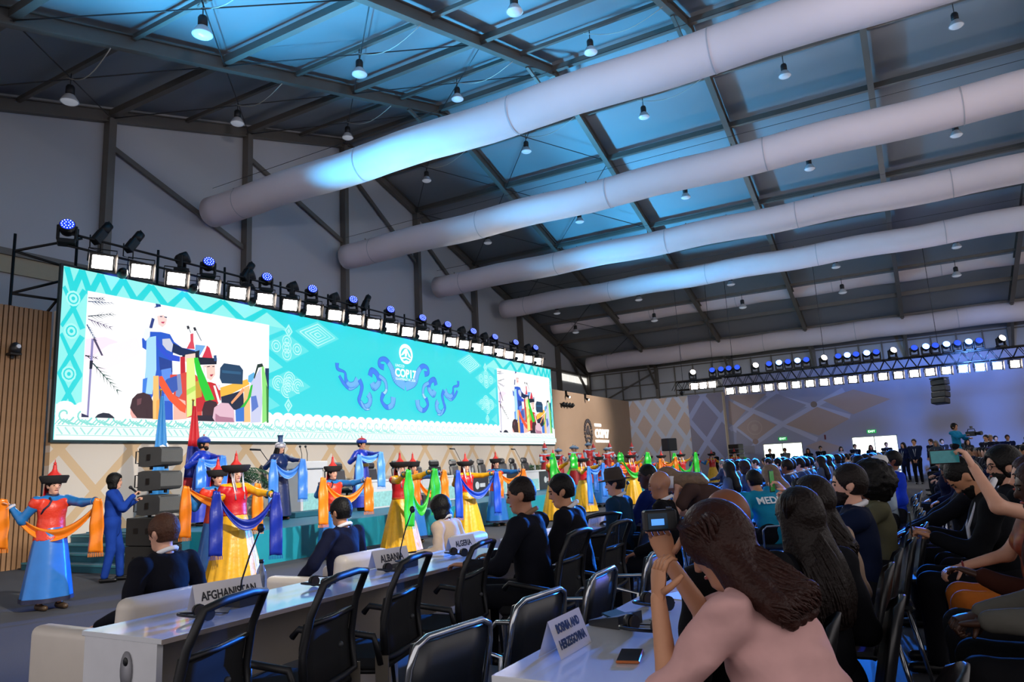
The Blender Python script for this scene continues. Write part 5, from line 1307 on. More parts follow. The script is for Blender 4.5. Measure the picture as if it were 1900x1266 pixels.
def person(name, loc, rz, label, group=None, h=1.72, sit=False, seat=0.46, lean=0.0, twist=0.0, side=0.0, head=(0, 0, 0), R=None, L=None, Rp=None, Lp=None,
           hands=(0.4, 0.4), hn=(None, None), hd=(None, None), sk='tan', hair='short', hc='black', top='1a2030', bottom='15161c', shoes='0c0c0e', collar=None, res=0.018,
           female=False, bare=None, build=1.0, legs=True, knee=0.0, tshirt=False, shoes_on=True, eyes=True, feet=None, tmat=None, fat=1.0, cat='person', glasses=False, beard=None, pole=None, kneel=0.43, bust=True, hlen=0.22, strands=0, wrk=0.006):
    """builds one figure as an Empty with body, clothes and hair; faces +y locally"""
    e = empty(name, loc, rz, label, cat, group)
    s = h / 1.75; up = v3(0, 0, 1)
    pz = (seat + 0.09) if sit else 0.95 * s
    pel = v3(0, 0, pz)
    def ub(x, y, z):      # upper body point: lean forward, side bend, twist about the pelvis
        p = v3(x, y, z) * s; t = min(1, max(0, z / 0.5))
        p = rotz(p, twist * t); p = v3(p[0] + math.sin(side) * p[2], p[1] * math.cos(lean) + p[2] * math.sin(lean), p[2] * math.cos(lean) * math.cos(side) - p[1] * math.sin(lean))
        return pel + p
    W = 0.175 if female else 0.195
    waist, chest, neck = ub(0, 0, 0.13), ub(0, 0.005, 0.36), ub(0, -0.01, 0.51)
    shR, shL = ub(W * build, -0.01, 0.465), ub(-W * build, -0.01, 0.465)
    hy, hp, hr = head
    nk = ub(0, 0.015, 0.565)
    th = lean * 0.6 - hp      # head pitch, forward positive
    def hd_(x, y, z):     # head point: local head axes
        p = v3(x, y, z) * s; c, q = math.cos(hr), math.sin(hr); p = v3(p[0] * c + p[2] * q, p[1], p[2] * c - p[0] * q)
        p = v3(p[0], p[1] * math.cos(th) + p[2] * math.sin(th), p[2] * math.cos(th) - p[1] * math.sin(th)); return nk + rotz(p, hy + twist)
    hx = lambda x, y, z: hd_(x, y, z) - hd_(0, 0, 0)
    hX, hY, hZ = [hx(*q) / s for q in ((1, 0, 0), (0, 1, 0), (0, 0, 1))]
    # arms
    arms = []
    for side_, sh, tgt, pl in ((1, shR, R, Rp), (-1, shL, L, Lp)):
        if tgt is None: tgt = (0.24 * side_, 0.22, pz + 0.1 * s) if sit else (0.27 * side_, 0.06, 0.86 * s)
        pl = v3(*(pl if pl is not None else (0.35 * side_, -0.6, -0.8)))
        el, wr = ik(sh, v3(*tgt), 0.29 * s, 0.255 * s, pl); arms.append((sh, el, wr))
    # legs
    LG = []
    for i, sx in enumerate((1, -1)):
        hip = pel + v3(0.095 * s * sx, 0, -0.02)
        if sit:
            kn = hip + v3(0.05 * sx, kneel * s, 0.02 + knee); an = v3(kn[0], kn[1] + 0.02, 0.085)
            if feet is not None: an = v3(*feet[i])
        else:
            fy = 0.0 if feet is None else feet[i][1]; fx = 0.1 * sx if feet is None else feet[i][0]
            an = v3(fx, fy, 0.085); kn = (hip + an) / 2 + v3(0, 0.04, 0)
        LG.append((hip, kn, an))
    # ---- body
    sdf = SDF(0.025)
    sdf.rc(hd_(0, -0.012, 0.135), hd_(0, 0.0, 0.125), 0.093 * s, 0.09 * s, (hX, 1.14)); sdf.rc(hd_(0, 0.012, 0.1), hd_(0, 0.047, 0.02), 0.075 * s, 0.04 * s, (hX, 1.1))
    sdf.rc(hd_(0, 0.085, 0.115), hd_(0, 0.099, 0.078), 0.008 * s, 0.0145 * s, k=0.012)
    for sx in (-1, 1): sdf.rc(hd_(0.083 * sx, -0.012, 0.11), hd_(0.08 * sx, -0.004, 0.075), 0.02 * s, 0.013 * s, (hX, 1.7), k=0.01)
    sdf.rc(neck - up * 0.03, hd_(0, -0.012, 0.06), 0.055 * s, 0.05 * s)
    sdf.rc(waist, chest, 0.1 * s, 0.115 * s); sdf.rc(pel, waist, 0.1 * s, 0.1 * s); sdf.rc(shR, shL, 0.05 * s)
    sdf.rc(chest, neck, 0.1 * s, 0.05 * s)
    for (sh, el, wr) in arms: sdf.chain([sh, el, wr], [0.046 * s, 0.038 * s, 0.025 * s])
    if legs:
        for (hip, kn, an) in LG: sdf.chain([hip, kn, an], [0.075 * s, 0.05 * s, 0.034 * s])
    Vb, Fb = sdf.mesh(res); V_ = [tuple(p) for p in Vb]; F_ = [tuple(f) for f in Fb]
    for i, (sh, el, wr) in enumerate(arms):
        d = wr - el; d = v3(*hd[i]) if hd[i] is not None else d
        nn = v3(*hn[i]) if hn[i] is not None else v3(0, 0.3, -1)
        hb = hand_mesh(wr - d / np.linalg.norm(d) * 0.008, d, nn, hands[i], sc=s, thumb=(1 if i == 0 else -1))
        o = len(V_); V_ += hb.v; F_ += [tuple(j + o for j in f) for f in hb.f]
    body = link('body', raw_mesh('body', V_, F_, True), skin(sk), e)
    # ---- face
    if eyes:
        fm = M('eye_dark', '14100e', 0.2, noise=0); ey = B()
        for sx in (-1, 1): ey.ball(tuple(hd_(0.033 * sx, 0.083, 0.108)), 0.0095 * s, 8, (1.3, 0.6, 0.8))
        ey.build('eyes', fm, body)
        bw = B()
        for sx in (-1, 1): bw.tube([tuple(hd_(0.018 * sx, 0.092, 0.126)), tuple(hd_(0.035 * sx, 0.09, 0.131)), tuple(hd_(0.052 * sx, 0.078, 0.126))], 0.004 * s, 5)
        bw.build('eyebrows', hairm(hc if hc in ('black', 'brown', 'grey') else 'brown'), body)
        B().tube([tuple(hd_(-0.024, 0.078, 0.042)), tuple(hd_(-0.009, 0.087, 0.044)), tuple(hd_(0.009, 0.087, 0.044)), tuple(hd_(0.024, 0.078, 0.042))], [0.003, 0.0065, 0.0065, 0.003], 6).build('mouth', M('lips', '9a4a42', 0.45), body)
    if glasses:
        g = B()
        for sx in (-1, 1):
            g.tube([tuple(hd_(0.034 * sx + 0.025 * math.cos(a), 0.098, 0.108 + 0.02 * math.sin(a))) for a in np.linspace(0, 2 * math.pi, 13)[:-1]], 0.0022, 5, closed=True)
            g.tube([tuple(hd_(0.058 * sx, 0.096, 0.112)), tuple(hd_(0.082 * sx, 0.0, 0.112))], 0.002, 5)
        g.cyl(tuple(hd_(-0.01, 0.099, 0.112)), tuple(hd_(0.01, 0.099, 0.112)), 0.002, 5)
        g.build('glasses', mBlkP, e)
    # ---- hair
    hs = SDF(0.02); hh = hairm(hc)
    if hair in ('short', 'crop', 'curly', 'mid', 'bob', 'long', 'longcurl', 'bun', 'afro', 'tail', 'wave'):
        g = {'short': 0.011, 'crop': 0.005, 'mid': 0.024, 'afro': 0.085, 'curly': 0.03, 'bob': 0.028, 'long': 0.02, 'longcurl': 0.042, 'wave': 0.034, 'bun': 0.014, 'tail': 0.014}[hair] * (0.55 if strands else 1)
        hs.rc(hd_(0, -0.018, 0.14), hd_(0, -0.006, 0.135), (0.094 + g) * s, (0.09 + g) * s, (hX, 1.12))
        hs.rc(hd_(0, -0.035, 0.1), hd_(0, -0.04, 0.05), (0.075 + g) * s, (0.058 + g * 0.6) * s)
        if hair == 'bob':
            for sx in (-1, 1): hs.rc(hd_(0.06 * sx, -0.01, 0.12), hd_(0.068 * sx, 0.01, 0.015), 0.05 * s, 0.04 * s)
            hs.rc(hd_(-0.05, -0.05, 0.02), hd_(0.05, -0.05, 0.02), 0.055 * s)
        if hair in ('long', 'longcurl', 'wave'):
            wv = (0.012 if hair == 'long' else 0.03) if not strands else (-0.008 if hair == 'long' else 0.0)
            bk = [hd_(0, -0.05, 0.08), ub(0, -0.1, 0.5), ub(0, -0.135, (0.5 + hlen) / 2), ub(0, -0.145, hlen)]
            for sx in (-1, -0.5, 0, 0.5, 1):
                ws = [0.07, 0.1, 0.115, 0.1] if hair != 'long' else [0.06, 0.075, 0.075, 0.06]
                pts = [q + hX * (sx * w_ * s) + hY * (0.02 * abs(sx) * s) for q, w_ in zip(bk, ws)]
                hs.chain(pts, [(0.05 + wv) * s, (0.045 + wv) * s, (0.04 + wv) * s, (0.025 + wv * 0.4) * s])
            for sx in (-1, 1): hs.rc(hd_(0.07 * sx, -0.005, 0.12), hd_(0.085 * sx, -0.02, -0.04), (0.03 + wv * 0.7) * s, (0.035 + wv * 0.6) * s)
        if hair == 'bun': hs.rc(hd_(0, -0.11, 0.15), hd_(0, -0.13, 0.15), 0.04 * s)
        if hair == 'tail': hs.chain([hd_(0, -0.11, 0.14), hd_(0, -0.16, 0.08), ub(0, -0.13, 0.4), ub(0, -0.12, 0.25)], [0.035 * s, 0.035 * s, 0.03 * s, 0.012 * s])
        if hair in ('curly', 'afro', 'longcurl', 'wave') and not strands:
            am = {'curly': 0.012, 'afro': 0.016, 'longcurl': 0.017, 'wave': 0.011}[hair]; fq = {'curly': 95, 'afro': 80, 'longcurl': 52, 'wave': 60}[hair]
            hs.wob = lambda G: am * np.sin(fq * G[..., 0] + 3 * np.sin(22 * G[..., 2])) * np.sin(fq * 0.8 * G[..., 2] + 2 * np.sin(25 * G[..., 1])) * np.cos(fq * 0.7 * G[..., 1] + 9 * G[..., 2])
        # open the face, keep the hairline
        hs.minus(hd_(0, 0.13, 0.1), hd_(0, 0.15, 0.0), 0.088 * s, 0.1 * s); hs.minus(hd_(0, 0.075, 0.075), hd_(0, 0.075, 0.0), 0.068 * s)
        if hair in ('short', 'crop', 'mid', 'curly', 'bun', 'tail'):
            for sx in (-1, 1): hs.minus(hd_(0.095 * sx, 0.0, 0.085), hd_(0.1 * sx, 0.01, 0.03), 0.032 * s)
            hs.cut(hd_(0, -0.05, {'crop': 0.05, 'short': 0.04}.get(hair, 0.02)), -hZ)
    elif hair == 'fringe':    # bald crown with short hair round the sides
        hs.rc(hd_(0, -0.014, 0.135), hd_(0, 0, 0.125), 0.0965 * s, 0.092 * s, (hX, 1.12)); hs.rc(hd_(0, -0.03, 0.1), hd_(0, -0.035, 0.055), 0.078 * s, 0.06 * s, (hX, 1.0)); hs.cut(hd_(0, 0, 0.14), hZ - hY * 0.5); hs.cut(hd_(0, 0, 0.03), -hZ); hs.cut(hd_(0, 0.015, 0), hY)
    if strands:
        sb = B(); rs = random.Random(5)
        for i in range(strands):
            sx = rs.uniform(-1.15, 1.15); ph = rs.uniform(0, 6.28); am = rs.uniform(0.4, 1.0) * (0.021 if hair == 'longcurl' else 0.008); ln = rs.uniform(0.75, 1.08); y0 = rs.uniform(-0.06, 0.05 if hair == 'longcurl' else 0.0)
            base = [hd_(0.04 * sx, y0 + 0.02, 0.238 - 0.02 * abs(sx)), hd_(0.092 * sx, y0 - 0.02, 0.175)]
            for q, w_, o_ in zip(bk, [0.08, 0.105, 0.12, 0.115] if hair == 'longcurl' else [0.07, 0.09, 0.095, 0.085], [0.03, 0.06, 0.055, 0.03]):
                base.append(q + hX * (sx * w_ * s) + hY * ((0.03 * abs(sx) - o_ * (1 - 0.45 * abs(sx))) * s))
            base[-1] = base[-2] + (base[-1] - base[-2]) * ln
            P = q2v(base, 5); n_ = len(P); pts = []
            for j, p_ in enumerate(P):
                t_ = j / (n_ - 1); a_ = ph + t_ * 16; pts.append(tuple(p_ + (hX * math.cos(a_) + hY * math.sin(a_)) * am * min(1, t_ * 2)))
            sb.tube(pts, [(0.0075 if t2 < n_ - 6 else 0.0075 * (n_ - t2) / 7) for t2 in range(n_)], 5)
        o = sb.build('hair_strands', hh, e); o['kind'] = 'stuff'
    if hs.p:
        Vh, Fh = hs.mesh(min(res, 0.016))
        if len(Fh): link('hair', raw_mesh('hair', Vh, Fh, True), hh, e)
    if beard:
        bd = SDF(0.02); bd.rc(hd_(0, 0.016, 0.08), hd_(0, 0.052, 0.02), 0.075 * s, 0.046 * s, (hX, 1.04)); bd.cut(hd_(0, 0.03, 0.06), hZ * 1.0 - hY * 0.35); bd.cut(hd_(0, 0, 0), -hY)
        bd.minus(hd_(0, 0.12, 0.045), hd_(0, 0.1, 0.045), 0.02 * s)
        Vh, Fh = bd.mesh(min(res, 0.014)); link('beard', raw_mesh('beard', Vh, Fh, True), hairm(beard), e)
    # ---- clothes
    if top is not None:
        fl = rotz(v3(0, 1, 0), twist); f2 = 1.28
        t = SDF(0.035); dep = (fl, f2)
        t.rc(waist, chest, 0.155 * s * fat, 0.165 * s * build, dep); t.rc(pel + v3(0, 0, -0.02 if sit else -0.1 * s), waist, 0.165 * s * fat, 0.152 * s * fat, dep)
        t.rc(chest, ub(0, -0.01, 0.44), 0.16 * s * build, 0.12 * s, dep)
        t.rc(shR, shL, 0.062 * s, 0.062 * s); t.rc(ub(0.09, -0.01, 0.48), ub(-0.09, -0.01, 0.48), 0.06 * s); t.rc(chest, neck, 0.12 * s, 0.06 * s)
        if female and bust:
            for sx in (-1, 1): t.rc(ub(0.07 * sx, 0.09, 0.31), ub(0.07 * sx, 0.09, 0.3), 0.065 * s)
        for i, (sh, el, wr) in enumerate(arms):
            b_ = bare[i] if isinstance(bare, (list, tuple)) else bare
            if b_ == 'all': t.rc(sh, sh + (el - sh) * 0.15, 0.06 * s)
            elif b_ or tshirt: t.rc(sh, sh + (el - sh) * (0.6 if b_ != 'fore' else 1.0), 0.066 * s, 0.06 * s)
            else: t.chain([sh, el, el + (wr - el) * 0.93], [0.068 * s, 0.056 * s, 0.043 * s])
        t.cut(neck + up * 0.035 * s, up + (ub(0, -0.3, 0.55) - ub(0, 0, 0.55)) * 0.9)
        wph = (loc[0] * 13) % 6.28
        t.wob = lambda G: wrk * (np.sin(34 * G[..., 2] + 14 * G[..., 0] + wph) * np.sin(17 * G[..., 0] + 11 * G[..., 1] + wph) + (0.6 * np.sin(60 * G[..., 2] + 22 * G[..., 1]) * np.sin(9 * G[..., 0] + 13 * G[..., 2]) if wrk > 0.008 else 0))
        Vt, Ft = t.mesh(res); link('jacket' if collar else 'top', raw_mesh('top', Vt, Ft, True), tmat or cloth(top), e)
        if collar:
            B().tube([tuple(neck + up * 0.03 * s + hX * (0.066 * s * math.cos(a)) + hY * (0.066 * s * math.sin(a)) + up * (0.022 * s * -math.sin(a))) for a in np.linspace(0, 2 * math.pi, 17)[:-1]], 0.017 * s, 6, closed=True).build('shirt_collar', cloth(collar, 0.7), e)
    if bottom is not None and legs:
        t = SDF(0.03); t.rc(pel + v3(0.06, 0, 0), pel + v3(-0.06, 0, 0), 0.145 * s * fat, 0.145 * s * fat, (v3(0, 1, 0), 1.2))
        for (hip, kn, an) in LG: t.chain([hip, kn, an + up * 0.02], [0.1 * s, 0.072 * s, 0.058 * s])
        Vt, Ft = t.mesh(res); link('trousers', raw_mesh('trousers', Vt, Ft, True), cloth(bottom), e)
    if shoes_on and legs:
        for (hip, kn, an) in LG:
            d = v3(0, 1, 0)
            t = SDF(0.02); t.rc(v3(an[0], an[1] - 0.04, max(an[2] - 0.045, 0.036)), v3(an[0], an[1] + 0.15, max(an[2] - 0.05, 0.031)), 0.04, 0.034); t.cut(v3(0, 0, max(0.002, an[2] - 0.083)), (0, 0, -1))
            Vt, Ft = t.mesh(max(0.014, res * 0.8)); link('shoe', raw_mesh('shoe', Vt, Ft, True), M('shoe_' + shoes, shoes, 0.35), e)
    J = dict(arms=arms, neck=neck, head=hd_, ub=ub, pel=pel, chest=chest, waist=waist, hX=hX, hY=hY, hZ=hZ, s=s, LG=LG, e=e)
    return J
def world(J, p):
    return J['e'].matrix_basis @ Vector(p)

# ------------------------------------------------------------------ costumes
def skirt(J, zt, zb, r0, r1, mat, name='skirt', folds=14, amp=0.05, n=56, trim=None, squash=0.9, dx=0.0):
    b = B(); s = J['s']
    prof = [(r0, zt), (r0 * 1.02, zt - 0.02)] + [(r0 + (r1 - r0) * t ** 0.8, zt + (zb - zt) * t) for t in np.linspace(0.06, 1, 9)]
    def mod(a, r, z):
        t = (zt - z) / (zt - zb); return r * (1 + amp * t * math.sin(folds * a + 0.7 * math.sin(3 * a)) + 0.4 * amp * t * math.sin(folds * 0.5 * a + 1))
    m = Matrix.Shear('XY', 4, (0, 0)) if False else Matrix.Diagonal((1, squash, 1, 1))
    b.lathe(prof, n, m, mod); b.lathe([(q[0] * 0.985, q[1]) for q in prof], n, m, mod)
    o = b.build(name, mat, J['e'])
    if trim is not None: B().lathe([(r1 * 1.012, zb), (r1 * 1.004, zb + 0.05)], n, m, mod).build('hem_band', trim, J['e'])
    return o
def at_head(J, x, y, z): return Vector(J['head'](x, y, z))
def hat_matrix(J):
    m = Matrix((Vector(J['hX']), Vector(J['hY']), Vector(J['hZ']))).transposed().to_4x4(); m.translation = at_head(J, 0, -0.005, 0.175); return m
mHatBlk = M('hat_velvet', '0e0c0e', 0.85, noise=0.2); mHatRed = M('hat_red', 'd02a22', 0.5, noise=0.15, bump=0.2, bscale=40); mHatBlu = M('hat_blue', '1d3fb0', 0.5, noise=0.1)
def dance_hat(J, wide=0.21, lift=0.05, tall=0.2, brim=None, red=None):
    m = hat_matrix(J); s = J['s']; brim = brim or mHatBlk
    def bm(a, r, z): return r * (1 + 0.12 * math.cos(2 * a))
    B().lathe([(0.1, -0.03), (0.125, -0.035), (wide * 0.85, -0.012), (wide, lift), (wide * 0.93, lift + 0.016), (wide * 0.7, 0.02), (0.1, 0.0)], 24, m, bm).build('hat_brim', brim, J['e'])
    B().lathe([(0.105, -0.01), (0.1, 0.03), (0.07, 0.08), (0.035, 0.12), (0.024, 0.15), (0.02, tall)], 18, m, lambda a, r, z: r * (1 + 0.04 * math.sin(12 * a))).build('hat_crown', red or mHatRed, J['e'])
    B().ball(tuple(m @ Vector((0, 0, tall + 0.015))), 0.02, 8).cyl(tuple(m @ Vector((0, 0, tall + 0.02))), tuple(m @ Vector((0, 0, tall + 0.07))), 0.008, 6, 0.003).build('hat_knob', red or mHatRed, J['e'])
def round_hat(J, c1, c2, r=0.125, hgt=0.075, knob='c02020', tall=0.0):
    m = hat_matrix(J); s = J['s']; m1 = M('hatcloth_' + c1, c1, 0.5, noise=0.15); m2 = M('hatcloth_' + c2, c2, 0.5, noise=0.15)
    B().lathe([(0.095, -0.035), (r * 0.98, -0.04), (r * 1.06, 0.0), (r, 0.035), (r * 0.9, 0.04)], 22, m).build('hat_band', m1, J['e'])
    B().lathe([(r * 0.92, 0.03), (r * 0.75, hgt * 0.9), (0.03, hgt + 0.02 + tall * 0.6), (0.001, hgt + 0.025 + tall)], 18, m, lambda a, q, z: q * (1 + 0.05 * math.sin(10 * a))).build('hat_crown', m2, J['e'])
    B().ball(tuple(m @ Vector((0, 0, hgt + 0.045 + tall))), 0.018, 8).build('hat_knob', M('hatknob_' + knob, knob, 0.4), J['e'])
def veil(J, mat, name='head_cloth', down=0.32):
    b = B(); rows = []
    for t in np.linspace(0, 1, 7):
        z = 0.14 - t * (0.14 + down); w_ = 0.085 + 0.015 * math.sin(t * 3)
        rows.append([tuple(J['head'](w_ * math.sin(a), -0.035 - w_ * math.cos(a) * 1.0 - 0.02 * t, z)) for a in np.linspace(-1.25, 1.25, 11)])
    b.grid(rows, True, 0.006); b.build(name, mat, J['e'])
def trim_lines(J, mat, w=0.014):
    """braided edging round the vest: neckline, side closing and hem"""
    ub = J['ub']; s = J['s']
    y = lambda z: 0.135
    B().tube([tuple(ub(0.07, 0.07, 0.515)), tuple(ub(0.06, 0.105, 0.47)), tuple(ub(0.1, 0.128, 0.41)), tuple(ub(0.145, 0.1, 0.36)), tuple(ub(0.155, 0.06, 0.3))], w * 0.9, 6).build('vest_braid', mat, J['e'])
    B().tube([tuple(Vector(J['waist']) + Vector((0.158 * s * math.cos(a), 0.13 * s * math.sin(a), -0.02))) for a in np.linspace(0, 2 * math.pi, 25)[:-1]], w, 6, closed=True).build('waist_braid', mat, J['e'])
    B().tube([tuple(Vector(J['neck']) + Vector((0.062 * s * math.cos(a), 0.068 * s * math.sin(a), 0.04 - 0.015 * math.sin(a)))) for a in np.linspace(0, 2 * math.pi, 17)[:-1]], w * 1.3, 6, closed=True).build('collar_braid', mat, J['e'])
def vest(J, mat, res=0.018, drop=0.16, sleeve=0.12):
    """sleeveless waistcoat over the robe"""
    ub = J['ub']; s = J['s']; t = SDF(0.035); dep = (v3(0, 1, 0), 1.25); w_, c = J['waist'], J['chest']
    t.rc(w_, c, 0.164 * s, 0.176 * s, dep); t.rc(w_ - v3(0, 0, drop * s), w_, (0.188 + 0.22 * max(0, drop - 0.08)) * s, 0.168 * s, (v3(0, 1, 0), 1.14)); t.rc(c, ub(0, -0.01, 0.43), 0.172 * s, 0.13 * s, dep)
    for (sh, el, wr) in J['arms']: t.rc(sh, sh + (el - sh) * sleeve, 0.078 * s, 0.078 * s)
    t.rc(ub(0.09, -0.01, 0.475), ub(-0.09, -0.01, 0.475), 0.072 * s); t.cut(w_ - v3(0, 0, (drop - 0.02) * s), (0, 0, -1)); t.cut(ub(0, 0, 0.53), (0, 0.6, 1))
    Vt, Ft = t.mesh(res); return link('vest', raw_mesh('vest', Vt, Ft, True), mat, J['e'])
def cuff(J, i, mat, f=0.8):
    sh, el, wr = J['arms'][i]; d = wr - el; B().tube([tuple(el + d * f), tuple(el + d * 0.98)], [0.05 * J['s'], 0.062 * J['s']], 14, caps=False).build('cuff', mat, J['e'])
def scarf(a, b, sag, ends, col, label, w=0.16, group='ceremonial silk scarves', over=True):
    """silk scarf hung between two hands, with an end hanging from each"""
    a, b = Vector(a), Vector(b); g = empty('silk_scarf', a, 0, label, 'scarf', group); mat = satin(col)
    d = (b - a); side = Vector((d.y, -d.x, 0)); side = side.normalized() if side.length > 1e-3 else Vector((0, -1, 0))
    rows = []
    for t in np.linspace(0, 1, 22):
        p = d * t + Vector((0, 0, -sag * (1 - (2 * t - 1) ** 2))); ww = w * (0.35 + 0.5 * math.sin(math.pi * t))
        rows.append([tuple(p + Vector((0, 0, 1)) * (ww * (u - 0.5)) + side * (0.025 * math.sin(u * 7 + t * 4))) for u in np.linspace(0, 1, 7)])
    B().grid(rows, True, 0.004).build('drape', mat, g)
    u_ = d.normalized()
    for p0, L in ((Vector((0, 0, 0)), ends[0]), (d, ends[1])):
        if L <= 0: continue
        rows = []
        hv = Vector((d.x, d.y, 0)); hv = hv.normalized() if hv.length > 1e-3 else Vector((1, 0, 0))
        for t in np.linspace(0, 1, 20):
            ww = w * (0.5 + 0.5 * min(1, 3 * t))
            rows.append([tuple(p0 + side * (0.05 + 0.011 * math.sin(t * 15 + u * 3) + 0.012 * math.sin(u * 8)) + hv * (ww * (u - 0.5)) + Vector((0, 0, 0.03 - L * t + 0.008 * math.sin(u * 6)))) for u in np.linspace(0, 1, 7)])
        B().grid(rows, True, 0.004).build('hanging_end', mat, g)
        fr = B()
        for u in np.linspace(0, 1, 9): fr.cyl(tuple(p0 + side * 0.05 + hv * (w * (u - 0.5)) + Vector((0, 0, 0.03 - L))), tuple(p0 + side * 0.05 + hv * (w * (u - 0.5)) + Vector((0, 0, -0.02 - L))), 0.006, 4)
        fr.build('fringe', mat, g)
    return g
# ------------------------------------------------------------------ dancers on the floor before the stage
IL = Vector((-0.4904, 0.87, 0)).normalized()
def FC(x, y, off=0.0): return math.atan2(-y, -x) + math.radians(off) - math.pi / 2
def loc_tgt(x, y, rz, a, b, z):
    """hand target: a metres along the stage-left direction, b metres towards the audience, at height z"""
    tc = Vector((-x, -y, 0)).normalized(); w_ = IL * a + tc * b; q = rotz((w_.x, w_.y, 0), -rz); return (q[0], q[1], z)
mBraid = M('braid_navy', '1a1e3c', 0.6, noise=0.5, nscale=60); mGold = M('gold_trim', 'c8963a', 0.4, 0.4, noise=0.2)
mYelS = M('yellow_brocade', 'e6ac12', 0.36, noise=0.22, nscale=14, bump=0.25, bscale=14, spec=0.5)
mVestM = M('vest_orange_red', 'd93a22', 0.38, noise=0.12, nscale=10, bump=0.3, bscale=25, spec=0.5); mVestF = M('vest_red', 'c5131b', 0.38, noise=0.1, bump=0.2, bscale=20, spec=0.5)
mBlueS = M('robe_blue', '1d6fc0', 0.3, noise=0.12, nscale=6, bump=0.25, bscale=7, spec=0.6); mBeads = M('silver_beads', 'd8d4da', 0.25, 0.6, noise=0.3, nscale=80)
mVeil = M('veil_red', 'c81420', 0.5, noise=0.1)
def dancer(kind, x, y, off, hands, cols, lab, slab, h=1.6, sag=0.4, ends=(0.6, 0.6), res=0.018, z=0.0, w=0.17, feet=None, sk='light'):
    rz = FC(x, y, off); hz = hands
    Rt = loc_tgt(x, y, rz, *hz[0]); Lt = loc_tgt(x, y, rz, *hz[1])
    top = {'m': '2070b4', 'f': 'dfa410'}[kind]
    J = person('person', (x, y, z), rz, lab, 'dancers with silk scarves', h=h, R=Rt, L=Lt, Rp=(0.3, -0.3, -1), Lp=(-0.3, -0.3, -1), hands=(0.75, 0.75), sk=sk, hair='short', hc='black', top=top, tmat=M('sleeve_' + kind, top, 0.35, noise=0.15, bump=0.3, bscale=12, spec=0.5), bottom=None, female=(kind == 'f'), bust=False, res=res, shoes='4a3a2a', feet=feet)
    s = J['s']; e = J['e']
    if kind == 'm':
        skirt(J, J['waist'][2] + 0.02, 0.1, 0.16 * s, 0.31 * s, mBlueS, 'robe', 7, 0.05, trim=mBraid)
        vest(J, mVestM, res, 0.2); trim_lines(J, mBraid)
        for i in (0, 1): cuff(J, i, M('cuff_pale', 'c9c6d0', 0.6), 0.86)
    else:
        skirt(J, J['waist'][2] + 0.0, 0.03, 0.15 * s, 0.42 * s, mYelS, 'skirt', 16, 0.06)
        vest(J, mVestF, res, 0.08); 
        B().tube([tuple(Vector(J['waist']) + Vector((0.16 * s * math.cos(a), 0.132 * s * math.sin(a), -0.03))) for a in np.linspace(0, 2 * math.pi, 25)[:-1]], 0.022, 6, closed=True).build('belt', mGold, e)
        for i in (0, 1): cuff(J, i, M('cuff_teal', '1f7f94', 0.45), 0.78)
        bd = B()
        for sx in (-1, 1):
            bd.tube([tuple(J['head'](0.088 * sx, 0.03, 0.13)), tuple(J['head'](0.085 * sx, 0.045, 0.03)), tuple(J['ub'](0.075 * sx, 0.12, 0.42)), tuple(J['ub'](0.07 * sx, 0.145, 0.3))], 0.011, 5)
            bd.tube([tuple(J['head'](0.07 * sx, 0.065, 0.13)), tuple(J['head'](0.07 * sx, 0.066, 0.02)), tuple(J['ub'](0.05 * sx, 0.13, 0.42))], 0.008, 5)
        bd.build('bead_strands', mBeads, e)
    dance_hat(J, 0.19 if kind == 'f' else 0.155, 0.05, 0.2); veil(J, mVeil)
    if slab:
        p = [world(J, tuple(a[2] + (a[2] - a[1]) / np.linalg.norm(a[2] - a[1]) * 0.085)) for a in J['arms']]
        scarf(p[0], p[1], sag, ends, cols, slab, w)
    return J
OR, GRN, NVY, BLU = 'f08418', '2fc63a', '1a2f9a', '3f86e8'
dancer('m', 5.2, 9.67, 24, ((0.52, 0.22, 1.27), (-0.66, 0.1, 1.27)), OR, 'dancer in blue satin robe and red vest standing alone beside the stage steps', 'orange silk scarf held by the dancer beside the stage steps', 1.62, 0.42, (0.6, 0.66), 0.014, feet=((0.1, 0.05), (-0.1, 0.12)))
dancer('f', 7.05, 8.5, 30, ((0.26, 0.4, 1.24), (-0.66, 0.2, 1.2)), NVY, 'smiling dancer in yellow skirt and red vest before the stage corner', 'navy blue silk scarf held by the smiling dancer in yellow', 1.66, 0.42, (0.85, 0.85), 0.014)
dancer('m', 7.5, 9.45, 26, ((0.42, 0.25, 1.3), (-0.68, 0.1, 1.36)), OR, 'dancer in blue robe half hidden behind the smiling dancer in yellow', 'orange silk scarf hanging on both sides of the smiling dancer in yellow', 1.62, 0.25, (0.75, 0.7))
dancer('m', 9.85, 9.3, 34, ((0.2, 0.42, 1.33), (-0.68, 0.1, 1.36)), OR, 'dancer in orange-red vest and blue robe standing before the lectern', 'orange silk scarf of the dancer standing before the lectern', 1.62, 0.36, (0.8, 0.6))
dancer('f', 10.85, 8.55, 38, ((-0.08, 0.5, 1.42), (-0.68, 0.12, 1.47)), '38c838', 'dancer in yellow skirt turned sideways with a wide green scarf', 'bright green silk scarf held before the head table', 1.64, 0.72, (1.0, 0.8), 0.018, 0, 0.22)
dancer('m', 12.3, 9.35, 38, ((0.0, 0.42, 1.38), (-0.62, 0.1, 1.42)), OR, 'dancer in blue robe just behind the dancer with the wide green scarf', 'orange silk scarf crossing behind the bright green one', 1.66, 0.45, (0.7, 0.7))
dancer('f', 13.5, 8.8, 32, ((0.2, 0.4, 1.34), (-0.66, 0.12, 1.34)), '2352d0', 'dancer in yellow skirt between two seated dark-suited delegates', 'royal blue silk scarf of the yellow dancer before the black front panel', 1.62, 0.5, (1.0, 0.9))
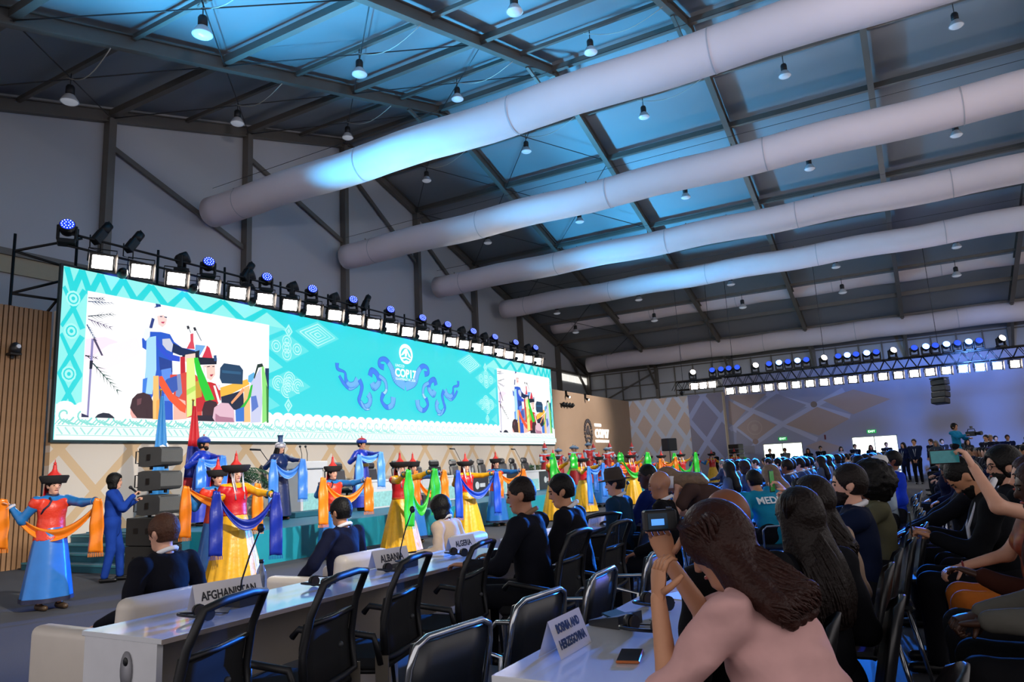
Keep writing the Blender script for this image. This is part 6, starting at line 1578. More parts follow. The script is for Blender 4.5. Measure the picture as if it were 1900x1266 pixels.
dancer('m', 16.0, 9.5, 38, ((-0.02, 0.42, 1.28), (-0.62, 0.1, 1.36)), OR, 'dancer in bright blue robe before the dark end of the head table', 'orange silk scarf of the dancer before the dark end of the head table', 1.68, 0.25, (0.6, 0.7))
dancer('f', 17.55, 8.6, 30, ((0.05, 0.3, 1.66), (-0.5, 0.2, 1.66)), GRN, 'dancer in yellow skirt raising a green scarf above the dark-haired delegate', 'green silk scarf raised high above the dark-haired delegate', 1.68, 0.62, (0.7, 0.4), 0.02, 0, 0.2)
dancer('f', 20.4, 9.0, 20, ((-0.1, 0.42, 1.3), (-0.55, 0.3, 1.4)), BLU, 'dancer in yellow facing forward behind the felt-hatted delegate', 'light blue silk scarf behind the felt-hatted delegate', 1.6, 0.2, (1.1, 1.0), 0.022)
dancer('m', 22.7, 9.4, 25, ((0.2, 0.35, 1.35), (-0.55, 0.1, 1.35)), '3d7fe0', 'dancer in red vest holding a folded pale blue scarf', 'pale blue silk scarf held high beside the felt hat', 1.65, 0.2, (0.9, 0.9), 0.022)
dancer('m', 24.4, 9.3, 25, ((0.3, 0.3, 1.35), (-0.5, 0.1, 1.35)), OR, 'dancer in red vest holding an orange scarf beside the dark-skinned delegate', 'orange silk scarf beside the dark-skinned delegate', 1.64, 0.3, (0.8, 0.8), 0.022)
dancer('f', 23.7, 8.65, 25, ((0.35, 0.25, 1.66), (-0.55, 0.2, 1.66)), GRN, 'dancer in yellow with a raised green scarf above the delegate in bright navy', 'green silk scarf raised in a V above the delegate in bright navy', 1.66, 0.75, (0.3, 0.6), 0.022, 0, 0.22)
dancer('m', 27.6, 9.3, 20, ((0.35, 0.3, 1.3), (-0.5, 0.2, 1.35)), OR, 'dancer in red vest before the pale patterned side wall', 'orange silk scarf before the pale patterned side wall', 1.62, 0.3, (0.8, 0.8), 0.024)
dancer('f', 27.3, 8.7, 30, ((0.1, 0.3, 1.4), (-0.5, 0.2, 1.45)), OR, 'dancer in yellow with an orange scarf behind the bald delegates', 'orange silk scarf behind the bald delegates', 1.62, 0.3, (0.9, 0.7), 0.024)
dancer('f', 29.8, 8.65, 25, ((0.3, 0.25, 1.6), (-0.55, 0.2, 1.62)), GRN, 'dancer in yellow with a green scarf beside the bending woman', 'green silk scarf hanging beside the bending woman', 1.64, 0.8, (0.6, 1.0), 0.024, 0, 0.22)
dancer('m', 34.2, 9.2, 25, ((0.3, 0.3, 1.3), (-0.5, 0.2, 1.35)), BLU, 'dancer in red vest partly behind the bending woman', None, 1.64, res=0.026)
dancer('f', 36.8, 9.1, 20, ((0.3, 0.3, 1.3), (-0.5, 0.2, 1.35)), BLU, 'dancer in yellow near the warm-lit pillar', None, 1.64, res=0.026)
dancer('f', 40.0, 8.65, 20, ((0.3, 0.3, 1.2), (-0.5, 0.2, 1.3)), GRN, 'dancer in yellow standing before the ground-stacked speaker', 'green silk scarf hanging by the ground-stacked speaker', 1.7, 0.4, (0.6, 0.9), 0.026, 0, 0.25)

# ------------------------------------------------------------------ three performers on stage
def robed(x, y, off, hands, col, lab, slab, scol, h=1.74, belt=None, res=0.02, ends=(0.75, 0.75), sag=0.2, **k):
    rz = FC(x, y, off); J = person('person', (x, y, 0.58), rz, lab, 'robed performers on stage', h=h, R=loc_tgt(x, y, rz, *hands[0]), L=loc_tgt(x, y, rz, *hands[1]), hands=(0.7, 0.7), top=col, tmat=satin(col), bottom=None, shoes='3a2418', res=res, **k)
    skirt(J, J['waist'][2] + 0.05, 0.09, 0.165 * J['s'], 0.27 * J['s'], satin(col), 'robe', 5, 0.03)
    if belt: B().tube([tuple(Vector(J['waist']) + Vector((0.168 * J['s'] * math.cos(a), 0.135 * J['s'] * math.sin(a), 0.02 + dz))) for dz in (0,) for a in np.linspace(0, 2 * math.pi, 25)[:-1]], 0.045, 8, closed=True).build('sash', satin(belt), J['e'])
    p = [world(J, tuple(a[2] + (a[2] - a[1]) / np.linalg.norm(a[2] - a[1]) * 0.08)) for a in J['arms']]
    scarf(p[0], p[1], sag, ends, scol, slab, 0.2)
    return J
J = robed(11.2, 12.1, 45, ((0.18, 0.4, 1.22), (-0.6, 0.3, 1.2)), '15295c', 'woman in dark blue robe and white beaded headdress on stage', 'light blue silk scarf held by the woman in white headdress', '4a90ee', 1.66, None, hair='long', hc='black', sk='light', female=True, ends=(1.0, 0.85), sag=0.3)
m = hat_matrix(J)
B().lathe([(0.11, -0.06), (0.118, -0.02), (0.112, 0.02), (0.08, 0.05), (0.05, 0.06)], 20, m).build('headdress_band', mBeads, J['e'])
B().lathe([(0.055, 0.05), (0.05, 0.14), (0.06, 0.2), (0.075, 0.21), (0.001, 0.215)], 16, m).build('headdress_crown', M('headdress_blue', '35507e', 0.5, noise=0.3), J['e'])
b = B()
for a in np.linspace(-1.1, 1.1, 9): b.cyl(tuple(J['head'](0.1 * math.sin(a), 0.1 * math.cos(a) - 0.005, 0.14)), tuple(J['head'](0.1 * math.sin(a), 0.1 * math.cos(a) + 0.005, 0.085)), 0.004, 4)
b.build('bead_fringe', mBeads, J['e']); veil(J, M('white_veil', 'd8d8e0', 0.6), 'veil', 0.25)
J = robed(13.9, 12.15, 55, ((0.12, 0.45, 1.3), (-0.55, 0.35, 1.36)), '1530a8', 'man in royal blue robe with orange sash on stage', 'pale blue silk scarf held out by the man with orange sash', '5aa2f4', 1.76, 'c98a30', hair='short', ends=(0.95, 0.85), sag=0.12)
round_hat(J, '1d3a9a', 'b02a30')
J = robed(9.95, 13.0, 62, ((0.1, 0.42, 1.3), (-0.5, 0.35, 1.34)), '1634b0', 'bearded man in blue robe and blue hat behind the striped flag', 'blue silk scarf held by the bearded man behind the striped flag', '3f86e8', 1.8, None, hair='mid', beard='black', ends=(0.6, 0.9), sag=0.1)
round_hat(J, '1d3a9a', '1d3a9a')
# ------------------------------------------------------------------ presenter with microphone
x, y = 6.95, 11.2; rz = FC(x, y, 80)
J = person('person', (x, y, 0), rz, 'woman in blue trouser suit speaking into a microphone by the speakers', None, h=1.66, R=(0.1, 0.3, 1.3), L=(-0.12, 0.3, 1.22), hands=(1.0, 1.0), hair='bob', hc='black', sk='light', top='1c3f96', bottom='1c3f96', female=True, res=0.016, collar='1c3f96', feet=((0.09, -0.06, 0), (-0.09, 0.12, 0)))
p = world(J, J['arms'][0][2] + v3(-0.02, 0.07, 0.02))
e = empty('hand_microphone', p, 0, 'black hand microphone held by the woman in blue suit', 'microphone')
d = world(J, J['head'](0, 0.16, 0.06)) - p; d.normalize()
B().cyl((0, 0, 0), tuple(d * 0.16), 0.014, 10, 0.018).build('handle', mBlk, e); B().ball(tuple(d * 0.18), 0.028, 10).build('grille_ball', M('mic_grille', '2a2a2e', 0.5, 0.4), e)

# ------------------------------------------------------------------ musicians at the end of the stage
def musician(x, y, lab, hat, h=1.72, sk='tan', res=0.026, first=None):
    rz = FC(x, y, 25); J = person('person', (x, y, 0.58), rz, lab, 'musicians at the end of the stage', h=h, R=(0.16, 0.3, 1.05), L=(-0.2, 0.32, 1.15), sk=sk, hair='short', top='9fb6cc', bottom=None, res=res, shoes_on=False)
    vest(J, M('musician_red', 'b0161c', 0.5, noise=0.15), res, 0.12); skirt(J, J['waist'][2], 0.003, 0.16, 0.27, M('musician_robe', 'a81a20', 0.5, noise=0.15), 'robe', 6, 0.03)
    if hat == 0: round_hat(J, '5f7690', '8fa6bd', 0.16, 0.06, '5f7690', 0.03)
    else: round_hat(J, '8fa6bd', 'a81a20', 0.11, 0.12, 'a81a20', 0.14)
    return J
ml = ['musician with a pointed red hat beside the second palm', 'musician in grey brimmed hat left of the green raised scarf', 'musician in grey brimmed hat above the green raised scarf', 'musician in grey brimmed hat in the middle of the row', 'tall musician in grey brimmed hat under the wall emblem', 'musician with a pointed red hat under the wall emblem', 'musician in grey brimmed hat under the COP17 lettering', 'musician with a tall pointed hat beside the COP17 lettering', 'musician with a pointed hat next to the corner of the walls']
ml[1] = 'musician in grey brimmed hat, second in the row from the palm'; ml[2] = 'musician in grey brimmed hat, third in the row from the palm'; ml[3] = 'musician in grey brimmed hat, fourth in the row from the palm'
for i, (x, hh) in enumerate(((26.2, 1.6), (28.1, 1.55), (29.0, 1.66), (29.9, 1.66), (30.7, 1.8), (32.0, 1.62), (32.9, 1.58), (34.1, 1.66), (36.5, 1.66))):
    J = musician(x, 13.2 + 0.3 * (i % 2), ml[i], 1 if i in (0, 5, 7, 8) else 0, hh)

# ------------------------------------------------------------------ delegates
DG = 'delegates at the desks'
def seated(x, y, lab, rz=0.0, **k):
    k.setdefault('group', DG); k.setdefault('sit', True); k.setdefault('collar', 'e4e4e8'); k.setdefault('eyes', True)
    return person('person', (x, y, 0), rz, lab, **k)
seated(3.2, 4.55, 'man with greying ginger hair in dark suit in a white armchair', 0.15, seat=0.36, hair='short', hc='ginger', sk='light', top='12131b', res=0.014, head=(0.1, -0.1, 0), build=1.08, R=(0.3, 0.2, 0.6), L=(-0.3, 0.22, 0.56))
seated(5.02, 4.62, 'black-haired man in navy suit in a white armchair', 0.1, seat=0.36, hair='short', hc='black', sk='tan', top='10142a', res=0.014, build=1.05, head=(-0.05, -0.12, 0), L=(-0.36, 0.2, 0.56), Lp=(-0.8, -0.4, -0.4))
seated(6.62, 4.5, 'woman with black bob in cream jacket in a white armchair', 0.05, seat=0.3, hair='bob', hc='black', sk='light', top='c4ad94', res=0.015, female=True, lean=0.22, collar='d8d4cc', head=(-0.1, -0.15, 0), L=(-0.34, 0.25, 0.58))
seated(4.62, 2.45, 'man with cropped hair in dark suit at the desk end', 0.1, hair='crop', hc='brown', sk='olive', top='12141d', h=1.78, res=0.014, head=(0.35, -0.1, 0), R=(0.2, 0.42, 0.78), L=(-0.3, 0.4, 0.78), lean=0.1, collar='8a6a54')
seated(5.32, 2.42, 'black-haired man in dark suit leaning beside the cropped-haired man', 0.15, hair='short', hc='black', sk='tan', top='15151c', h=1.78, res=0.014, head=(0.4, -0.15, 0), lean=0.15, R=(0.2, 0.42, 0.78), L=(-0.2, 0.42, 0.76))
J = seated(7.2, 2.8, 'man in brown felt hat and teal-navy jacket at the desk', 0.0, hair='short', hc='brown', sk='tan', top='11304a', res=0.016, head=(0.35, -0.1, 0))
m = hat_matrix(J); mFelt = M('felt_brown', '3a302a', 0.9)
B().lathe([(0.1, -0.03), (0.17, -0.035), (0.175, -0.028), (0.1, -0.015)], 22, m).build('hat_brim', mFelt, J['e']); B().lathe([(0.105, -0.02), (0.1, 0.06), (0.08, 0.1), (0.001, 0.09)], 20, m).build('hat_crown', mFelt, J['e'])
seated(7.85, 2.66, 'dark-skinned man in bright navy suit at the desk', 0.05, hair='crop', hc='black', sk='dark', top='10225c', res=0.016, head=(0.5, -0.1, 0), h=1.84, R=(0.2, 0.42, 0.78), L=(-0.2, 0.42, 0.78))
seated(6.3, 2.02, 'bald man in black suit at the desk beside the bending woman', 0.1, hair='none', hc='grey', sk='olive', top='0e0e12', res=0.014, head=(0.1, -0.1, 0))
seated(8.9, 2.75, 'dark-skinned bald man in charcoal jacket', 0.0, hair='none', sk='brown', top='24252c', res=0.018, head=(0.0, -0.1, 0), collar=None)
# woman bending over the desk with a cup
J = person('person', (6.75, 1.5, 0), 0.3, 'woman in brown top bending forward with a paper cup', None, h=1.68, lean=1.02, R=(0.2, 0.62, 0.98), L=(-0.12, 0.5, 1.16), Lp=(-0.6, -0.2, -0.9), hair='long', hlen=0.38, hc='fair', sk='light', top='45332e', bottom='2a2426', female=True, res=0.016, bare='short', hands=(0.5, 0.9), head=(0.1, -0.5, 0))
p = world(J, J['arms'][1][2] + v3(0.0, 0.06, 0.06))
e = empty('paper_cup', p, 0, 'white paper cup held by the bending woman', 'cup'); B().lathe([(0.001, -0.05), (0.027, -0.05), (0.036, 0.05), (0.033, 0.05), (0.001, 0.03)], 16).build('cup', M('paper', 'dfe2e8', 0.7), e); B().lathe([(0.038, 0.045), (0.038, 0.056), (0.001, 0.058)], 16).build('lid', M('paper', 'dfe2e8', 0.7), e)
B().tube([tuple(J['ub'](0.17 * math.cos(a), 0.135 * math.sin(a), 0.12)) for a in np.linspace(0, 2 * math.pi, 25)[:-1]], 0.014, 6, closed=True).build('waist_strap', cloth('d8d4cc'), J['e'])
seated(2.88, 0.66, 'bald brown-skinned man in black jacket behind the woman in pink', -0.5, seat=0.42, hair='none', sk='brown', top='0d0d10', h=1.74, res=0.012, build=1.1, head=(-0.1, -0.1, 0), collar=None)
# the woman in pink with the camera
J = person('person', (2.3, 0.3, 0), -0.3, 'woman with long dark wavy hair in a pink jacket filming with a small camera', None, h=1.72, sit=True, lean=0.42, side=-0.06, R=(-0.02, 0.5, 1.09), Rp=(0.3, 0.6, -1), L=(-0.2, 0.42, 1.0), Lp=(-0.25, 0.7, -1), hands=(0.45, 0.45), hn=((-0.9, -0.3, 0.1), (0.9, -0.4, 0)), hd=((-0.25, 0.1, 1), (0.1, -0.05, 1)), hair='longcurl', hc='auburn', hlen=0.4, strands=420, sk='tan', top='cfa29e', bottom='17171c', female=True, res=0.011, head=(0.15, -0.25, 0), bare=('fore', 'fore'), build=1.04, wrk=0.011)
e = empty('compact_camera', (2.34, 0.77, 1.225), -0.95, 'black compact camera with lit screen held by the woman in pink', 'camera')
B().box(-0.055, 0.055, -0.02, 0.02, -0.032, 0.036, bev=0.006).build('body', mBlkP, e); B().cyl((0, 0.02, 0), (0, 0.045, 0), 0.026, 16).build('lens', mBlk, e); B().cyl((0.035, 0, 0.036), (0.035, 0, 0.043), 0.01, 10).build('shutter_button', mGrey, e)
s_ = B().box(-0.045, 0.02, -0.0225, -0.02, -0.024, 0.026).build('screen', M('camera_screen', '06080c', 0.2, emit='0a2030', es=0.6, noise=0), e); B().box(-0.035, 0.008, -0.024, -0.0225, -0.012, 0.008).build('picture', M('camera_picture', '4a86d8', 0.3, emit='4a8ae0', es=0.9, noise=0.4, nscale=60), s_)
# ------------------------------------------------------------------ audience beside the aisle
AU = 'audience in the row behind the delegates'
seated(3.28, 0.46, 'woman with long straight dark hair in black jacket', -0.7, seat=0.4, group=AU, hair='long', hc='brown', strands=240, hlen=0.26, sk='light', top='101116', female=True, res=0.013, collar=None, head=(0, -0.05, 0), h=1.72)
seated(4.2, 0.52, 'woman with thick dark wavy hair in cream jacket', -0.55, seat=0.4, group=AU, hair='longcurl', strands=260, hlen=0.38, hc='brown', sk='olive', top='a8917e', female=True, res=0.014, collar=None, head=(0.1, 0, 0), L=(-0.3, 0.1, 0.62), h=1.74)
J = seated(5.4, 0.42, 'bearded man in navy suit filming with a phone', 0.1, seat=0.4, group=AU, hair='short', hc='brown', beard='brown', sk='light', top='101a34', h=1.84, res=0.014, head=(0.1, 0, 0), R=(0.0, 0.42, 1.16), L=(-0.16, 0.38, 1.08), hands=(0.7, 0.8))
def phone(J, lab, p, rz, tall=True, scr='1f8a3a', es=0.5, tilt=0.0):
    e = empty('smartphone', p, rz, lab, 'phone'); a, c = (0.036, 0.075) if tall else (0.08, 0.04)
    B().box(-a, a, -0.004, 0.005, -c, c, bev=0.003).build('case', mBlkP, e)
    s_ = B().box(-a + 0.004, a - 0.004, -0.006, -0.004, -c + 0.006, c - 0.006).build('screen', M('phone_screen_' + scr, scr, 0.2, emit=scr, es=es, noise=0.5, nscale=40), e)
    B().box(-0.01, 0.01, 0.005, 0.007, -0.01, 0.01).build('lens', mBlk, e)
phone(J, 'smartphone with green screen held by the bearded man in navy', world(J, (-0.05, 0.5, 1.24)), -0.25, True, '2a8a3a', 0.15)
J = seated(6.45, 0.34, 'woman with round afro, glasses and olive jacket', 0.1, seat=0.4, group=AU, hair='afro', hc='black', sk='brown', top='5c5a44', female=True, res=0.015, glasses=True, head=(0.15, 0, 0), R=(0.0, 0.42, 1.02), L=(-0.24, 0.38, 1.0))
B().tube([tuple(J['head'](-0.088, -0.005, 0.05) + v3(0, 0.018 * math.cos(a), 0.022 * math.sin(a) - 0.01)) for a in np.linspace(0, 2 * math.pi, 13)[:-1]], 0.004, 5, closed=True).build('earring', M('silver', 'd8d8dc', 0.2, 0.9, noise=0), J['e'])
J = seated(8.5, 1.48, 'person in turquoise MEDIA vest bending over the desk', -0.8, group=AU, hair='short', hc='black', sk='tan', top='1a86a8', res=0.018, collar=None, lean=0.5, build=1.12)
t = text_mesh('MEDIA', 0.115, 0.001, 0.003, 'CENTER', 1.1); ub = J['ub']
c = Vector(ub(0, -0.162, 0.3)); nrm = (Vector(ub(0, -0.3, 0.3)) - Vector(ub(0, 0, 0.3))).normalized(); xx = Vector((1, 0, 0)); yy = nrm.cross(xx).normalized()
mm = Matrix((xx, yy, nrm)).transposed().to_4x4(); mm.translation = c + nrm * 0.012
o = link('lettering', t, M('vest_white', 'e4ecf0', 0.6), J['e']); o.matrix_local = mm
seated(9.15, 1.4, 'woman with long fair hair in turquoise vest beside the MEDIA person', -0.5, group=AU, hair='long', hc='fair', sk='light', top='1a86a8', female=True, res=0.02, collar=None, lean=0.35)
J = seated(10.2, 0.42, 'person in white baseball cap in the aisle seat', 0.2, group=AU, hair='short', hc='brown', sk='tan', top='98a8b4', res=0.02, collar=None)
m = hat_matrix(J); B().lathe([(0.108, -0.05), (0.108, 0.0), (0.085, 0.06), (0.001, 0.085)], 18, m).build('cap_crown', cloth('d8d6d2'), J['e']); B().add([m @ Vector(q) for q in ((-0.08, 0.07, -0.035), (0.08, 0.07, -0.035), (0.06, 0.17, -0.05), (-0.06, 0.17, -0.05), (-0.08, 0.07, -0.045), (0.08, 0.07, -0.045), (0.06, 0.17, -0.06), (-0.06, 0.17, -0.06))], [(0, 1, 2, 3), (7, 6, 5, 4), (3, 2, 6, 7), (0, 3, 7, 4), (2, 1, 5, 6)]).build('cap_peak', cloth('d8d6d2'), J['e'])
seated(10.95, 0.36, 'man in bright blue and white sports top leaning back', 0.3, group=AU, hair='short', hc='black', sk='brown', top='1e3fc0', res=0.02, collar='c8d4e8', lean=-0.1, h=1.86)
# row on the near side of the aisle
NR = 'audience in the row across the aisle'
J = seated(5.62, -0.42, 'bearded man in black suit looking down at a phone', 0.0, group=NR, hair='crop', hc='black', beard='black', sk='tan', top='101217', h=1.84, res=0.013, head=(0.0, -0.75, 0), lean=0.12, R=(0.0, 0.42, 0.86), L=(-0.12, 0.4, 0.84), hands=(0.9, 0.9), glasses=False)
phone(J, 'dark smartphone held low by the bearded man in black', world(J, (-0.05, 0.52, 0.92)), 0.0, True, '101820', 0.1)
B().tube([tuple(J['ub'](-0.07, 0.06, 0.5)), tuple(J['ub'](-0.08, 0.145, 0.35)), tuple(J['ub'](-0.03, 0.17, 0.15)), tuple(J['ub'](0.03, 0.17, 0.15)), tuple(J['ub'](0.08, 0.145, 0.35)), tuple(J['ub'](0.07, 0.06, 0.5))], 0.009, 5).build('lanyard', cloth('c8ccd8'), J['e'])
seated(6.35, -0.55, 'man with glasses and dark beard behind the raised phone', 0.1, group=NR, hair='mid', hc='black', beard='black', sk='light', top='14161c', h=1.84, res=0.015, glasses=True, head=(0.25, -0.05, 0), build=1.1)
mPat = bpy.data.materials.new('patterned_dress'); mPat.use_nodes = True; nt = mPat.node_tree; vo = nt.nodes.new('ShaderNodeTexVoronoi'); vo.inputs['Scale'].default_value = 16; cr = nt.nodes.new('ShaderNodeValToRGB'); tcn = nt.nodes.new('ShaderNodeTexCoord')
nt.links.new(tcn.outputs['Object'], vo.inputs['Vector']); nt.links.new(vo.outputs['Distance'], cr.inputs['Fac']); nt.links.new(cr.outputs['Color'], nt.nodes['Principled BSDF'].inputs['Base Color']); nt.nodes['Principled BSDF'].inputs['Roughness'].default_value = 0.6
cr.color_ramp.elements[0].color = (*lin('b8783c'), 1); cr.color_ramp.elements[1].color = (*lin('4a2420'), 1); q = cr.color_ramp.elements.new(0.45); q.color = (*lin('8a3a20'), 1)
J = seated(4.98, -0.55, 'woman in brown and orange patterned dress raising a phone', 0.05, group=NR, hair='bun', hc='auburn', sk='light', top='8a5a30', tmat=mPat, bottom='c06a28', female=True, res=0.012, collar=None, bare='all', h=1.74, head=(0.05, 0.05, 0), L=(-0.2, 0.3, 1.3), Lp=(-0.6, -0.1, -0.8), R=(0.1, 0.4, 0.72), hands=(0.5, 0.8), hd=(None, (0.1, 0.35, 1)), hn=(None, (0.3, 0.9, -0.2)), build=1.0)
phone(J, 'smartphone raised sideways by the woman in patterned dress', world(J, (-0.2, 0.43, 1.36)), -1.15, False, '1f5a60', 0.5)
wr = J['arms'][0]; B().tube([tuple(wr[2] + v3(0.028 * math.cos(a), 0.0, 0.028 * math.sin(a))) for a in np.linspace(0, 2 * math.pi, 13)[:-1]], 0.006, 5, closed=True).build('bracelet', M('bracelet_red', '8a1a20', 0.4), J['e'])
seated(4.15, -0.5, 'dark-skinned person in brown shirt beside the woman in patterned dress', 0.0, group=NR, hair='short', hc='auburn', sk='dark', top='3a1c14', res=0.013, collar=None, female=False, head=(0, -0.1, 0), L=(-0.1, 0.32, 0.82))
J = seated(3.5, -0.55, 'dark-skinned man in grey jacket and brown jumper with clasped hands', 0.0, group=NR, hair='crop', hc='black', sk='dark', top='5c5a54', bottom='0c0c10', h=1.8, res=0.013, collar='2a2018', R=(0.04, 0.42, 0.74), L=(-0.05, 0.4, 0.73), hands=(0.9, 0.9), lean=0.05)
for (zz, yy2) in ((0.3, 0.155),): B().box(-0.05, 0.05, -0.004, 0.004, -0.035, 0.035).build('badge', M('badge_white', 'c8ccd4', 0.4), J['e'], tuple(J['ub'](-0.05, 0.17, 0.16)))
J = seated(6.95, -0.3, 'person in dark jacket working on a laptop', 0.0, group=NR, hair='short', hc='black', sk='brown', top='14151c', res=0.018, R=(0.1, 0.45, 0.74), L=(-0.1, 0.45, 0.74), head=(0, -0.4, 0))
e = empty('laptop', (6.95, 0.17, 0.68), 0.0, 'open grey laptop on the lap of a person in dark jacket', 'laptop')
B().box(-0.16, 0.16, -0.11, 0.11, 0, 0.014, bev=0.004).build('keyboard_base', M('laptop_grey', '5a5c60', 0.4, 0.5), e); s_ = B().box(-0.16, 0.16, 0.1, 0.11, 0.01, 0.22, Matrix.Rotation(-0.3, 4, 'X')).build('lid', MATS['laptop_grey'], e)
B().box(-0.15, 0.15, 0.098, 0.1, 0.025, 0.21, Matrix.Rotation(-0.3, 4, 'X')).build('display', M('laptop_display', '10204a', 0.2, emit='2a50d0', es=0.7, noise=0.3), s_)
seated(12.95, -0.6, 'man in dark blue suit seated alone at the aisle', 0.2, group=NR, hair='short', hc='black', sk='light', top='0d1238', bottom='0d1238', res=0.02)
seated(12.3, -0.35, 'woman in navy jacket next to the man in dark blue suit', 0.2, group=NR, hair='long', hc='black', sk='light', top='10142e', female=True, res=0.022, collar=None, head=(0.1, -0.4, 0))
seated(11.2, -1.35, 'woman with dark hair in a red top', 0.1, group=NR, hair='long', hc='black', sk='light', top='b4161a', female=True, res=0.022, collar=None, head=(0.2, -0.3, 0))
seated(8.4, -0.75, 'person in light blue jacket behind the bearded man in black', 0.1, group=NR, hair='short', hc='brown', sk='light', top='4a78a0', res=0.022, collar=None)
sc0 = shell_chair(); shl = [(3.28, 0.41, 'under the woman with long straight dark hair'), (4.2, 0.47, 'under the woman in cream jacket with wavy hair'), (5.4, 0.37, 'under the bearded man in navy'), (6.45, 0.29, 'under the woman with round afro'), (2.88, 0.61, 'under the bald man behind the woman in pink'), (2.3, 0.25, 'under the woman in pink'),
  (4.8, 0.44, 'left empty between the wavy-haired woman and the bearded man in navy'), (5.93, 0.4, 'left empty between the bearded man in navy and the afro-haired woman'), (5.62, -0.47, 'under the bearded man in black'), (6.35, -0.6, 'under the man with glasses'), (4.98, -0.6, 'under the woman in patterned dress'), (4.15, -0.55, 'under the person in brown shirt'), (3.5, -0.6, 'under the man with clasped hands'), (6.95, -0.35, 'under the laptop user'),
  (7.55, 0.3, 'left empty past the woman with round afro'), (8.0, 0.32, 'left empty before the person in white cap'), (8.7, 0.34, 'second empty one before the person in white cap'), (9.4, 0.36, 'right beside the person in white cap'), (10.2, 0.37, 'under the person in white cap'), (10.95, 0.3, 'under the man in blue sports top'), (12.95, -0.65, 'under the man in dark blue suit'), (12.3, -0.4, 'under the woman in navy jacket'), (11.2, -1.4, 'under the woman in red top'), (8.4, -0.8, 'under the person in light blue jacket'), (6.3, 1.97, 'under the bald man beside the bending woman'), (8.9, 2.7, 'under the man in charcoal jacket'), (7.2, 2.75, 'under the man in felt hat'), (7.85, 2.61, 'under the man in bright navy suit')]
for i, (x, y, l) in enumerate(shl):
    o = sc0 if i == 0 else copy_tree(sc0); o.location = (x, y, 0); o.rotation_euler = (0, 0, 0.08); tag(o, 'black shell chair ' + l, None, 'black shell chairs')

# ------------------------------------------------------------------ the far audience: a few kinds of figure, copied
def recolor(o, mats):
    for ch in o.children:
        k = ch.name.split('.')[0]
        if k in mats and ch.type == 'MESH':
            ch.material_slots[0].link = 'OBJECT'; ch.material_slots[0].material = mats[k]
RS = 0.03
protos = {
 'ms': seated(0, 0, 'x', group=None, hair='short', hc='black', top='14182a', res=RS, R=(0.14, 0.4, 0.72), L=(-0.14, 0.4, 0.72), eyes=False),
 'mc': seated(0, 0, 'x', group=None, hair='crop', hc='grey', top='14182a', res=RS, head=(0.3, -0.1, 0), eyes=False),
 'wl': seated(0, 0, 'x', group=None, hair='long', hc='black', top='14182a', female=True, res=RS, collar=None, eyes=False),
 'wb': seated(0, 0, 'x', group=None, hair='bob', hc='black', top='14182a', female=True, res=RS, collar=None, lean=0.15, eyes=False),
}
stand = {
 'st': person('person', (0, 0, 0), 0, 'x', None, h=1.76, hair='short', hc='black', top='14151c', bottom='14151c', collar='d0d0d8', res=RS, eyes=False, R=(0.06, 0.2, 0.95), L=(-0.06, 0.2, 0.95)),
 'sw': person('person', (0, 0, 0), 0, 'x', None, h=1.66, hair='long', hc='black', top='20222c', bottom='14151c', female=True, res=RS, eyes=False),
}
for J in stand.values():
    B().tube([tuple(J['ub'](-0.06, 0.06, 0.5)), tuple(J['ub'](-0.04, 0.15, 0.36)), tuple(J['ub'](0, 0.165, 0.12)), tuple(J['ub'](0.04, 0.15, 0.36)), tuple(J['ub'](0.06, 0.06, 0.5))], 0.008, 4).build('lanyard', cloth('c8d0d8'), J['e'])
used = set(); rnd = random.Random(11)
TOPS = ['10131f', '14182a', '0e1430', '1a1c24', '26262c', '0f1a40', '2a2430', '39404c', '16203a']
HC = ['black', 'black', 'black', 'brown', 'brown', 'grey', 'auburn']
SKS = ['tan', 'light', 'light', 'olive', 'brown', 'dark']
def put_person(kind, x, y, rz, label, group, top=None, hc=None, sk=None, pool=None, z=0.0):
    pool = pool or protos; J = pool[kind]; e = J['e']
    if kind in used: e = copy_tree(e)
    used.add(kind)
    e.location = (x, y, z); e.rotation_euler = (0, 0, rz); tag(e, label, 'person', group)
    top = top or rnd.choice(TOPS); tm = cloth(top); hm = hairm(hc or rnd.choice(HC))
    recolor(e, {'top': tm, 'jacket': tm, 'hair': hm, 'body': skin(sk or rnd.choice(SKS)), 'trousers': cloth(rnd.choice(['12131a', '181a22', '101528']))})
    return e
WHO = {'ms': 'short-haired person', 'mc': 'close-cropped man', 'wl': 'long-haired woman', 'wb': 'bob-haired woman'}
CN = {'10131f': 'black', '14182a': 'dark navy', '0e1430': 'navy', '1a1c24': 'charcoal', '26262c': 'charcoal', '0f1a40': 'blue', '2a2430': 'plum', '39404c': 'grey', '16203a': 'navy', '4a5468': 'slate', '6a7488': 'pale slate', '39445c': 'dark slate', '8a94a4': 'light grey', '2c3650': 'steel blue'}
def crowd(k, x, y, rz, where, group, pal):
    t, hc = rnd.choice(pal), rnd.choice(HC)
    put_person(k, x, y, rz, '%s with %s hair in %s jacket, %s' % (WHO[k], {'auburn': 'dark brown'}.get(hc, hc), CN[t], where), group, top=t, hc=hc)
chairs = []
for r, yy in enumerate((5.6, 4.7, 3.8, 2.9, 2.0)):
    xs = np.arange(12.0 + 0.3 * r, 29, 0.85)
    for x in xs:
        if rnd.random() < 0.34 or yy / x > 0.235 or (yy < 3.0 and x < 12.4): continue
        k = rnd.choice(['ms', 'ms', 'mc', 'wl', 'wb'])
        crowd(k, x + rnd.uniform(-0.1, 0.1), yy + rnd.uniform(-0.05, 0.05), rnd.uniform(-0.15, 0.35), 'in the blue-lit rows', 'audience in the blue-lit rows', ['4a5468', '6a7488', '39445c', '8a94a4', '2c3650']); chairs.append((x, yy))
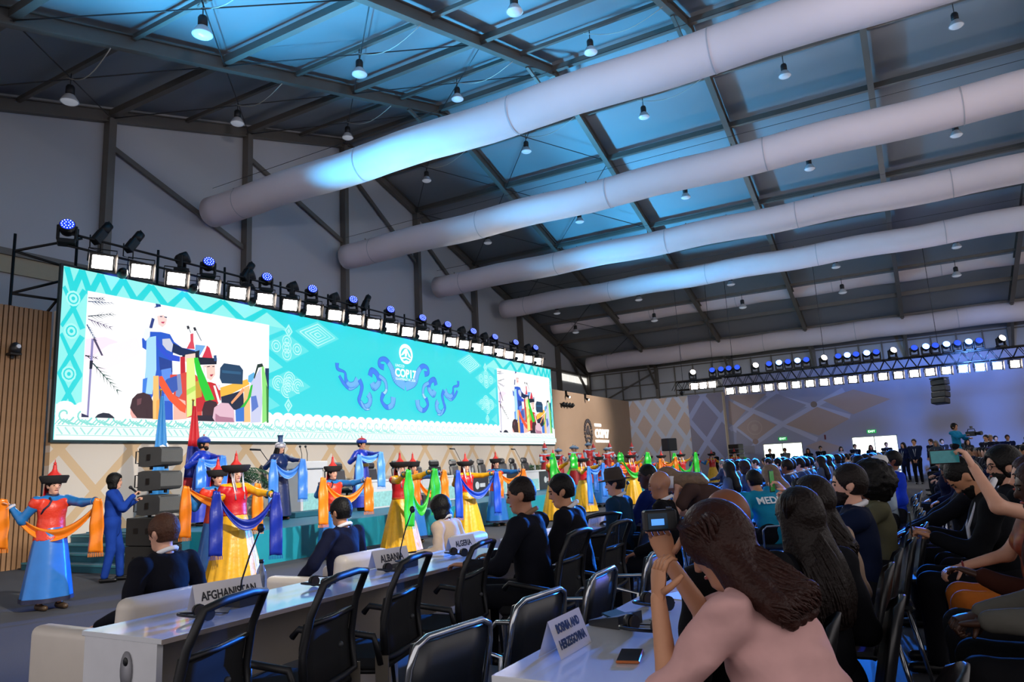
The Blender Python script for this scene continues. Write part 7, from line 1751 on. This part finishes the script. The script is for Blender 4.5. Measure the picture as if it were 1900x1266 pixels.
for r, yy in enumerate((-0.7, -1.5, -2.35, -3.2)):
    for x in np.arange(14.2 + 1.6 * r, 31, 0.95):
        if rnd.random() < 0.25 or (abs(x - 29.6) < 1.2 and yy > -2): continue
        k = rnd.choice(['ms', 'ms', 'mc', 'wl', 'wb'])
        crowd(k, x + rnd.uniform(-0.1, 0.1), yy, rnd.uniform(-0.1, 0.35), 'seated before the camera operator', 'audience before the camera operator', TOPS); chairs.append((x, yy))
for x in np.arange(14.5, 30, 1.0):
    if rnd.random() < 0.3: continue
    k = rnd.choice(['ms', 'wl', 'wb']); yy = 0.95
    crowd(k, x, yy, rnd.uniform(0, 0.3), 'seated along the aisle', 'audience along the aisle', TOPS); chairs.append((x, yy))
cp = copy_tree(sc0); cp['label'] = 'black shell chair under a member of the far audience'; cp['group'] = 'shell chairs of the far audience'
for i, (x, y) in enumerate(chairs):
    o = cp if i == 0 else copy_tree(cp); o.location = (x, y - 0.05, 0); o.rotation_euler = (0, 0, 0.1)
# people standing along the side wall and in the doorways
for x, y, k, lab in ((40.6, 6.9, 'st', 'man in dark suit standing in the doorway by the ground-stacked speaker'), (40.4, 6.1, 'st', 'broad man in grey suit standing in the same doorway'),
   (40.9, 4.4, 'st', 'man in dark suit standing between the doorways'), (40.7, 5.0, 'sw', 'woman standing between the doorways'), (40.9, 2.75, 'st', 'man standing at the edge of the doorway near the camera operator'), (40.4, 2.0, 'sw', 'woman standing in the middle of the doorway'), (40.6, 1.3, 'st', 'man in suit and tie standing in the bright doorway'),
   (41.0, 10.0, 'st', 'man in dark suit standing by the warm-lit pillar'), (40.7, 3.4, 'sw', 'woman in pale top standing just before the doorway')):
    put_person(k, x, y, rnd.uniform(1.2, 1.9), lab, 'people standing by the exits', pool=stand, top='5e5e62' if 'grey suit' in lab else ('aaa6b0' if 'pale top' in lab else '15161c'))
for i in range(15):
    k = 'st' if i % 3 else 'sw'
    put_person(k, rnd.uniform(31.5, 40.5), 0.3 - 0.36 * i + rnd.uniform(-0.25, 0.25), rnd.uniform(0.4, 2.0), ('man in dark suit with a lanyard' if k == 'st' else 'long-haired woman in dark clothes') + ' standing behind the seated rows', 'people standing behind the seated rows', pool=stand)
# camera operator on a riser
tag(B().box(-0.7, 0.7, -0.6, 0.6, 0, 0.45, bev=0.01).build('camera_riser', M('riser_grey', '2a2c32', 0.7), None, (29.6, -1.25, 0)), 'dark grey platform under the camera operator', 'platform')
J = person('person', (29.6, -1.25, 0.45), FC(29.6, -1.25, 55), 'camera operator in turquoise vest standing on a platform', None, h=1.74, hair='mid', hc='black', top='1b7fa8', bottom='14151c', res=0.024, R=(0.1, 0.45, 1.3), L=(-0.1, 0.42, 1.2), hands=(0.9, 0.9))
p = world(J, (0.0, 0.6, 1.34)); e = empty('video_camera', p, J['e'].rotation_euler[2], 'black video camera held by the camera operator', 'camera')
B().box(-0.07, 0.07, -0.2, 0.12, -0.08, 0.08, bev=0.02).build('body', mBlkP, e); B().cyl((0, 0.12, 0), (0, 0.34, 0), 0.05, 12, 0.07).build('lens', mBlk, e); B().tube([(0, -0.15, 0.08), (0, -0.12, 0.16), (0, 0.1, 0.16), (0, 0.12, 0.08)], 0.015, 6).build('handle', mBlk, e); B().box(-0.05, 0.05, -0.02, 0.02, 0.18, 0.26).build('monitor', mGrey, e)
